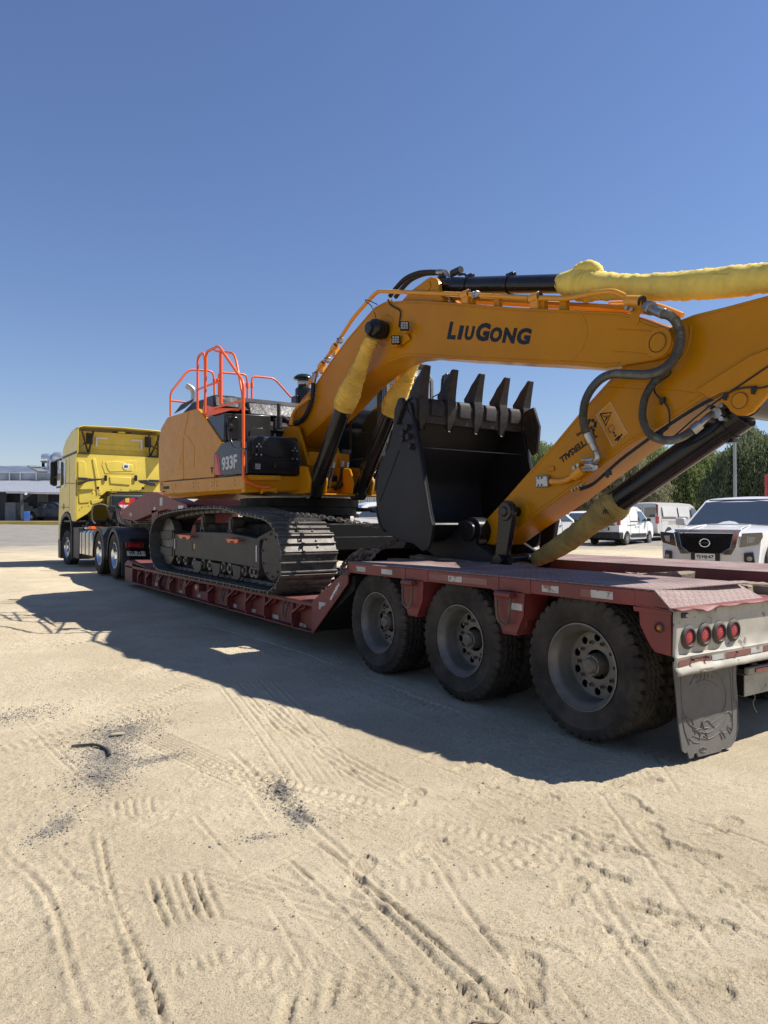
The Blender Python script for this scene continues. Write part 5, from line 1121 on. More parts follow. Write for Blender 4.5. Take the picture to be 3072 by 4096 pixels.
hose('lamp_cable', [PX(u, v, 4.93) for u, v in ((1552,1198),(1562,1220),(1590,1236),(1602,1250),(1598,1285),(1596,1310))], .009, M['rubber'], 6)
for u, v, s_ in ((1618,1304,1),(1583,1360,1)):
    p = PX(u, v, 4.86); ax = (Vector((.8,-.6,0)).normalized(), Vector((-.6,-.8,-.1)).normalized(), Vector((0,0,1))); ax = (ax[0], ax[1], ax[0].cross(ax[1]))
    o = MB().obox(p, (.055,.026,.055), ax).build('boom_lamp', M['black'], ex, bevel=.014, seg=2)
    lm = MB()
    for i in (-1,0,1):
        for j in (-1,0,1): lm.obox(p+ax[1]*.030+ax[0]*(i*.029)+ax[2]*(j*.029), (.0115,.004,.0115), ax)
    lm.build('lamp_led', M['lamp_clear'], o, kind='stuff')
    MB().obox(p+Vector((.04,0,-.075)), (.05,.04,.008)).build('lamp_bracket', YB, ex)
MB().poly3([PX(u, v, 4.92) for u, v in ((1600,1330),(1625,1325),(1640,1355),(1612,1378),(1570,1385),(1562,1375),(1600,1362))], (.012,0,0)).build('lamp_bracket', YB, ex, bevel=.003)

# --- stick (arm)
AX0, AX1 = 5.0, 5.42
au = [(3260,1200),(3240,1125),(3200,1135),(3072,1181),(2905,1226),(2775,1258),(2724,1278),(2600,1372),(2520,1440),(2452,1504),(2323,1646),(2211,1781),(2112,1891),(2020,1996),(1942,2081),(1925,2108),(1926,2145),(1945,2175),(1975,2180)]
al_ = [(2041,2131),(2232,2000),(2507,1785),(2666,1690),(2808,1596),(3072,1414),(3170,1345),(3240,1270)]
arm = MB().px(yz(au+al_, AX0), AX0, AX1).build('arm', YB, ex, bevel=.008, smooth=22); arm['label'] = 'yellow dipper arm slanting down to the bucket'
weld(yz(al_, AX0), AX0-.001, -.035, .006, arm); weld(yz(au[1:13], AX0), AX0-.001, -.028, .005, arm)
MB().tube([PX(2415,1548,AX0), PX(2560,1556,AX0), PX(2700,1562,AX0), PX(2780,1572,AX0)], .005, 6).build('weld_seam', YB, arm)
MB().tube(smooth([PX(u, v, AX0) for u, v in ((2765,1300),(2762,1350),(2745,1410),(2715,1445),(2690,1462))], 5), .012, 6).build('weld_seam', YB, arm)
for x0 in (4.97, 5.39):
    MB().px(yz([(2780,1560),(2850,1602),(2885,1608),(2905,1625),(2919,1645),(2945,1661),(2978,1662),(3007,1648),(3072,1576),(3110,1540),(3110,1380),(3000,1420)], x0), x0, x0+.05).build('cylinder_lug', YB, arm, bevel=.01)
p = PX(2961, 1603, 4.97); o = MB().lathe([(.001,-.012),(.055,-.012),(.058,-.006),(.06,0)], p, (1,0,0), 30).build('pin_end', YB, arm); MB().lathe([(.0555,-.0125),(.060,-.0125)], p, (1,0,0), 36).build('pin_grease_ring', M['ink'], o)
MB().cyl((4.98,p.y,p.z),(5.45,p.y,p.z),.052,16).build('cylinder_pin', M['black'], arm)
# bucket cylinder
a = PX(3045, 1566, 5.22); a = Vector((5.21, p.y, p.z)); b = Vector((5.21, *PX(2461, 2016, 5.21)[1:])); d = (b-a).normalized()
bc = MB().cyl(a-d*.05, a+d*.22, .085, 24).cyl(a+d*.12, a+d*.34, .120, 32).cyl(a+d*.34, b+d*.1, .106, 32).build('bucket_cylinder', M['black'], ex, bevel=.005)
MB().cyl(a+d*.25, a+d*.28, .128, 32).cyl((5.05,a.y,a.z),(5.37,a.y,a.z),.115,24).build('cylinder_band', M['black'], bc)
for dx in (-.1, -.05): MB().tube([a+d*.35+Vector((dx,0,.09)), b+d*.02+Vector((dx,0,.085))], .011, 6).build('cylinder_tube', M['black'], bc)
q_ = a+d*.20; MB().obox(q_+Vector((.02,.06,-.13)), (.04,.05,.04)).build('cylinder_port', M['black'], bc, bevel=.004)
e = Vector((5.21, *PX(2135, 2245, 5.21)[1:])); dd = (e-b)
cs = [b-d*.10, b-d*.03, b+dd*.10+Vector((0,0,-.005)), b+dd*.28+Vector((0,0,-.02)), b+dd*.5+Vector((0,0,-.035)), b+dd*.75+Vector((0,0,-.025)), b+dd*.97]
sleeve('rod_sleeve', cs, [.085,.118,.145,.13,.105,.10,.10,.095,.085,.07], M['cloth2'], 21, 'olive fabric sleeve round the bucket cylinder rod', .15, 26, 6, wr=26)
for k in range(3):
    MB().tube(smooth([b-d*.02+Vector((-.12,-.0,.03)), b+Vector((-.135,.0+.01*k,-.01)), b+Vector((-.14,.02-.03*k,-.09))], 4), .005, 5).build('tie_string', M['rubber'], ex)
# decals on the arm
def AP(u, v): return PX(u, v, AX0-.001)
dcl = MB().poly3([AP(*p) for p in ((2386,1661),(2441,1609),(2511,1737),(2451,1786))], (-.0012,0,0)).build('warning_decal', mat('decal_yellow', (.50,.215,.012), .45), arm, smooth=0)
for pts in ([(2386,1661),(2441,1609),(2511,1737),(2451,1786),(2386,1661)],): MB().tube([AP(*p)+Vector((-.002,0,0)) for p in pts], .0022, 4).build('decal_border', M['paper'], dcl)
def ln(pts, r=.004, nm='decal_mark'): MB().tube([AP(*p)+Vector((-.0025,0,0)) for p in pts], r, 4).build(nm, M['ink'], dcl)
ln([(2402,1656),(2446,1650),(2424,1702),(2402,1656)], .006); ln([(2432,1712),(2450,1698),(2459,1716),(2440,1731),(2432,1712)], .0025)
ln([(2412,1662),(2420,1668),(2428,1662),(2424,1678),(2418,1690)], .0035); ln([(2423,1680),(2436,1662)], .005)
ln([(2454,1728),(2462,1744)], .004); ln([(2450,1732),(2454,1727),(2460,1730)], .003); ln([(2457,1744),(2463,1746),(2465,1739)], .003)
ln([(2461,1762),(2474,1748),(2484,1744)], .008); ln([(2470,1764),(2480,1750)], .007); c_ = AP(2487,1739); MB().cyl(c_+Vector((-.004,0,0)), c_+Vector((-.002,0,0)), .009, 10).build('decal_mark', M['ink'], dcl)
a_ = AP(2380,1722); b_ = AP(2237,1832); d_ = (b_-a_); up_ = Vector((1,0,0)).cross(d_)*-1
up_ = d_.cross(Vector((-1,0,0)))*-1
lettering('TATTERSALL', tuple(a_+Vector((-.002,0,0))), tuple(d_), tuple(up_), .062, M['ink'], arm, width=d_.length*1.0, bold=.03)
a2 = AP(2352,1698); lettering('Multimaq', tuple(a2+Vector((-.002,0,0))), tuple(d_), tuple(up_), .040, M['ink'], arm, width=.15, bold=.01)
c_ = AP(2367,1700)
for k, (u, v) in enumerate(((2358,1682),(2372,1682),(2382,1692),(2352,1694),(2380,1704),(2366,1712),(2374,1722))):
    c_ = AP(u, v); MB().lathe([(.001,0),(.017,0)], c_+Vector((-.002,0,0)), (1,0,0), 10).build('dealer_logo_petal', M['ink'], arm)
# armoured hoses hanging from boom to arm
XHZ = 4.86
r5 = lambda a, b, x=XHZ: PX(2000+a*.6462, 1000+b*.6462, x)
hm = mat('armoured_hose', (.16,.165,.155), .32, metal=.6, var=.15)
hose('armoured_hose', [r5(*p) for p in ((1010,392),(1060,412),(1102,465),(1118,540),(1105,620),(1060,695),(990,748),(900,772),(790,770),(700,768),(630,795),(570,855),(530,930),(515,1010),(520,1080),(540,1140))], .036, hm, 10, rib=.0030, step=.0085, lab='thick coiled steel hose sweeping over the boom end')
hose('armoured_hose', [r5(*p, 4.90) for p in ((1040,400),(1080,430),(1108,510),(1100,610),(1060,700),(1000,770),(945,830),(900,910),(882,1000),(890,1070),(930,1140),(990,1172),(1060,1178),(1130,1155),(1200,1110))], .031, hm, 10, rib=.0032, step=.0085, lab='coiled steel hose looping down to the bucket cylinder')
bent('hose_end_pipe', [r5(1190,1118,4.9), r5(1225,1092,4.92), r5(1290,1030,5.0), r5(1340,1000,5.08)], .027, .06, M['steel'])
f0, f1 = r5(1190,1118,4.9), r5(1240,1078,4.93); MB().cyl(f0, f1, .040, 14).build('hose_ferrule', M['steel'], ex)
p = r5(1350,1010,5.06)
o = MB().cyl(p+Vector((-.03,0,0)), p+Vector((.04,0,0)), .045, 14).build('split_flange', M['steel'], ex, bevel=.004)
for dy, dz in ((.05,.05),(-.05,.05),(.05,-.05),(-.05,-.05)): MB().cyl(p+Vector((-.05,dy,dz)), p+Vector((.03,dy,dz)), .018, 10).build('flange_bolt', M['steel'], o)
p0, p1 = r5(905,350,4.98), r5(1015,395,4.88); dv = (p1-p0).normalized()
MB().cyl(p0, p1, .034, 14).cyl(p0+dv*.02, p0+dv*.10, .055, 10).cyl(p0+dv*.16, p1, .042, 14).build('hose_fitting', M['steel'], ex, bevel=.003)
MB().poly3([r5(*q_, 4.94) for q_ in ((800,300),(870,310),(880,360),(860,400),(860,440),(850,460),(800,440),(800,400),(820,380),(790,340))], (.012,0,0)).build('pipe_hanger', YB, boom, bevel=.003)
p = r5(830,318,4.97); MB().cyl(p+Vector((0,.07,.02)), p+Vector((0,-.07,-.02)), .05, 16).build('pipe_clamp', M['yellow2'], boom); MB().cyl(p+Vector((0,-.07,-.02)), p+Vector((0,-.085,-.025)), .047, 16).build('clamp_rubber', M['rubber'], boom)
for a, b in ((788,360),(820,370)): q_ = r5(a, b, 4.92); MB().cyl(q_, q_+Vector((-.02,0,0)), .018, 6).build('clamp_bolt', M['steel'], boom)
p0, p1 = r5(540,1135), r5(590,1238, 4.90); MB().cyl(p0, p0.lerp(p1,.55), .042, 14).cyl(p0.lerp(p1,.55), p1, .033, 14).build('hose_fitting', M['steel'], ex)
r7 = lambda a, b, x=4.92: PX(1900+a*.7064, 1700+b*.7064, x)
bent('hose_end_pipe', [r7(680,130), r7(695,170), r7(688,200), r7(668,222,4.95)], .026, .05, M['steel'])
p = r7(660,225,4.94); o = MB().cyl(p+Vector((0,.035,0)), p-Vector((0,.035,0)), .055, 8).build('split_flange', M['steel'], ex, bevel=.004)
for dx, dz in ((-.045,.045),(-.045,-.045)): MB().cyl(p+Vector((dx,.06,dz)), p+Vector((dx,-.06,dz)), .016, 8).build('flange_bolt', M['steel'], o)
bent('arm_pipe', [r7(640,238,4.96), r7(590,262,4.96), r7(545,300,4.97), r7(500,322,4.98), r7(430,320,4.98)], .030, .09, M['yellow2'])
p = r7(585,270,4.96); MB().cyl(p+Vector((0,.05,-.03)), p-Vector((0,.05,-.03)), .047, 14).build('pipe_clamp', M['yellow2'], arm)
for a, b in ((557,243),(580,228)): q_ = r7(a, b, 4.94); MB().cyl(q_, q_+Vector((.04,0,0)), .018, 8).build('clamp_bolt', M['steel'], arm)
p = r7(395,320,4.975); o = MB().box(p.x-.03,p.x+.02,p.y-.055,p.y+.09,p.z-.055,p.z+.055).build('port_block', M['steel'], arm, bevel=.01)
for dy, dz in ((.06,.035),(.02,.035),(.06,-.035),(.02,-.035)): MB().cyl((p.x-.045,p.y+dy,p.z+dz),(p.x-.03,p.y+dy,p.z+dz),.012,8).build('flange_bolt', M['steel'], o)
p = r7(430,248,4.995); MB().box(p.x-.012,p.x,p.y-.045,p.y+.045,p.z-.022,p.z+.022).build('pad', YB, arm, bevel=.004)
p = r7(590,355,4.99)
o = MB().bar(r7(552,372,4.985), r7(622,335,4.985), .02, .05).build('grease_bar', YB, arm, bevel=.004)
for k in range(4): q_ = r7(558+k*17, 369-k*9, 4.975); MB().cyl(q_, q_+Vector((-.02,0,0)), .012, 8).cyl(q_+Vector((-.02,0,0)), q_+Vector((-.03,0,0)), .006, 6).build('grease_nipple', M['steel'], o)
# thin lines and cables
for i in range(3):
    hose('grease_line', [PX(u, v+i*5, 4.975) for u, v in ((2320,1952),(2370,1932),(2420,1890),(2480,1836),(2560,1776),(2640,1718),(2780,1628),(2890,1570))], .006, M['rubber'], 6, 4)
hose('arm_cable', [PX(u, v, 4.965) for u, v in ((2700,1742),(2800,1655),(2905,1578),(2990,1520),(3100,1446))], .007, M['rubber'], 6, 4)
hose('arm_cable', [PX(u, v, 4.95) for u, v in ((2905,1575),(2950,1555),(3010,1548),(3040,1552),(3100,1535))], .007, M['rubber'], 6, 4)
hose('arm_cable', [r5(*p, 4.97) for p in ((1058,735),(1050,770),(1010,800),(965,835),(955,870),(980,910),(1015,940),(1045,990),(1050,1060),(1040,1100),(1000,1135))], .007, M['rubber'], 6, 4)
for u, v in ((2905,1580),(3018,1556),(2650,1600),(2640,1735),(2435,1892)):
    p = PX(u, v, 4.975); MB().obox(p, (.015,.02,.02)).cyl(p+Vector((-.01,.0,-.03)), p+Vector((-.03,0,-.03)), .012, 8).build('cable_clip', M['satin'], arm)

# --- bucket
BK0, BK1 = 4.50, 6.10
bo_ = [(1609,1598),(1584,1671),(1557,1780),(1514,1888),(1506,1943),(1509,2024),(1530,2111),(1590,2154),(1660,2176),(1693,2206),(1712,2198),(1722,2178),(1736,2100),(1725,2051),(1698,1888),(1677,1753),(1660,1660),(1650,1612)]
side = yz(bo_, BK0)
back = [(6.30,2.875),(6.44,2.82),(6.568,2.67),(6.70,2.38),(6.90,2.10),(6.965,1.92),(6.95,1.68),(6.84,1.44),(6.60,1.31),(6.30,1.275),(6.05,1.33),(5.87,1.47)]
back_s = [(v.y, v.z) for v in smooth([(0, a, b) for a, b in back], 4)]
inn = []
for i, p in enumerate(back_s):
    a0 = back_s[max(0, i-1)]; b0 = back_s[min(len(back_s)-1, i+1)]; d = Vector((b0[0]-a0[0], b0[1]-a0[1])).normalized(); inn.append((p[0]-d.y*.0-(-d.y)*-.0+(d.y)*.028*1.0, p[1]-d.x*.028*1.0))
mb = MB(); rows = []
for x in (BK0+.02, BK1-.02): rows.append([(x, a, b) for a, b in back_s+inn[::-1]])
mb.loft(rows); bucket = mb.build('bucket', M['bucket'], ex, bevel=.003); bucket['label'] = 'huge dark grey digging bucket with five upright teeth'
for x0, x1, nm in ((BK0-.012, BK0+.022, 'near'), (BK1-.022, BK1+.012, 'far')):
    o = MB().px(side, x0, x1).build('side_plate', M['bucket'], bucket, bevel=.004)
    o['label'] = 'near side plate with bolts' if nm == 'near' else 'far side plate'
# mouth edge strips and wear strips
ed = yz([(1650,1612),(1660,1660),(1677,1753),(1698,1888),(1725,2051),(1736,2100)], BK0)
for x0, nm in ((BK0-.03, 0), (BK1-.02, 1)):
    MB().loft([[(x0, a, b), (x0, a+.055, b+.008), (x0+.055, a+.055, b+.008), (x0+.055, a, b)] for a, b in ed]).build('side_edge_bar', M['bucket'], bucket, bevel=.006)
MB().px(yz([(1600,1595),(1612,1590),(1622,1612),(1592,1700),(1582,1690),(1585,1640)], BK0-.03), BK0-.06, BK0).build('side_cutter', M['tooth'], bucket, bevel=.012)
cc_ = [(6.25,2.80),(6.02,2.86),(5.93,2.62),(5.96,2.32),(6.05,2.28),(6.12,2.4)]
o = MB().px(cc_, BK1-.01, BK1+.035).build('side_cutter', M['tooth'], bucket, bevel=.012)
pl = yz([(1635,1640),(1655,1665),(1668,1760),(1672,1785),(1650,1802),(1630,1780),(1622,1720),(1615,1680)], BK0-.012); MB().px(pl, BK0-.035, BK0-.012).build('bolt_plate', M['bucket'], bucket, bevel=.006)
for a, b in ((430,570),(440,640),(398,658),(452,710),(400,610)):
    p = PX(1400+a*.5425, 1400+b*.5425, BK0-.035); MB().cyl((BK0-.035,p.y,p.z),(BK0-.075,p.y,p.z),.036,6).build('plate_bolt', M['tooth'], bucket)
MB().tube([PX(1597,1800,BK0-.012), PX(1560,1900,BK0-.012), PX(1520,2005,BK0-.012)], .008, 6).build('weld_seam', M['bucket'], bucket)
for k, (a, b) in enumerate(((3,8),(10,14),(17,22),(24,30))):
    seg_ = back_s[a:b]; MB().loft([[(x, p[0]*1.0+.02*(1 if p[0] > 6.3 else .2), p[1]-.012*(1 if p[1] < 1.6 else 0)) for p in seg_]+[(x, p[0]-.005, p[1]) for p in seg_[::-1]] for x in (BK0-.02, BK0+.10)]).build('wear_strip', M['bucket'], bucket, bevel=.004)
# lip, adapters, teeth
lipd = Vector((0, 6.25-6.55, 3.18-2.30)); 
MB().px([(6.20,2.58),(6.245,2.58),(6.32,2.82),(6.20,2.84),(6.175,2.78)], BK0+.0, BK1-.0).build('cutting_lip', M['tooth'], bucket, bevel=.005)
MB().box(BK0+.02,BK1-.02,6.165,6.18,2.30,2.31).build('inner_weld', M['bucket'], bucket)
txs = [4.59, 4.975, 5.365, 5.755, 6.135]
for i, x in enumerate(txs):
    ad = MB().loft([[(x-w_/2,y0,z),(x+w_/2,y0,z),(x+w_/2,y1,z+dz),(x-w_/2,y1,z+dz)] for (w_, y0, y1, z, dz) in ((.05,6.205,6.19,2.50,0),(.11,6.17,6.30,2.64,.02),(.125,6.15,6.34,2.76,.03),(.122,6.165,6.34,2.86,.02),(.10,6.175,6.31,2.92,.02))])
    ad = ad.build('tooth_adapter', M['tooth'], bucket, bevel=.01)
    t_ = MB().loft([[(x-w_/2,y0,z),(x+w_/2,y0,z),(x+w_/2,y1,z+dz),(x-w_/2,y1,z+dz)] for (w_, y0, y1, z, dz) in ((.13,6.17,6.34,2.84,.03),(.132,6.165,6.35,2.89,.03),(.115,6.145,6.29,2.97,.02),(.10,6.12,6.235,3.06,.01),(.09,6.10,6.17,3.13,.0),(.082,6.085,6.12,3.185,-.0))]).build('bucket_tooth', M['tooth'], ad, bevel=.009)
    t_['label'] = ['near end tooth', 'second tooth from the near end', 'middle tooth', 'second tooth from the far end', 'far end tooth'][i]
    MB().cyl((x-.068,6.25,2.90),(x-.060,6.25,2.90),.02,12).build('tooth_pin', M['tooth'], ad)
for i in range(4):
    x = (txs[i]+txs[i+1])/2; MB().px([(6.16,2.66),(6.28,2.66),(6.32,2.80),(6.28,2.855),(6.18,2.85),(6.155,2.80)], x-.085, x+.085).build('lip_shroud', M['tooth'], bucket, bevel=.014)
# ears and pins
for x0 in (4.84, 5.50):
    MB().px([(6.5,1.33),(6.0,1.42),(5.88,1.50),(5.74,1.52),(5.62,1.42),(5.62,1.28),(5.22,1.10),(5.14,1.16),(5.08,1.10),(5.10,.99),(5.30,.96),(6.1,1.02),(6.55,1.22)], x0, x0+.06).build('bucket_ear', M['bucket'], bucket, bevel=.01)
MB().cyl((4.80,5.70,1.40),(5.60,5.70,1.40),.105,24).cyl((4.86,5.70,1.40),(5.02,5.70,1.40),.15,28).build('bucket_pin', M['black'], bucket, bevel=.006)
MB().cyl((4.78,5.225,1.12),(5.60,5.225,1.12),.06,18).build('link_pin', M['black'], bucket)
for x0, lab in ((4.83, 'near bucket link bar'), (5.44, 'far bucket link bar')):
    a, b = Vector((x0+.03, 5.154, 1.603)), Vector((x0+.03, 5.235, 1.11)); rows = []
    pr_ = [(a.y+.11*math.cos(t), a.z+.11*math.sin(t)) for t in np.linspace(math.radians(-25), math.radians(205), 14)] + [(b.y+.085*math.cos(t), b.z+.085*math.sin(t)) for t in np.linspace(math.radians(190), math.radians(350), 9)]
    o = MB().px(pr_, x0, x0+.06).build('link_bar', M['black'], ex, bevel=.01); o['label'] = lab
    MB().lathe([(.001,-.03),(.04,-.03),(.05,-.015),(.09,-.015),(.095,0)], (x0, a.y, a.z), (1,0,0), 28).build('link_boss', M['black'], o, bevel=.003)
MB().cyl((4.90,5.154,1.603),(5.46,5.154,1.603),.05,16).build('link_pin', M['black'], ex)
MB().lathe([(.001,-.002),(.13,-.008),(.15,0)], (AX0, 5.154, 1.603), (1,0,0), 32).build('pin_boss', YB, arm)
p = r5(0,0)

# ================================================================ chains
def chain(name, pts, lk_, lab, mt='rust', r=.0075, w_=.022, every=None):
    P = smooth(pts, 10); S = [0]
    for a, b in zip(P, P[1:]): S.append(S[-1]+(b-a).length)
    n_ = int(S[-1]/lk_); mb = MB()
    for i in range(n_):
        s_ = (i+.5)*lk_; k = min(len(P)-2, int(np.searchsorted(S, s_))-1); k = max(k, 0); t = (s_-S[k])/max(1e-6, S[k+1]-S[k]); c = P[k].lerp(P[k+1], t); d = (P[k+1]-P[k]).normalized()
        u_ = Vector((0,0,1)) if abs(d.z) < .9 else Vector((1,0,0)); e = d.cross(u_).normalized(); u_ = e.cross(d); wv = (e if i % 2 else u_)
        L2 = lk_*.42; pts_ = []
        for a_ in range(10):
            an = a_*math.pi*2/10; pts_.append(c+d*(math.cos(an)*w_+ (L2 if math.cos(an) > 0 else -L2))+wv*(math.sin(an)*w_))
        mb.tube(pts_, r, 5, closed=True)
    return mb.build(name, M[mt], None, smooth=60)
def chain_thing(pts, lk_, lab, mt='rust', **k):
    o = chain('tie_down_chain', pts, lk_, lab, mt, **k); root = Vector(pts[0])
    for v in o.data.vertices: v.co -= root
    o.location = root; return tag(o, lab, 'chain', 'tie down chains'), 
cp = [PX(u, v, x) for u, v, x in ((1040,2052,3.95),(1100,2056,3.99),(1160,2057,4.05),(1240,2062,4.1),(1330,2075,4.25),(1420,2090,4.4),(1520,2106,4.6),(1600,2120,4.8))]
cp = [Vector((p.x, p.y, p.z)) for p in cp]
chain_thing(cp, .062, 'long steel chain stretched from the near crawler track behind the bucket', 'track', r=.0085, w_=.021)
cp = [PX(u, v, x) for u, v, x in ((1600,2150,4.6),(1560,2175,4.45),(1510,2197,4.3),(1470,2212,4.15),(1425,2235,4.0),(1395,2243,3.85),(1372,2262,3.74),(1380,2290,3.72),(1396,2270,3.78))]
chain_thing(cp, .058, 'rusty chain running down from under the bucket to the deck corner', 'rust', r=.009, w_=.022)
random.seed(3); kn = []
c0 = PX(1448, 2222, 4.02)
for i in range(26): kn.append(c0+Vector((random.gauss(0,.045), random.gauss(0,.075), random.gauss(0,.035))))
chain_thing(kn, .056, 'knotted heap of spare chain at the front corner of the rear deck', 'rust', r=.009, w_=.022)
# ================================================================ tractor unit
tk = thing('tractor_truck', (5.08, 20.0, .2), 'yellow tractor truck with high roof cab, black fenders and chrome tank', 'truck')
TY = mat('cab_yellow', (.70,.54,.085), .36, coat=.10, var=.05, spec=.28, dust=.12, dcol=(.4,.34,.22), dsc=2.5)
TG = mat('truck_plastic', (.030,.032,.036), .45, var=.2, dust=.35, dcol=(.2,.18,.15))
TXL, TXR, TYB = 3.85, 6.31, 21.9
t_ = dict(ox=200, oy=1680, s=.3014)
def ts(pts, x=TXL): return yz(pts, x, **t_)
def tb(pts, y=TYB): return xz(pts, y, **t_)
# lower cab
side_pts = [(21.9,1.53),(21.9,3.50),(24.15,3.55),(24.42,3.35),(24.62,2.6),(24.80,1.7),(24.80,.95),(24.45,.95),(24.40,1.45),(24.15,1.68),(23.75,1.80),(23.2,1.83),(22.75,1.74),(22.5,1.53)]
cab2 = MB().px(side_pts, TXL, TXL+.03).px(side_pts, TXR-.03, TXR).build('cab_side', TY, tk, bevel=.01, kind='stuff')
MB().add([(TXL,24.42,3.35),(TXR,24.42,3.35),(TXR,24.80,1.7),(TXL,24.80,1.7),(TXR,24.80,.95),(TXL,24.80,.95)], [(0,1,2,3),(3,2,4,5)]).build('cab_front', TY, tk)
MB().box(TXL+.03,TXR-.03,21.95,24.4,1.5,1.55).build('cab_floor', TG, tk)
# back wall with its pressings
bw = MB().add([(TXL,TYB,1.53),(4.17,TYB,1.74),(4.40,TYB,1.86),(4.50,TYB,2.28),(4.75,TYB,2.32),(5.5,TYB,2.32),(TXR,TYB,2.32),(TXR,TYB,3.46),(TXL,TYB,3.46),(TXL,TYB+.05,1.53)], [(0,1,2,3,4,5,6,7,8)])
bw = MB().poly3([(TXL,TYB,1.53),(4.17,TYB,1.74),(4.42,TYB,2.02),(4.52,TYB,2.24),(4.70,TYB,2.40),(TXR,TYB,2.40),(TXR,TYB,3.46),(TXL,TYB,3.46)], (0,.04,0)).build('cab_back_wall', TY, tk, bevel=.012); bw['label'] = 'pressed yellow back wall of the cab'
def press(pts, d=.022, y=TYB, mt=TY, nm='wall_pressing', bev=.012): return MB().poly3([(a, y, b) for a, b in tb(pts, y)], (0,-d,0)).build(nm, mt, bw, bevel=bev, seg=2)
press([(372,545),(440,540),(470,570),(490,770),(468,800),(372,798)])
press([(560,515),(600,510),(655,800),(640,985),(625,1000),(600,760)])
press([(735,560),(900,545),(1100,600),(1092,680),(790,690),(760,650)])
press([(700,545),(1140,540),(1150,690),(1120,715),(730,710),(690,600)], .010)
press([(790,750),(1070,760),(1060,865),(800,845)])
press([(380,920),(560,915),(590,960),(570,1020),(520,1095),(400,1105),(385,1080)], .02)
press([(640,870),(690,960),(700,995),(655,1000),(620,880)], .012)
press([(540,1060),(720,1045),(720,1075),(560,1120)], .014)
for a, b, r in ((637,900,.040),(650,933,.016),(540,1110,.016),(420,1160,.016),(565,972,.014),(385,935,.014),(813,925,.016),(940,927,.016),(1067,928,.016),(1232,905,.038)):
    p = PY(200+a*.3014, 1680+b*.3014, TYB-.028); MB().cyl((p.x,TYB-.026,p.z),(p.x,TYB-.03,p.z),r,14).build('wall_plug', M['ink'], bw, smooth=0)
for a in (733, 1133):
    MB().poly3([(x, TYB-.03, z) for x, z in tb([(a-18,742),(a-8,732),(a+12,732),(a+20,742),(a+20,800),(a+12,812),(a-8,812),(a-18,802)])], (0,-.012,0)).build('vent_flap', M['ink'], bw, smooth=0)
p = PY(200+1010*.3014, 1680+617*.3014, TYB-.03); MB().cyl((p.x,TYB-.03,p.z),(p.x,TYB-.034,p.z),.095,36).build('speed_sign', M['paper'], bw, smooth=0)
lettering('80', (p.x, TYB-.037, p.z), (1,0,0), (0,0,1), .085, M['ink'], bw, align='CENTER', bold=.03)
# upper wall between the fairings
uw = MB().poly3([(3.95,TYB+.25,3.42),(TXR-.1,TYB+.25,3.42),(TXR-.1,TYB+.18,4.15),(3.95,TYB+.18,4.15)], (0,.03,0)).build('upper_wall', TY, tk)
for z_ in (3.62, 3.78): MB().box(4.2,TXR-.3,TYB+.20,TYB+.235,z_,z_+.02).build('wall_rib', TY, uw, bevel=.006)
MB().poly3([(TXL+.02,TYB,3.44),(TXR-.02,TYB,3.44),(TXR-.02,TYB+.26,3.42),(TXL+.02,TYB+.26,3.42)], (0,0,.025)).build('wall_shelf', TY, tk, bevel=.006)
for x0, sg in ((4.42, 1), (5.76, -1)):
    for i, (dx, z0, z1) in enumerate(((0,3.72,4.0),)):
        MB().box(min(x0,x0+sg*.055), max(x0,x0+sg*.055), TYB+.17, TYB+.176, z0, z1).box(min(x0,x0+sg*.33), max(x0,x0+sg*.33), TYB+.164, TYB+.169, z1-.055, z1).build('corner_reflector', M['paper'], uw, smooth=0)
# roof fairing: hollow shell open to the back
def fair(x, s):
    return [(x, 21.72, 3.46), (x, 21.66, 4.16), (x+s*.03, 21.70, 4.24)]
rf = [(21.66,4.235),(22.2,4.26),(22.9,4.22),(23.6,4.08),(24.0,3.86),(24.2,3.62)]
rows = []
for x, dz, dy in ((TXL+.02,-.10,.0),(TXL+.05,-.02,0),(TXL+.16,.02,-.0),(4.4,.03,0),(5.08,.045,0),(5.76,.03,0),(TXR-.16,.02,0),(TXR-.05,-.02,0),(TXR-.02,-.10,0)):
    rows.append([(x, y+dy, z+dz) for y, z in rf])
sheet('roof_fairing', rows, TY, tk, th=.02, smooth=60)['label'] = 'high yellow roof fairing open at the back'
for x in (TXL, TXR-.02): MB().px([(21.66,3.46),(21.64,4.14),(22.2,4.17),(22.9,4.14),(23.6,4.0),(24.0,3.80),(24.2,3.58),(24.2,3.50),(21.66,3.46)][:-1], x, x+.02).build('fairing_side', TY, tk, bevel=.008)
MB().box(TXL-.004,TXL+.02,21.75,24.1,3.47,3.545).build('fairing_gap_strip', TG, tk)
for x0, s in ((4.02,1),(6.14,-1)):
    a = Vector((x0-.05*s,21.72,4.12)); b = Vector((x0+.18*s,21.98,3.47)); c = Vector((x0+.27*s,21.75,4.14)); d = Vector((x0-.1*s,21.75,3.66)); e = Vector((x0+.18*s,22.05,3.86))
    MB().bar(a,b,.035,.035).bar(c,b,.04,.04).bar(d,e,.03,.03).build('fairing_strut', M['satin'], tk, kind='stuff')
    MB().obox(e+Vector((.04*s,0,.08)), (.085,.04,.16)).build('strut_bracket', M['satin'], tk, bevel=.01)
    MB().box(min(x0-.1*s,x0+.2*s),max(x0-.1*s,x0+.2*s),21.86,22.1,3.47,3.52).build('strut_foot', M['satin'], tk)
MB().box(4.85,4.95,21.8,21.9,4.13,4.17).box(5.25,5.36,21.8,21.9,4.13,4.17).build('roof_clip', M['ink'], tk, kind='stuff'); MB().box(5.0,5.18,21.75,21.9,4.14,4.17).build('roof_lamp', TY, tk, bevel=.01)
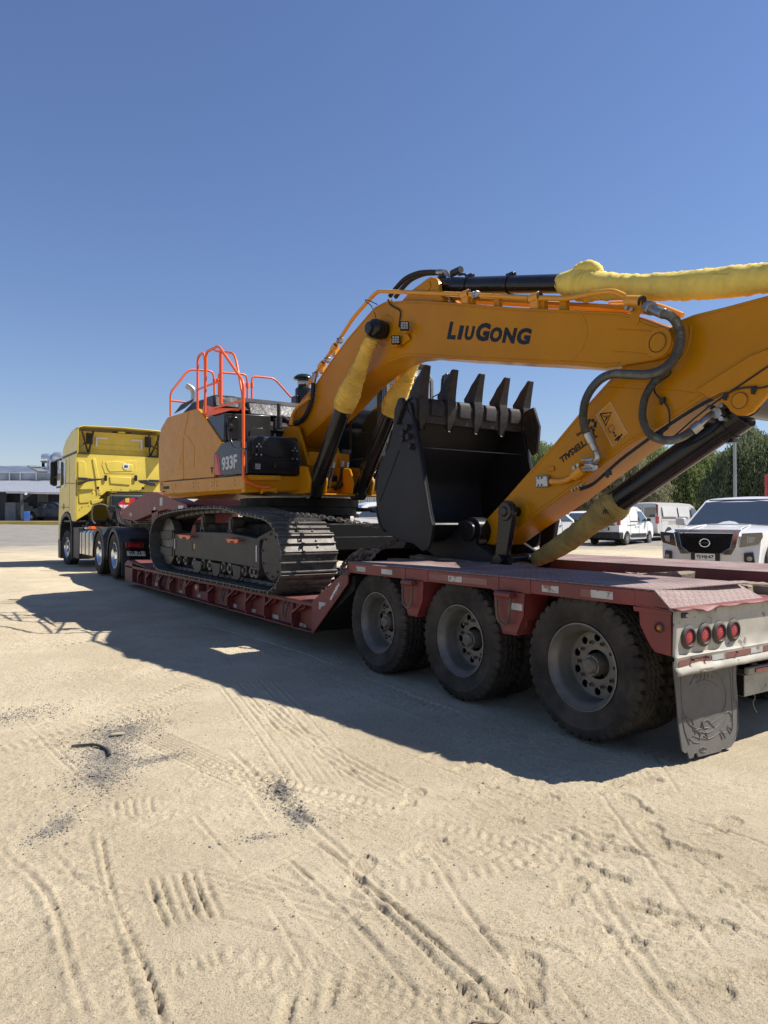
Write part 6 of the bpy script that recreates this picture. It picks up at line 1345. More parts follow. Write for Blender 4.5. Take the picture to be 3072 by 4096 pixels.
# side extenders on hinged arms
for pts in ([(360,830),(440,810),(520,770),(560,778),(690,775),(695,795),(640,800),(500,820),(380,870)],[(1165,800),(1280,793),(1310,800),(1320,820),(1400,830),(1400,880),(1330,870),(1200,835)]):
    MB().poly3([(x, TYB-.16, z) for x, z in tb(pts, TYB-.16)], (0,.05,0)).box(*( (TXL+.05, TXL+.3) if pts[0][0] < 500 else (5.9, 6.25) ), TYB-.12, TYB, 2.72, 2.78).build('extender_arm', M['satin'], tk, bevel=.008, kind='stuff')
MB().px([(21.93,1.55),(21.89,1.55),(21.89,3.45),(21.93,3.45)], TXL-.01, TXL+.01).build('corner_seal', TY, tk, bevel=.004)
# door, window, emblem on the near side
MB().px(ts([(152,560),(175,535),(212,530),(215,560),(205,860),(185,890),(152,882)]), TXL-.012, TXL-.006).build('side_window', M['glass'], tk, bevel=.004)
MB().px([(22.92,1.85),(22.90,1.85),(22.90,3.45),(22.92,3.45)], TXL-.003, TXL).px([(21.95,2.62),(24.5,2.75),(24.5,2.73),(21.95,2.60)], TXL-.003, TXL).px([(22.95,1.95),(24.5,1.98),(24.5,1.96),(22.95,1.93)], TXL-.003, TXL).build('door_seam', M['ink'], tk, kind='stuff')
p = yz([(183,1150)], TXL, **t_)[0]; MB().lathe([(.001,-.004),(.10,-.004)], (TXL-.004,p[0],p[1]), (1,0,0), 24).build('badge', M['ink'], tk); MB().lathe([(.055,-.009),(.066,-.009)], (TXL-.002,p[0],p[1]), (1,0,0), 24).build('badge_ring', M['paper'], tk)
# mirrors standing forward of the door
mp_ = [PY(200+a*.3014, 1680+b*.3014, 25.0) for a, b in ((12,560),(30,545),(90,540),(104,550),(104,750),(95,870),(70,880),(15,860),(5,840),(5,760),(10,750))]
mo = MB().poly3(mp_, (0,.16,0)).build('mirror_housing', M['satin'], tk, bevel=.03, seg=3)
mq = [PY(200+a*.3014, 1680+b*.3014, 24.985) for a, b in ((20,570),(92,560),(94,735),(18,745))]; MB().poly3(mq, (0,.01,0)).build('mirror_glass', mat('mirror_dark', (.03,.03,.03), .03, metal=.9, rvar=0), mo)
mq = [PY(200+a*.3014, 1680+b*.3014, 24.985) for a, b in ((12,765),(90,765),(86,850),(16,845))]; MB().poly3(mq, (0,.01,0)).build('mirror_glass', bpy.data.materials['mirror_dark'], mo)
for b in (535, 895): q_ = PY(200+95*.3014, 1680+b*.3014, 25.0); MB().bar(q_, (TXL+.02, 24.45, q_.z), .06, .06).build('mirror_arm', M['satin'], tk, bevel=.01)
# front wing, step, wheel arch
arch = [(24.47,.95),(24.42,1.40),(24.15,1.66),(23.75,1.78),(23.2,1.80),(22.75,1.70),(22.5,1.5),(22.42,1.25),(22.42,.40),(22.50,.40),(22.52,1.2),(22.6,1.42),(22.85,1.60),(23.2,1.68),(23.7,1.66),(24.05,1.55),(24.3,1.32),(24.38,.95)]
MB().px(arch, TXL-.02, TXL+.5).build('front_fender', TG, tk, bevel=.012); MB().px(arch, TXR-.5, TXR+.02).build('front_fender', TG, tk, bevel=.012)
MB().px([(24.40,.35),(24.85,.35),(24.90,.95),(24.40,.95)], TXL, TXR).build('front_bumper', TG, tk, bevel=.03)
MB().box(TXL+.02,TXL+.55,21.5,22.42,.45,1.35).build('step_box', TG, tk, bevel=.02)
fr_ = MB().box(4.68,4.76,16.4,24.2,.90,1.14).box(5.40,5.48,16.4,24.2,.90,1.14).build('chassis_rails', M['dark'], tk, kind='stuff')
MB().box(4.3,5.9,21.95,24.2,.6,1.5).build('engine_mass', M['dark'], tk)
# fuel tank
tk_pts = [(TXL+.02,.62),(TXL+.02,1.2),(TXL+.08,1.28),(TXL+.6,1.28),(TXL+.68,1.2),(TXL+.68,.62),(TXL+.6,.54),(TXL+.08,.54)]
ft = MB().py(tk_pts, 19.75, 21.4).build('fuel_tank', mat('polished_alloy', (.50,.49,.47), .14, metal=1.0, var=.1), tk, bevel=.03, seg=3)
for y in (20.1, 20.6, 21.1): MB().py([(a-.006*(1 if a < 4.1 else -1), b+(.006 if b > .9 else -.006)) for a, b in tk_pts], y-.03, y+.03).build('tank_strap', M['satin'], ft)
MB().box(3.95,4.3,20.3,20.7,1.30,1.38).build('orange_strap_bundle', M['orange'], tk, bevel=.02); MB().box(3.95,4.2,20.85,21.2,1.30,1.36).build('white_cloth_bundle', M['paper'], tk, bevel=.02)
rg = MB()
for k in range(16): rg.box(*sorted((4.0+random.random()*.7, 4.0+random.random()*.7)), *sorted((21.35+random.random()*.5, 21.35+random.random()*.5)), 1.0+random.random()*.3, 1.35+random.random()*.15)
rg.build('air_tank_clutter', M['satin'], tk, kind='stuff')
# wheels
def truck_wheel(y, x, z, dual, lab, rotx=0):
    hub = MB().lathe([(.001,-.13),(.05,-.13),(.085,-.11),(.10,-.07),(.105,.05)], (0,0,0), (1,0,0), 24)
    if dual: hub = MB().lathe([(.001,-.12),(.07,-.12),(.10,-.10),(.11,-.03),(.115,.08)], (0,0,0), (1,0,0), 24)
    h = hub.build('wheel', M['chrome'], None); tyre_mb(.525, .29, .29, 120, 'rib').build('tyre', M['tyre'], h, smooth=30)
    if dual: dish_rim(h, deep=.15, matr='alloy', xo=-.128, nuts=10, nutmat='chrome', hubr=.10)
    else: dish_rim(h, deep=.03, matr='alloy', xo=-.128, nuts=10, nutmat='chrome', hubr=.10, hole=.036)
    h.parent = tk; h.location = (x-tk.location.x, y-20.0, z-.2); h['label'] = lab; return h
M['alloy'] = mat('polished_rim', (.62,.62,.62), .16, metal=1.0, var=.1)
w1 = truck_wheel(16.99, 3.945, .725, True, 'rearmost drive wheel with polished rim'); w2 = copy_tree(w1, tk, (3.945-5.08, 18.60-20, .525), (1.1,0,0)); w2['label'] = 'second drive wheel with polished rim'
w3 = truck_wheel(23.28, 3.98, .725, False, 'front steering wheel with chrome nuts'); w3.rotation_euler = (0,0,R(6))
tt = [k for k in kids(w1) if k.name.startswith('tyre')][0]
for y in (16.99, 18.60):
    for x in (4.27, 5.89, 6.21): c = tt.copy(); C.objects.link(c); c.parent = tk; c.name = 'inner_tyre'; c.location = (x-5.08, y-20, .525)
for x in (6.18,): c = tt.copy(); C.objects.link(c); c.parent = tk; c.name = 'front_tyre'; c.location = (x-5.08, 3.28, .525)
MB().cyl((4.0,16.99,.725),(6.2,16.99,.725),.10,14).cyl((4.0,18.6,.725),(6.2,18.6,.725),.10,14).cyl((4.0,23.28,.725),(6.2,23.28,.725),.08,12).build('truck_axle', M['dark'], tk, kind='stuff')
# rear fenders: full hoops
for y, nm in ((16.99, 'rear'), (18.60, 'middle')):
    for x0, x1 in ((3.80, 4.50), (5.66, 6.36)):
        pr_ = []; 
        for k in range(17): a = R(-12)+R(204)*k/16; pr_.append((y-.66*math.cos(a)*(1.0), .725+.64*math.sin(a)))
        rows = []
        for xx, dr in ((x0-.008,-.085),(x0-.008,-.03),(x0,-.01),(x0+.03,0),((x0+x1)/2,.01),(x1-.03,0),(x1,-.01),(x1+.008,-.06)):
            rows.append([(xx, y+(a-y)*(1+dr/.66), .725+(b-.725)*(1+dr/.64)) for a, b in pr_])
        sheet('wheel_fender', rows, TG, tk, th=.012, smooth=60)
MB().box(3.82,4.5,16.28,16.31,.30,1.05).build('spray_flap', TG, tk, bevel=.01)
# rear crossmember, lamps, plate
MB().box(4.0,6.1,16.28,16.36,.86,1.12).box(3.98,4.60,16.24,16.28,.40,1.13).build('tail_panel', M['dark'], tk, kind='stuff')
o = MB().py(tb([(1003,1625),(1020,1615),(1225,1620),(1243,1635),(1240,1690),(1225,1702),(1015,1702),(1003,1690)], 16.2), 16.17, 16.24).build('tail_light', mat('lamp_black_red', (.16,.01,.012), .25, coat=.5), tk, bevel=.01); MB().py(tb([(1035,1640),(1180,1645),(1180,1685),(1035,1680)], 16.2), 16.155, 16.17).build('lamp_lens', M['lens'], o, bevel=.006)
pq = tb([(1022,1740),(1268,1742),(1270,1805),(1025,1802)], 16.2); pl = MB().py(pq, 16.20, 16.21).build('number_plate', M['paper'], tk); 
lettering('VR·ZL·77', (pq[3][0]+.03, 16.196, pq[3][1]+.022), (1,0,0), (0,0,1), .075, M['ink'], pl, width=.44, bold=.02)
# machinery behind the cab
cp_ = MB().tube(corner([PY(200+a*.3014, 1680+b*.3014, 20.2) for a, b in ((600,1375),(555,1330),(550,1190),(590,1120),(735,1118),(790,1200))], .12), .023, 8).build('hose_hoop', mat('hoop_grey', (.07,.065,.055), .5), tk)
ml = MB(); random.seed(11)
for k in range(26):
    c = Vector((4.45+random.random()*.5, 20.1+random.random()*.4, 1.3+random.random()*.6)); ml.obox(c, (.03+random.random()*.06, .05, .03+random.random()*.06))
ml.build('coupling_clutter', M['satin'], tk, kind='stuff', bevel=.006)
for k in range(7):
    x0 = 4.5+random.random()*.5; hose('air_line', [(x0,20.1,1.9-.1*random.random()),(x0+.05,19.9,1.5),(x0+.2,19.3,1.35+.1*random.random()),(x0+.3,18.4,1.45),(5.1,17.8,1.35)], .014, M['rubber'], 6, 4, par=tk)
cs_ = MB().box(4.52,5.45,20.45,21.1,1.58,2.24).build('black_equipment_case', mat('case_black', (.02,.028,.028), .35, coat=.3), tk, bevel=.06, seg=4)
MB().box(4.50,5.47,20.62,20.66,1.57,2.26).build('case_seam', mat('case_seam_brown', (.12,.10,.06), .6), cs_, bevel=.02)
redp = tb([(905,1110),(1000,1040),(1100,1030),(1130,1040),(1130,1250),(905,1255)], 20.44); MB().py(redp, 20.435, 20.445).build('red_case_label', mat('label_red', (.45,.02,.05), .4), cs_, smooth=0)
a = PY(200+975*.3014, 1680+1165*.3014, 20.43); lettering('BP', (a.x, 20.43, a.z-.02), (1,0,0), (0,0,1), .10, M['paper'], cs_, bold=.05)
yl = tb([(998,1040),(1050,1035),(1052,1095),(1000,1095)], 20.43); MB().py(yl, 20.425, 20.43).build('yellow_case_label', mat('label_yellow', (.65,.50,.03), .5), cs_, smooth=0)
a = PY(200+945*.3014, 1680+1150*.3014, 20.43); MB().box(a.x-.05,a.x+.04,20.428,20.433,a.z-.03,a.z+.05).build('case_logo', M['paper'], cs_, smooth=0)
MB().box(4.68,5.8,21.0,21.88,1.45,2.34).build('engine_cover', M['dark'], tk, bevel=.05)
MB().cyl((5.08,17.8,1.14),(5.08,17.8,1.28),.50,28).build('fifth_wheel', M['dark'], tk, bevel=.01)
# ================================================================ background: vehicles
def gz(x, y): return float(gheight(np.array(x), np.array(y)))
def section_body(stations, closed=True):
    pass
class Car:
    """body skinned over cross-sections: x along the length (front at +), y across, z up"""
def skin(secs, n=None):
    mb = MB(); mb.loft(secs, cap=True); return mb
def sec(x, prof, hw=None):                     # prof: list of (half width, z) from sill up to roof centre
    L_ = [(x, y, z) for y, z in prof]; Rr = [(x, -y, z) for y, z in reversed(prof)]
    return L_+Rr
def wheel_simple(parent, loc, r=.37, w_=.24, rimm='alloy', spokes=6, lab=None, steel=False):
    t = MB().lathe([(r*.66,-w_/2+.02),(r*.72,-w_/2),(r*.93,-w_/2),(r,-w_/2+.03),(r,w_/2-.03),(r*.93,w_/2),(r*.66,w_/2-.02)], (0,0,0), (0,1,0), 30)
    for i in range(10): pass
    o = t.build('wheel', M['tyre'], None); 
    rm = MB().lathe([(r*.66,-w_/2+.01),(r*.67,-w_/2),(r*.62,-w_/2+.01),(r*.60,-.02),(r*.60,w_/2)], (0,0,0), (0,1,0), 30)
    if steel:
        rm.lathe([(.001,-.06),(r*.2,-.07),(r*.32,-.055),(r*.5,-.08),(r*.62,-.05)], (0,0,0), (0,1,0), 24)
    else:
        rm.lathe([(.001,-.085),(r*.14,-.085),(r*.17,-.06)], (0,0,0), (0,1,0), 14)
        for k in range(spokes):
            a = 6.283*k/spokes; d = Vector((math.cos(a),0,math.sin(a))); rm.bar(d*r*.12+Vector((0,-.072,0)), d*r*.63+Vector((0,-.085,0)), .032, .05, up=(0,1,0))
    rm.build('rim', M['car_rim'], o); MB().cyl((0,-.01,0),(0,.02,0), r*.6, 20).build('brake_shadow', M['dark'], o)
    o.parent = parent; o.location = loc; 
    if loc[1] > 0: o.rotation_euler = (0,0,math.pi)
    return o
M['car_white'] = mat('car_white_paint', (.68,.68,.67), .22, coat=.6, var=.02, dust=.08)
M['van_white'] = mat('van_old_white', (.55,.54,.50), .35, coat=.3, var=.04, dust=.25)
M['car_rim'] = mat('car_rim_alloy', (.45,.45,.45), .3, metal=.8)
M['car_black'] = mat('car_black_trim', (.018,.018,.02), .5, var=.2, dust=.2)
M['carglass'] = mat('car_glass', (.035,.045,.05), .03, var=.05, coat=1.0, spec=1.0, rvar=0)
def arc_cut(x, r, z0, n=9): return [(x-r*math.cos(math.pi*i/(n-1)), z0+r*math.sin(math.pi*i/(n-1))) for i in range(n)]
def seam(par, pts, r=.006, mt='car_black', nm='panel_gap'): return MB().tube(pts, r, 4).build(nm, M[mt], par, smooth=0)
# side silhouettes: x forward, z up
def shell(side, hw, tum, parts_x, mt, name='body', parent=None, bevel=.05, crown=.03):
    """a body pressed from a side outline, narrowing in plan above the waist (tum: list of (z, half width))"""
    zs = [a for a, b in tum]; ws = [b for a, b in tum]
    rows = []
    def W(x, z):
        w_ = float(np.interp(z, zs, ws)); L0, L1 = parts_x; e = .0
        if x > L1-.55: e = ((x-(L1-.55))/.55)**2*.03
        if x < L0+.25: e = (((L0+.25)-x)/.25)**2*.06
        return w_-e
    mb = MB(); n = len(side); k = 15; L0, L1 = parts_x
    def XS(x, s_): t = min(1, max(0, (x-(L1-.8))/.8)); return x-.17*abs(s_)**2.6*t*t*(3-2*t)
    for j in range(k):
        s_ = -1+2*j/(k-1); rows.append([(XS(x, s_) if L1 < 3 else x, s_*W(x, z), z+crown*(1-s_*s_)*(1 if z > 1.0 else 0)) for x, z in side])
    mb.loft(rows, cap=True); return mb.build(name, mt, parent, bevel=0, smooth=38)
def pickup(loc, rot, lab, detail=True, grp='white vehicles parked in the yard', name='white_pickup'):
    r_ = thing(name, (0,0,0), lab, 'pickup', grp)
    W_ = .92; wx = (-1.45, 1.68)
    low = [(-2.62,.55),(-2.62,1.10),(-1.0,1.12),(0.95,1.12),(1.30,1.11),(2.30,1.00),(2.50,.92),(2.58,.72),(2.60,.45),(2.45,.33)] + [(p[0], p[1]) for p in reversed(arc_cut(1.68,.45,.38))] + [(1.18,.34),(-.95,.34)] + [(p[0],p[1]) for p in reversed(arc_cut(-1.45,.45,.40))] + [(-1.95,.45)]
    b = shell(low, W_, [(.3,.88),(.55,.92),(.9,.925),(1.12,.88)], (-2.62,2.60), M['car_white'], 'body', r_)
    cabp = [(-.92,1.10),(-1.0,1.60),(-.85,1.675),(-.2,1.715),(.35,1.69),(.55,1.65),(1.32,1.12),(1.28,1.08)]
    c = shell(cabp, .8, [(1.1,.86),(1.38,.79),(1.65,.69),(1.72,.62)], (-3,3.5), M['car_white'], 'cabin', r_)
    ws = MB(); zs=[1.1,1.38,1.65,1.72]; wv=[.86,.79,.69,.62]
    def wy(z): return float(np.interp(z, zs, wv))
    a, d_ = (1.28,1.155), (.64,1.60)
    MB().add([(a[0]+.03,-wy(a[1])+.06,a[1]),(a[0]+.03,wy(a[1])-.06,a[1]),(d_[0]+.03,wy(d_[1])-.06,d_[1]+.01),(d_[0]+.03,-wy(d_[1])+.06,d_[1]+.01)], [(0,1,2,3)]).build('windscreen', M['carglass'], c)
    for s_ in (-1, 1):
        for pts in ([(1.05,1.15),(.50,1.53),(.12,1.57),(.12,1.15)],[(.02,1.15),(.02,1.57),(-.62,1.55),(-.78,1.15)]):
            MB().add([(x, s_*(wy(z)+.006), z) for x, z in pts], [(0,1,2,3)]).build('side_glass', M['carglass'], c, smooth=0)
        for x in (.12,-.80,1.10): seam(r_, [(x, s_*.925, .42),(x, s_*.93, .9),(x, s_*.885, 1.10)])
        seam(r_, [(-1.0,s_*.925,.40),(1.15,s_*.925,.40)], .02)
        for x in (.0,-.68): MB().box(x-.10,x+.06,s_*.93-.02,s_*.93+.02,.95,.985).build('door_handle', M['car_black'], r_, bevel=.008)
        MB().box(1.0,1.16,min(s_*.93,s_*1.12),max(s_*.93,s_*1.12),1.12,1.28).build('wing_mirror', M['car_black'] if not detail else M['car_white'], r_, bevel=.03)
        for x in wx:
            ar = [Vector((p[0], s_*.915, p[1])) for p in arc_cut(x,.46,.39,13)]; MB().tube(ar, .022, 6).build('wheel_arch', M['car_black'], r_)
            wheel_simple(r_, (x, s_*.80, .38))
    MB().box(-2.5,2.4,-.8,.8,.28,.40).build('underbody', M['dark'], r_)
    MB().box(-2.45,-1.1,-.72,.72,.80,1.105).build('load_bed', M['car_black'], r_)
    return r_, b, c
def place(root, loc, rot): root.location = loc; root.rotation_euler = (0,0,rot)
# --- near white pickup seen from the front, beyond the trailer
pk, pb, pc_ = pickup(None, 0, 'white pickup facing the camera behind the trailer tail, dark grille and silver V trim', grp=None)
M['grille'] = mat('grille_black', (.012,.012,.013), .35, var=.2)
def front(pts, x, y0=None): return [(x+(-.17*(abs(a)/.9)**2.6), a, b) for a, b in pts]
def fpoly(pts, x, d, nm, mt, bev=.0, parent=pb):
    P = front(pts, x); return MB().poly3(P, (d,0,0)).build(nm, mt, parent, bevel=bev)
gr_ = fpoly([(-.52,.98),(.52,.98),(.43,.66),(.37,.61),(-.37,.61),(-.43,.66)], 2.575, .035, 'grille', M['grille'])
hx = MB()
for i in range(9):
    for j in range(12):
        y = -.44+.08*j+(.04 if i % 2 else 0); z = .645+.038*i
        if abs(y) < .36+.1*(z-.56)/.4: hx.tube([(2.618-.17*(abs(y)/.9)**2.6, y+.034*math.cos(t_), z+.016*math.sin(t_)) for t_ in np.linspace(0, 6.283, 7)], .004, 4)
hx.build('grille_mesh', mat('mesh_dark', (.03,.03,.032), .25, metal=.5), gr_, kind='stuff')
for s_ in (-1, 1):
    fpoly([(s_*.60,1.0),(s_*.50,1.0),(s_*.44,.72),(s_*.32,.64),(s_*.29,.58),(s_*.47,.58),(s_*.54,.72)], 2.60, .04, 'chrome_trim', M['chrome'], .006)
    hl = fpoly([(s_*.62,.98),(s_*.78,.99),(s_*.93,1.0),(s_*.94,.92),(s_*.88,.78),(s_*.58,.72)], 2.57, .03, 'headlight', M['carglass'], .008)
    fpoly([(s_*.70,.93),(s_*.84,.92),(s_*.80,.82),(s_*.70,.80)], 2.595, .012, 'lamp_reflector', M['lamp_clear'], .004, hl)
    fg = fpoly([(s_*.66,.62),(s_*.80,.64),(s_*.83,.40),(s_*.74,.36),(s_*.66,.48)], 2.60, .03, 'fog_lamp_recess', M['car_black'], .006)
    P = front([(s_*.75,.52)], 2.635)[0]; MB().cyl(P, (P[0]+.012, P[1], P[2]), .045, 16).build('fog_lamp', M['lamp_clear'], fg)
fpoly([(-.62,1.05),(.62,1.05),(.58,.985),(-.58,.985)], 2.53, .06, 'bonnet_trim', mat('trim_silver', (.5,.52,.55), .25, metal=.7), .01)
MB().tube([(2.635, .09*math.cos(t_), .80+.075*math.sin(t_)) for t_ in np.linspace(0, 6.283, 25)], .011, 8).build('badge_ring', M['chrome'], gr_)
o = MB().box(2.63,2.642,-.115,.115,.782,.818).build('badge_bar', M['chrome'], gr_); lettering('NISSAN', (2.644,-.085,.790), (0,1,0), (0,0,1), .020, M['ink'], o, width=.17, bold=.04)
pf = MB().box(2.60,2.625,-.26,.26,.45,.61).build('plate_frame', M['car_black'], pb, bevel=.004); p_ = MB().box(2.625,2.632,-.18,.18,.47,.595).build('number_plate', M['paper'], pf)
lettering('TJ·HJ·67', (2.634,-.16,.495), (0,1,0), (0,0,1), .075, M['ink'], p_, width=.32, bold=.03)
fpoly([(-.8,.40),(.8,.40),(.72,.30),(-.72,.30)], 2.585, .03, 'lower_intake', M['car_black'], .006)
for s_ in (-1, 1): MB().tube(smooth([(1.30,s_*.42,1.135),(1.9,s_*.46,1.09),(2.4,s_*.50,1.0)], 4), .012, 6).build('bonnet_crease', M['car_white'], pb)
MB().tube([(.60,-.60,1.655),(.60,.60,1.655)], .012, 4).build('roof_seam', M['car_black'], pc_)
for y in (-.35, .35): MB().box(.45,.58,y-.22,y+.22,1.15,1.58).build('seat_back', mat('seat_grey', (.05,.05,.05), .8) if y < 0 else bpy.data.materials['seat_grey'], pc_, bevel=.05)
pp_ = PD(2822, 2228, 13.4); px_, py2 = pp_.x, pp_.y
ang = math.atan2(-py2, -px_)+R(-19)
fx, fy = px_-2.6*math.cos(ang), py2-2.6*math.sin(ang); place(pk, (fx, fy, pp_.z-.53), ang)
# --- second pickup, side on
p2, b2, c2 = pickup(None, 0, 'white double cab pickup seen side on, partly hidden by the yellow dipper arm', False)
g = PD(2180, 2182, 32.5); 
def place_side(root, u, v, zc, yaw, xoff=0):
    p = PD(u, v, zc); root.rotation_euler = (0,0,yaw); d = Vector((math.cos(yaw), math.sin(yaw), 0)); q = p-d*xoff; root.location = (q.x, q.y, p.z)
rtyaw = math.atan2(RT.y, RT.x)
p2.rotation_euler = (0,0,rtyaw+R(38))
# --- panel vans
def van(name, lab, L0, L1, H, mt, side, tum, wx, wr, small):
    r_ = thing(name, (0,0,0), lab, 'van', 'white vehicles parked in the yard'); b = shell(side, .9, tum, (L0,L1), mt, 'body', r_)
    zs = [a for a, q in tum]; ws = [q for a, q in tum]; wy = lambda z: float(np.interp(z, zs, ws))
    return r_, b, wy
sd_ = [(-2.12,.42),(-2.16,.9),(-2.08,1.55),(-1.95,1.82),(-1.6,1.87),(-.6,1.88),(.2,1.84),(.55,1.72),(1.25,1.18),(1.85,1.02),(2.05,.85),(2.12,.50),(2.0,.30)]+list(reversed(arc_cut(1.38,.38,.30)))+[(.9,.27),(-.9,.27)]+list(reversed(arc_cut(-1.35,.38,.30)))+[(-1.9,.32)]
v1, vb, wy1 = van('panel_van', 'small white panel van with black rear bumper, back towards the camera', -2.16, 2.12, 1.88, M['car_white'], sd_, [(.3,.86),(.5,.88),(1.05,.885),(1.5,.80),(1.88,.70)], None, None, True)
for s_ in (-1, 1):
    MB().add([(x, s_*(wy1(z)+.012), z) for x, z in ((1.18,1.14),(.55,1.62),(.15,1.64),(.15,1.14))], [(0,1,2,3)]).build('side_glass', M['carglass'], vb, smooth=0)
    for x in (.08,-1.0,1.12): seam(v1, [(x, s_*.892, .42),(x, s_*.895, 1.05),(x, s_*(wy1(1.5)+.008), 1.5),(x, s_*(wy1(1.72)+.008), 1.72)][:4 if x < 1 else 2])
    MB().box(-1.02,-.1,min(s_*.89,s_*.905),max(s_*.89,s_*.905),1.10,1.15).build('door_rail', M['car_black'], v1)
    MB().box(-.9,.95,min(s_*.885,s_*.90),max(s_*.885,s_*.90),.36,.55).build('sill_trim', M['car_black'], v1, bevel=.01)
    for x in (.2,-.12): MB().box(x-.07,x+.07,s_*.9-.02,s_*.9+.02,.98,1.02).build('door_handle', M['car_black'], v1, bevel=.008)
    MB().box(.95,1.08,min(s_*.9,s_*1.08),max(s_*.9,s_*1.08),1.14,1.30).build('wing_mirror', M['car_black'], v1, bevel=.03)
    MB().box(-2.17,-2.02,min(s_*.72,s_*.86),max(s_*.72,s_*.86),.95,1.42).build('tail_lamp', M['lens'], vb, bevel=.02)
    for x in (-1.35, 1.38): wheel_simple(v1, (x, s_*.78, .32), .32, .2, steel=False, spokes=9)
MB().box(-2.22,-1.75,-.88,.88,.30,.62).build('rear_bumper', M['car_black'], vb, bevel=.05); MB().box(-2.20,-2.14,-.62,.62,.93,.985).build('door_trim', M['car_black'], vb, bevel=.01)
seam(v1, [(-2.165,0,.62),(-2.17,0,.9),(-2.10,0,1.5),(-2.0,0,1.78)])
o = MB().box(-2.22,-2.18,-.35,.1,.70,.85).build('plate_frame', M['car_black'], vb); pl_ = MB().box(-2.226,-2.22,-.30,.05,.72,.83).build('number_plate', M['paper'], o); lettering('SG·YF·18', (-2.228,.03,.745), (0,-1,0), (0,0,1), .06, M['ink'], pl_, width=.30, bold=.02)
MB().box(-1.9,1.9,-.75,.75,.22,.32).build('underbody', M['dark'], v1)
v1.rotation_euler = (0,0,rtyaw+R(48))
def put_at(root, u, v, zc, local):              # a local point of the vehicle stands on this spot
    p = PD(u, v, zc); rz_ = root.rotation_euler.z; c, s = math.cos(rz_), math.sin(rz_); lx, ly, lz = local
    root.location = (p.x-(lx*c-ly*s), p.y-(lx*s+ly*c), p.z-lz)
put_at(v1, 2507, 2180, 34.0, (-1.35,-.85,0))
sd_ = [(-2.5,.45),(-2.55,1.0),(-2.50,1.75),(-2.38,1.97),(-2.1,2.02),(0,2.03),(1.05,1.99),(1.35,1.86),(2.02,1.14),(2.35,.98),(2.45,.75),(2.42,.42)]+list(reversed(arc_cut(1.55,.40,.34)))+[(1.05,.32),(-.95,.32)]+list(reversed(arc_cut(-1.5,.40,.34)))+[(-2.2,.36)]
v2, vb2, wy2 = van('panel_van', 'long cream white panel van with a faded checker stripe', -2.55, 2.45, 2.0, M['van_white'], sd_, [(.3,.86),(.6,.90),(1.1,.90),(1.7,.82),(2.02,.72)], None, None, False)
for s_ in (-1, 1):
    MB().add([(x, s_*(wy2(z)+.014), z) for x, z in ((1.85,1.20),(1.35,1.75),(.98,1.78),(.98,1.20))], [(0,1,2,3)]).build('side_glass', M['carglass'], vb2, smooth=0)
    for x0, x1 in ((-2.0,-.55),(-.4,.72)):
        q = [(x0,1.28),(x1,1.28),(x1,1.82),(x0,1.82)]; MB().poly3([(x, s_*(wy2(z)+.002), z) for x, z in q], (0,s_*.014,0)).build('blank_window_panel', M['van_white'], vb2, bevel=.012)
    for x in (.88,-.48,-2.2): seam(v2, [(x, s_*.908, .5),(x, s_*.908, 1.1),(x, s_*(wy2(1.7)+.008), 1.7)], .007)
    MB().box(-1.5,-.6,min(s_*.905,s_*.915),max(s_*.905,s_*.915),.98,1.01).build('door_rail', M['car_black'], v2)
    st_ = MB()
    for k in range(16): st_.box(-2.1+k*.19,-2.0+k*.19,min(s_*.895,s_*.903),max(s_*.895,s_*.903),1.15,1.19)
    st_.build('checker_stripe', mat('faded_red', (.22,.06,.05), .6) if s_ < 0 else bpy.data.materials['faded_red'], v2, kind='stuff')
    for x in (1.02,.75): MB().box(x-.07,x+.07,s_*.91-.02,s_*.91+.02,1.02,1.06).build('door_handle', M['car_black'], v2, bevel=.008)
    MB().box(1.5,1.62,min(s_*.9,s_*1.10),max(s_*.9,s_*1.10),1.18,1.42).build('wing_mirror', M['car_black'], v2, bevel=.03)
    MB().box(-2.57,-2.42,min(s_*.74,s_*.89),max(s_*.74,s_*.89),.92,1.30).build('tail_lamp', M['lens'], vb2, bevel=.02); MB().box(-2.52,-2.44,min(s_*.76,s_*.84),max(s_*.76,s_*.84),1.32,1.92).build('pillar_strip', mat('dull_red', (.12,.03,.03), .6) if s_ < 0 else bpy.data.materials['dull_red'], vb2)
    for x in (-1.5, 1.55): wheel_simple(v2, (x, s_*.80, .34), .34, .22, steel=True)
seam(v2, [(-2.56,0,.6),(-2.565,0,1.2),(-2.52,0,1.9)], .007)
for y in (-.42, .42): MB().box(-2.575,-2.53,y-.3,y+.3,1.25,1.75).build('rear_window', M['carglass'], vb2, bevel=.01)
MB().box(-2.2,2.2,-.75,.75,.25,.36).build('underbody', M['dark'], v2)
v2.rotation_euler = (0,0,rtyaw+R(39)); put_at(v2, 2672, 2163, 37.8, (-1.5,-.85,0))
put_at(p2, 2166, 2183, 34.0, (-1.45,-.90,0))
# another white car mostly hidden behind, and one under the boom
p3 = copy_tree(p2); p3['label'] = 'white pickup whose windscreen shows just above the olive sleeve'; p3['group'] = 'white vehicles parked in the yard'; p3.rotation_euler = (0,0,rtyaw+R(248)); put_at(p3, 2322, 2163, 41, (1.2,0,0))
p4 = copy_tree(p2); p4['label'] = 'white vehicle glimpsed through the gap under the excavator cab'; p4.rotation_euler = (0,0,rtyaw+R(200)); put_at(p4, 1500, 2190, 27, (0,0,0))
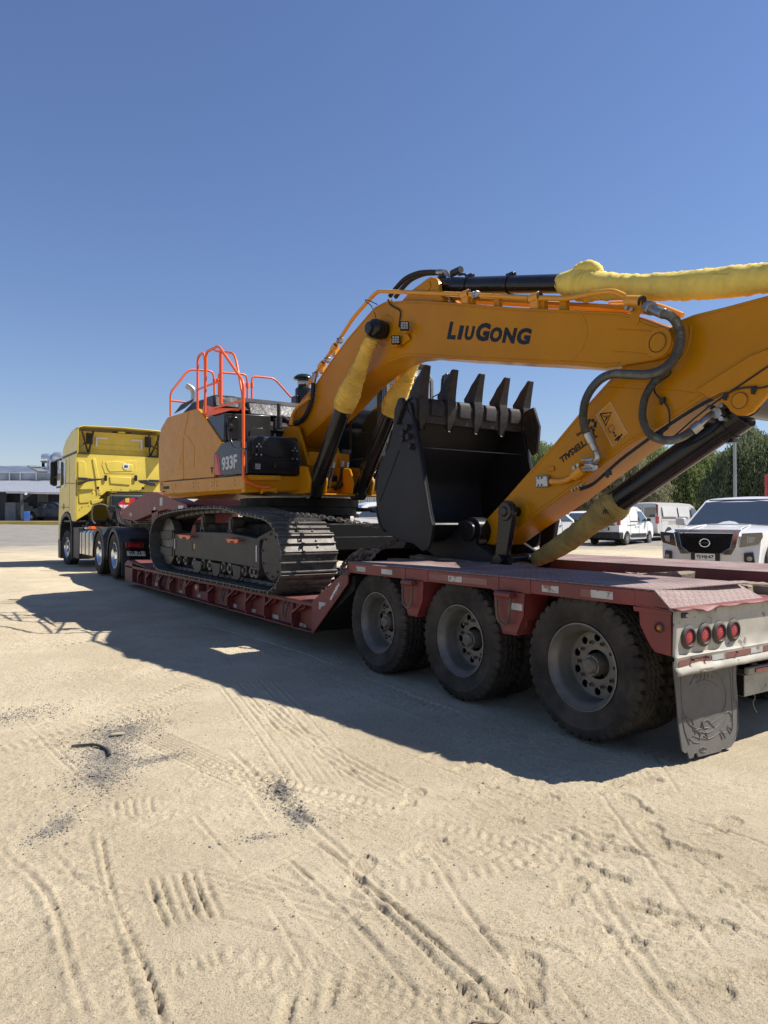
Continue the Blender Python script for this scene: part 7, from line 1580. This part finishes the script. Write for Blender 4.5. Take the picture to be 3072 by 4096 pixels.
# ================================================================ shed on the left
DS = 66.0
def S3(u, v, zc=DS): return PD(u, v, zc)
def zsc(u, v, zc): return PD(u, v, zc)
zinc = mat('corrugated_zinc', (.56,.58,.60), .4, metal=.25, var=.12, sc_=.6, dust=.25, dcol=(.3,.3,.3))
zincd = mat('old_dark_sheet', (.16,.165,.17), .6, var=.15)
grey_wall = mat('shed_wall', (.06,.063,.07), .6, var=.15)
shd = thing('shed_building', tuple(S3(40, 2088, DS)), 'grey metal workshop with corrugated roofs and an open lean-to', 'building')
UXs = RT; 
def sheet_roof(u0, u1, va, vb, za, zb, name, mt, lab=None, ribs=30, par=shd, skew=0, rh=.06):
    """a ribbed roof pitch between an upper edge (va at depth za) and a lower edge (vb at depth zb)"""
    mb = MB(); A0, A1 = S3(u0+skew, va, za), S3(u1+skew, va, za); zf = zb/za; B0, B1 = S3(u0, vb, zb), S3(u1, vb, zb)
    n_ = ribs*4; rows = []; up_ = Vector((0,0,1))
    for i in range(n_+1):
        t = i/n_; h = rh if i % 4 in (0,) else 0
        a = A0.lerp(A1, t); b = B0.lerp(B1, t); rows.append([a+up_*h, b+up_*h, b+up_*(h-.05), a+up_*(h-.05)])
    mb.loft(rows, cap=True); o = mb.build(name, mt, par, smooth=0)
    if lab: o['label'] = lab
    return o
sheet_roof(-260, 330, 1862, 1887, 76, 72, 'upper_roof', zinc, 'narrow raised ridge roof', 60, skew=-25)
sheet_roof(-260, 330, 1866, 1891, 71.9, 67, 'main_roof', zinc, 'long main roof of zinc sheet', 70, skew=-70)
dk_ = PD(0,0,1)
mb = MB(); a0, a1, b1, b0 = S3(110,1866,71.6), S3(150,1868,71.6), S3(190,1891,66.8), S3(153,1890,66.8); mb.poly3([a0,a1,b1,b0], (0,0,.12)).build('dark_roof_sheet', zincd, shd)
def wall(u0, u1, v0, v1, zc, name, mt, rb=0, par=shd, th=.15, lab=None):
    a, b = S3(u0, v1, zc), S3(u1, v1, zc); t = S3(u0, v0, zc).z; n_ = FW.copy(); n_.z = 0; n_.normalize(); mb = MB()
    mb.poly3([a, b, Vector((b.x,b.y,t)), Vector((a.x,a.y,t))], n_*th)
    o = mb.build(name, mt, par, smooth=0)
    if rb:
        r = MB()
        for i in range(rb): q = a.lerp(b, (i+.5)/rb)-n_*.03; r.obox(Vector((q.x,q.y,(q.z+t)/2)), (.04,.03,(t-q.z)/2), (RT, n_, Vector((0,0,1))))
        r.build('wall_rib', mt, o, kind='stuff', smooth=0)
    if lab: o['label'] = lab
    return o
poly_ = mat('translucent_sheet', (.30,.32,.34), .35, var=.35, sc_=.5, rvar=.3)
wall(-260, 330, 1890, 1925, 67.2, 'clerestory_wall', poly_)
for u in (-60, 38, 81, 145, 210, 280):
    a = S3(u, 1925, 67.1); b = S3(u, 1890, 67.1); MB().bar(a, b, .10, .10).build('clerestory_post', M['paper'], shd)
sheet_roof(-4, 330, 1922, 1966, 67.0, 62.0, 'lean_to_roof', mat('new_zinc', (.52,.54,.57), .4, metal=.25, var=.06), 'bright lean-to roof over the parking bay', 42, skew=-34, rh=.07)
a, b = S3(25, 1968, 61.9), S3(330, 1974, 61.9); MB().bar(a, b, .12, .22).build('gutter', M['paper'], shd, bevel=.02)
MB().bar(S3(103,1972,61.8), S3(103,1980,61.8), .2, .2).build('downpipe', M['paper'], shd)
wall(-40, 26, 1950, 2084, 65.5, 'side_wall', grey_wall, 14, lab='ribbed dark end wall'); wall(-10, 330, 1960, 2084, 66.5, 'back_wall', grey_wall, 60)
wall(-260,-6, 1888, 1922, 60, 'blue_corner_wall', mat('blue_panel', (.02,.03,.16), .5))
for u in (20, 70, 88): pass
a, b = S3(89, 2086, 61.5), S3(87, 1975, 61.5); MB().bar(a, b, .22, .22).bar(S3(92,1998,61.5), S3(122,1974,61.5), .16, .16).build('lean_to_post', mat('post_grey', (.06,.065,.07), .5), shd)
wall(20, 62, 2010, 2083, 64.5, 'white_cabinet', mat('cabinet_grey', (.22,.24,.25), .6), th=.8); wall(72, 108, 2010, 2040, 65.8, 'wall_box', bpy.data.materials['cabinet_grey'], th=.3); wall(109,125,2024,2036,65.6,'small_wall_box', bpy.data.materials['cabinet_grey'], th=.3)
wall(150, 192, 1975, 2030, 66.3, 'light_wall_panel', mat('panel_grey', (.2,.2,.195), .6), 5, th=.05)
# roof ducts
for u, v, r, lab in ((196, 1832, .62, 'silver elbow duct on the shed roof'), (240, 1826, .62, 'second silver duct just behind the truck mirror')):
    c = S3(u, v+18, 70); k = Vector((RT.x, RT.y, 0)); P = [c+Vector((0,0,-1.0)), c+Vector((0,0,-.1)), c+Vector((0,0,.35))-k*.25, c+Vector((0,0,.45))-k*.7]
    P = [c-k*.55+Vector((0,0,.38)), c-k*.1+Vector((0,0,.42)), c+k*.25+Vector((0,0,.25)), c+k*.32+Vector((0,0,-.2)), c+k*.32+Vector((0,0,-1.0))]
    o = MB().tube(smooth(P, 4), r*.78, 16).build('roof_duct', mat('duct_zinc', (.6,.64,.68), .28, metal=.75, var=.1) if u < 200 else bpy.data.materials['duct_zinc'], shd); o['label'] = lab
c = S3(173, 1847, 70); MB().cyl(c+Vector((0,0,-.5)), c, .14, 12).lathe([(.001,.15),(.26,.05),(.26,0)], c, (0,0,1), 14).build('roof_cowl', M['dark'], shd)
for u in (190, 212): a = S3(u, 1862, 69.5); MB().bar(a-Vector((0,0,.4)), a+Vector((0,0,.5)), .08, .08).build('duct_frame', M['steel'], shd)
# yellow kerb in front of the shed
ky = mat('kerb_yellow', (.70,.48,.10), .7, var=.12, sc_=.5, wear=.2, wcol=(.4,.35,.25), dust=.3)
kb = MB(); a, b = S3(-260, 2091, 60), S3(330, 2091, 60); n_ = FW.copy(); n_.z = 0
kb.poly3([a-Vector((0,0,.3)), b-Vector((0,0,.3)), b+Vector((0,0,.14)), a+Vector((0,0,.14))], n_*.5); o = kb.build('yellow_kerb', ky, None, bevel=.02); tag(o, 'yellow painted kerb running along the front of the workshop', 'kerb')
slab = MB(); a, b = S3(-260, 2091, 60.5), S3(330, 2091, 60.5); slab.poly3([a+Vector((0,0,.10)), b+Vector((0,0,.10)), b+n_*9+Vector((0,0,.12)), a+n_*9+Vector((0,0,.12))], (0,0,-.4)); o = slab.build('concrete_apron', mat('apron', (.22,.215,.2), .85, var=.1), None); o['kind'] = 'structure'
# dark pickup in the lean-to
dkp = copy_tree(p2); tag(dkp, 'dark grey pickup with open door parked inside the workshop bay', 'pickup'); del dkp['group']
dpaint = mat('pickup_graphite', (.035,.038,.048), .3, coat=.5)
def recolor(o, a, b):
    for k in kids(o):
        if k.data and k.data.materials and k.data.materials[0] == a:
            k.data = k.data.copy(); k.data.materials[0] = b
        recolor(k, a, b)
recolor(dkp, M['car_white'], dpaint); dkp.rotation_euler = (0,0,rtyaw+R(-4)); put_at(dkp, 124, 2084, 63, (-1.45,-.85,0)); dkp.scale = (1.0,1.0,1.0)
p = S3(76, 2046, 62.4); 
b_ = S3(106, 2083, 61.2); o = MB().box(-.25,.25,-.2,.2,0,.80).build('blue_bin', mat('bin_blue', (.02,.09,.34), .45), None, bevel=.04); o.location = b_; tag(o, 'blue plastic bin standing by the workshop post', 'bin')
# ================================================================ container, pallets, red post, light pole, fence
def far_box(name, u0, u1, v0, v1, zc, dep, mt, lab, cat, group=None, ribs=0):
    a, b = PD(u0, v1, zc), PD(u1, v1, zc); t = PD(u0, v0, zc).z; n_ = FW.copy(); n_.z = 0; n_.normalize(); root = a.copy()
    mb = MB().poly3([a-root, b-root, Vector((b.x,b.y,t))-root, Vector((a.x,a.y,t))-root], n_*dep)
    if ribs:
        for i in range(ribs): q = a.lerp(b, (i+.5)/ribs)-root-n_*.02; mb.obox(Vector((q.x,q.y,(a.z+t)/2-root.z)), ((b-a).length/ribs*.28,.03,(t-a.z)/2), (RT, n_, Vector((0,0,1))))
    o = mb.build(name, mt, None, bevel=.01, smooth=0); o.location = root; return tag(o, lab, cat, group)
far_box('green_container', 905, 1010, 1990, 2013, 40, 2.4, mat('green_paint', (.03,.28,.04), .5), 'bright green container seen between the excavator house and its track', 'container', ribs=7)
far_box('pale_barrier', 940, 1020, 2013, 2020, 39.5, .3, M['paper'], 'pale low wall below the green container', 'wall')
far_box('wooden_crate', 1003, 1050, 2003, 2026, 38, 1.0, mat('crate_wood', (.42,.30,.16), .8, var=.2, sc_=3), 'light wooden crate by the slewing ring', 'crate')
far_box('red_container', 2270, 2315, 2003, 2048, 48, 6, mat('container_red', (.20,.035,.025), .6), 'rust red container end showing above the pickup roof', 'container', ribs=9)
far_box('red_post', 3068, 3150, 1897, 2010, 19, .12, mat('post_red', (.45,.02,.03), .45), 'tall red painted post at the right edge of the yard', 'post')
lp_ = PD(2941, 2140, 24); o = MB().cyl(Vector((0,0,-.3)), Vector((0,0,7.4)), .055, 12, .04).build('pole', mat('pole_grey', (.30,.32,.34), .4, metal=.5), None)
lproot = thing('light_pole', tuple(lp_), 'slim grey steel light pole in front of the trees', 'pole'); o.parent = lproot
o = MB().box(-.6,.6,-.05,.05,7.35,7.43).build('pole_arm', M['steel'], None); o.parent = lproot
# ================================================================ trees and fence
def leaf_mat(name, c1, c2):
    m = bpy.data.materials.new(name); m.use_nodes = True; n = m.node_tree.nodes; l = m.node_tree.links; b = n['Principled BSDF']; o = n['Material Output']
    g = n.new('ShaderNodeNewGeometry'); t = n.new('ShaderNodeTexNoise'); t.inputs['Scale'].default_value = 1.3; t.inputs['Detail'].default_value = 6; l.new(g.outputs['Position'], t.inputs['Vector'])
    wn = n.new('ShaderNodeMath'); wn.operation = 'ADD'; l.new(t.outputs['Fac'], wn.inputs[0]); k = n.new('ShaderNodeMath'); k.operation = 'MULTIPLY_ADD'; l.new(g.outputs['Random Per Island'], k.inputs[0]); k.inputs[1].default_value = .5; k.inputs[2].default_value = -.25; l.new(k.outputs[0], wn.inputs[1])
    r = n.new('ShaderNodeMapRange'); l.new(wn.outputs[0], r.inputs[0]); r.inputs[1].default_value = .3; r.inputs[2].default_value = .7
    x = n.new('ShaderNodeMix'); x.data_type = 'RGBA'; l.new(r.outputs[0], x.inputs[0]); x.inputs[6].default_value = (*c1, 1); x.inputs[7].default_value = (*c2, 1); l.new(x.outputs[2], b.inputs['Base Color'])
    b.inputs['Roughness'].default_value = .6; tr_ = n.new('ShaderNodeBsdfTranslucent'); l.new(x.outputs[2], tr_.inputs[0]); mx_ = n.new('ShaderNodeMixShader'); mx_.inputs[0].default_value = .42
    l.new(b.outputs[0], mx_.inputs[1]); l.new(tr_.outputs[0], mx_.inputs[2]); l.new(mx_.outputs[0], o.inputs[0]); return m
LM = {'green': leaf_mat('leaf_green', (.12,.16,.05), (.30,.35,.13)), 'dark': leaf_mat('leaf_dark', (.09,.115,.055), (.23,.265,.13)), 'olive': leaf_mat('leaf_olive', (.19,.19,.11), (.40,.375,.22)), 'pale': leaf_mat('leaf_pale', (.18,.23,.08), (.42,.46,.20))}
bark = mat('bark', (.10,.075,.055), .9, var=.3, sc_=6, bump=.01, bsc=12)
def tree(u, zc, spec, kind, lab, n_str, seed, droop=1.3, size=1.0, grp='pepper trees behind the parked vehicles'):
    """spec: lobes (u, v, depth offset, radius in metres)"""
    rg_ = random.Random(seed); b0 = PD(u, 2088, zc); gzv = gz(b0.x, b0.y); root = thing('pepper_tree', (b0.x, b0.y, gzv), lab, 'tree', grp)
    L_ = []
    n_ = FW.copy(); n_.z = 0; n_.normalize()
    for (lu, lv, dd, r) in spec: L_.append((PD(lu, lv, zc)+n_*dd, r*.82))
    big = list(L_)
    for c, r in big:                            # smaller boughs breaking the outline
        for _ in range(7):
            a_ = rg_.random()*6.283; e_ = rg_.uniform(-.2, 1.1); v_ = Vector((math.cos(a_)*math.cos(e_), math.sin(a_)*math.cos(e_), math.sin(e_))); L_.append((c+v_*r*rg_.uniform(.75, 1.15), r*rg_.uniform(.22, .42)))
    tm = MB(); base = Vector((b0.x, b0.y, gzv-.2)); top_ = sum((c for c, r in big), Vector())/len(big); fork = base.lerp(Vector((top_.x, top_.y, top_.z)), .45)+Vector((rg_.uniform(-.4,.4), 0, 0))
    tm.tube(smooth([base, base.lerp(fork,.5)+Vector((rg_.uniform(-.2,.2),rg_.uniform(-.2,.2),0)), fork], 4), [.32-.012*i for i in range(9)], 9)
    for c, r in big: tm.tube(smooth([fork, fork.lerp(c,.5)+Vector((0,0,.4)), c], 4), [.16-.012*i for i in range(9)], 6)
    tm.build('trunk', bark, root)
    V = []; F = []; wsum = [r**1.7 for c, r in L_]; tot = sum(wsum)
    for _ in range(int(n_str*1.35)):
        q = rg_.random()*tot; k = 0
        while q > wsum[k]: q -= wsum[k]; k += 1
        c, r = L_[k]; th = rg_.random()*6.283; cz = rg_.uniform(-.35, 1); sr = math.sqrt(max(0, 1-cz*cz)); rr = r*(rg_.uniform(.30, 1.0)**.5)*(1.12 if rg_.random() < .12 else 1)*(1+.13*math.sin(th*5+k)+.10*math.sin(cz*9+k*2))
        p = c+Vector((sr*math.cos(th), sr*math.sin(th), cz*.85))*rr; dx, dy = math.cos(th)*.10, math.sin(th)*.10; m_ = rg_.randint(4, 9); ln_ = rg_.uniform(.4, 1)*droop*1.1/m_
        for j in range(m_):
            for _q in range(2):
                a = rg_.random()*6.283; wv = Vector((math.cos(a), math.sin(a), rg_.uniform(-.6,.6)))*(.034*size); hv = Vector((dx*.5+rg_.uniform(-.05,.05), dy*.5+rg_.uniform(-.35,.35), -1))*(.125*size*rg_.uniform(.7,1.3)); s0 = p+Vector((rg_.uniform(-.13,.13), rg_.uniform(-.13,.13), rg_.uniform(-.1,.1)))*size
                i0 = len(V); V += [tuple(s0-wv-root.location), tuple(s0+wv-root.location), tuple(s0+wv*.5+hv-root.location), tuple(s0-wv*.5+hv-root.location)]; F.append((i0,i0+1,i0+2,i0+3))
            p = p+Vector((dx*(1-j/m_), dy*(1-j/m_), -ln_ if j else -ln_*.3))
            if p.z < gzv+.3: break
    me = bpy.data.meshes.new('crown'); me.from_pydata(V, [], F); me.materials.append(LM[kind]); o = bpy.data.objects.new('crown', me); C.objects.link(o); o.parent = root
    return root
tree(2165, 62, [(2165,1830,0,1.9),(2150,1880,0,2.0),(2200,1900,.5,1.8),(2175,1960,0,2.0)], 'green', 'small round green tree peeping out behind the dipper arm', 1700, 1, 1.2)
tree(2420, 50, [(2380,1930,0,1.7),(2470,1900,0,1.8),(2330,1980,0,1.6),(2560,1960,0,1.8),(2600,1990,0,1.4),(2430,1990,0,1.8),(2280,2010,0,1.3)], 'olive', 'dusty grey olive bushy tree behind the small panel van', 2600, 2, .5, .9, 'trees along the yard edge')
tree(2560, 58, [(2530,1890,0,2.2),(2600,1860,0,1.8),(2620,1950,0,2.4),(2480,1960,0,2.2),(2570,1835,0,1.3)], 'pale', 'pale green drooping tree above the bucket cylinder', 2300, 3, 1.5)
tree(2740, 54, [(2680,1895,0,1.9),(2760,1880,0,1.9),(2820,1900,0,1.8),(2700,1970,0,2.2),(2790,1980,0,2.2),(2650,1990,0,1.8),(2860,1960,0,1.8),(2720,1855,0,1.1),(2800,1858,0,.9)], 'green', 'wide green weeping tree between the vans and the light pole', 4200, 4, 1.8)
tree(2990, 46, [(2960,1830,0,1.5),(3030,1800,0,1.8),(3090,1830,0,1.9),(2940,1900,0,1.7),(3010,1910,0,2.0),(2930,1980,0,1.6),(3040,1990,0,2.0),(3110,1950,0,1.8),(2885,1950,0,1.2),(3160,1800,0,2.)], 'dark', 'tall dark weeping tree right of the light pole', 4600, 5, 1.6)
tree(2870, 60, [(2860,1930,0,2.2),(2900,1990,0,2.2),(2830,2010,0,2.2),(2760,2020,0,2.2),(2950,2000,0,2.5)], 'dark', 'dark shaded tree filling the gap behind the light pole', 2600, 6, 1.5)
tree(2620, 64, [(2560,2000,0,2.4),(2650,2010,0,2.6),(2450,2010,0,2.4),(2350,2020,0,2.2),(2740,2010,0,2.4),(2260,2030,0,1.8)], 'dark', 'dark low trees closing the view behind the vans', 3200, 8, 1.2)
tree(1470, 60, [(1440,1995,0,1.2),(1500,1998,0,1.3),(1560,1995,0,1.2)], 'pale', 'climbing green plant seen under the excavator cab', 700, 9, .6, .8, None)
fr2 = thing('picket_fence', tuple(PD(1430, 2020, 55)), 'pale upright fence seen through the gap under the cab', 'fence')
for k in range(16):
    a = PD(1420+k*9, 2022, 55); MB().bar(a, a+Vector((0,0,.75)), .10, .05).build('picket', M['paper'], fr2)
# ================================================================ small litter on the sand
z0 = lambda p: Vector((p.x, p.y, ground_z(p.x, p.y)))
P = [z0(PZ(u, v)) for u, v in ((286,2994),(330,2988),(380,2988),(415,2997),(435,3012),(438,3028))]
o = MB().tube(smooth([p+Vector((0,0,.014)) for p in P], 5), .011, 8, ell=.8).build('rubber_strip', M['rubber'], None); r0 = P[2]
for v in o.data.vertices: v.co -= r0
o.location = r0; tag(o, 'curved black rubber strip lying on the gravel patch', 'rubber strip')
P = [z0(PZ(u, v)) for u, v in ((1885,4082),(1940,4090),(1985,4082),(2015,4068))]
o = MB().tube(smooth([p+Vector((0,0,.006)) for p in P], 5), .004, 6).build('dark_twig', M['wood'], None); r0 = P[1]
for v in o.data.vertices: v.co -= r0
o.location = r0; tag(o, 'thin dark twig at the bottom edge of the sand', 'twig')
p = z0(PZ(472, 2943)); o = MB().pz([(p.x-.05,p.y-.015),(p.x+.02,p.y-.03),(p.x+.05,p.y+.0),(p.x+.015,p.y+.03),(p.x-.04,p.y+.02)], p.z+.012, p.z+.020).build('paper_scrap', mat('scrap', (.32,.28,.20), .8), None); 
for v in o.data.vertices: v.co -= p
o.location = p; tag(o, 'pale flat scrap on the dark gravel above the rubber strip', 'scrap')
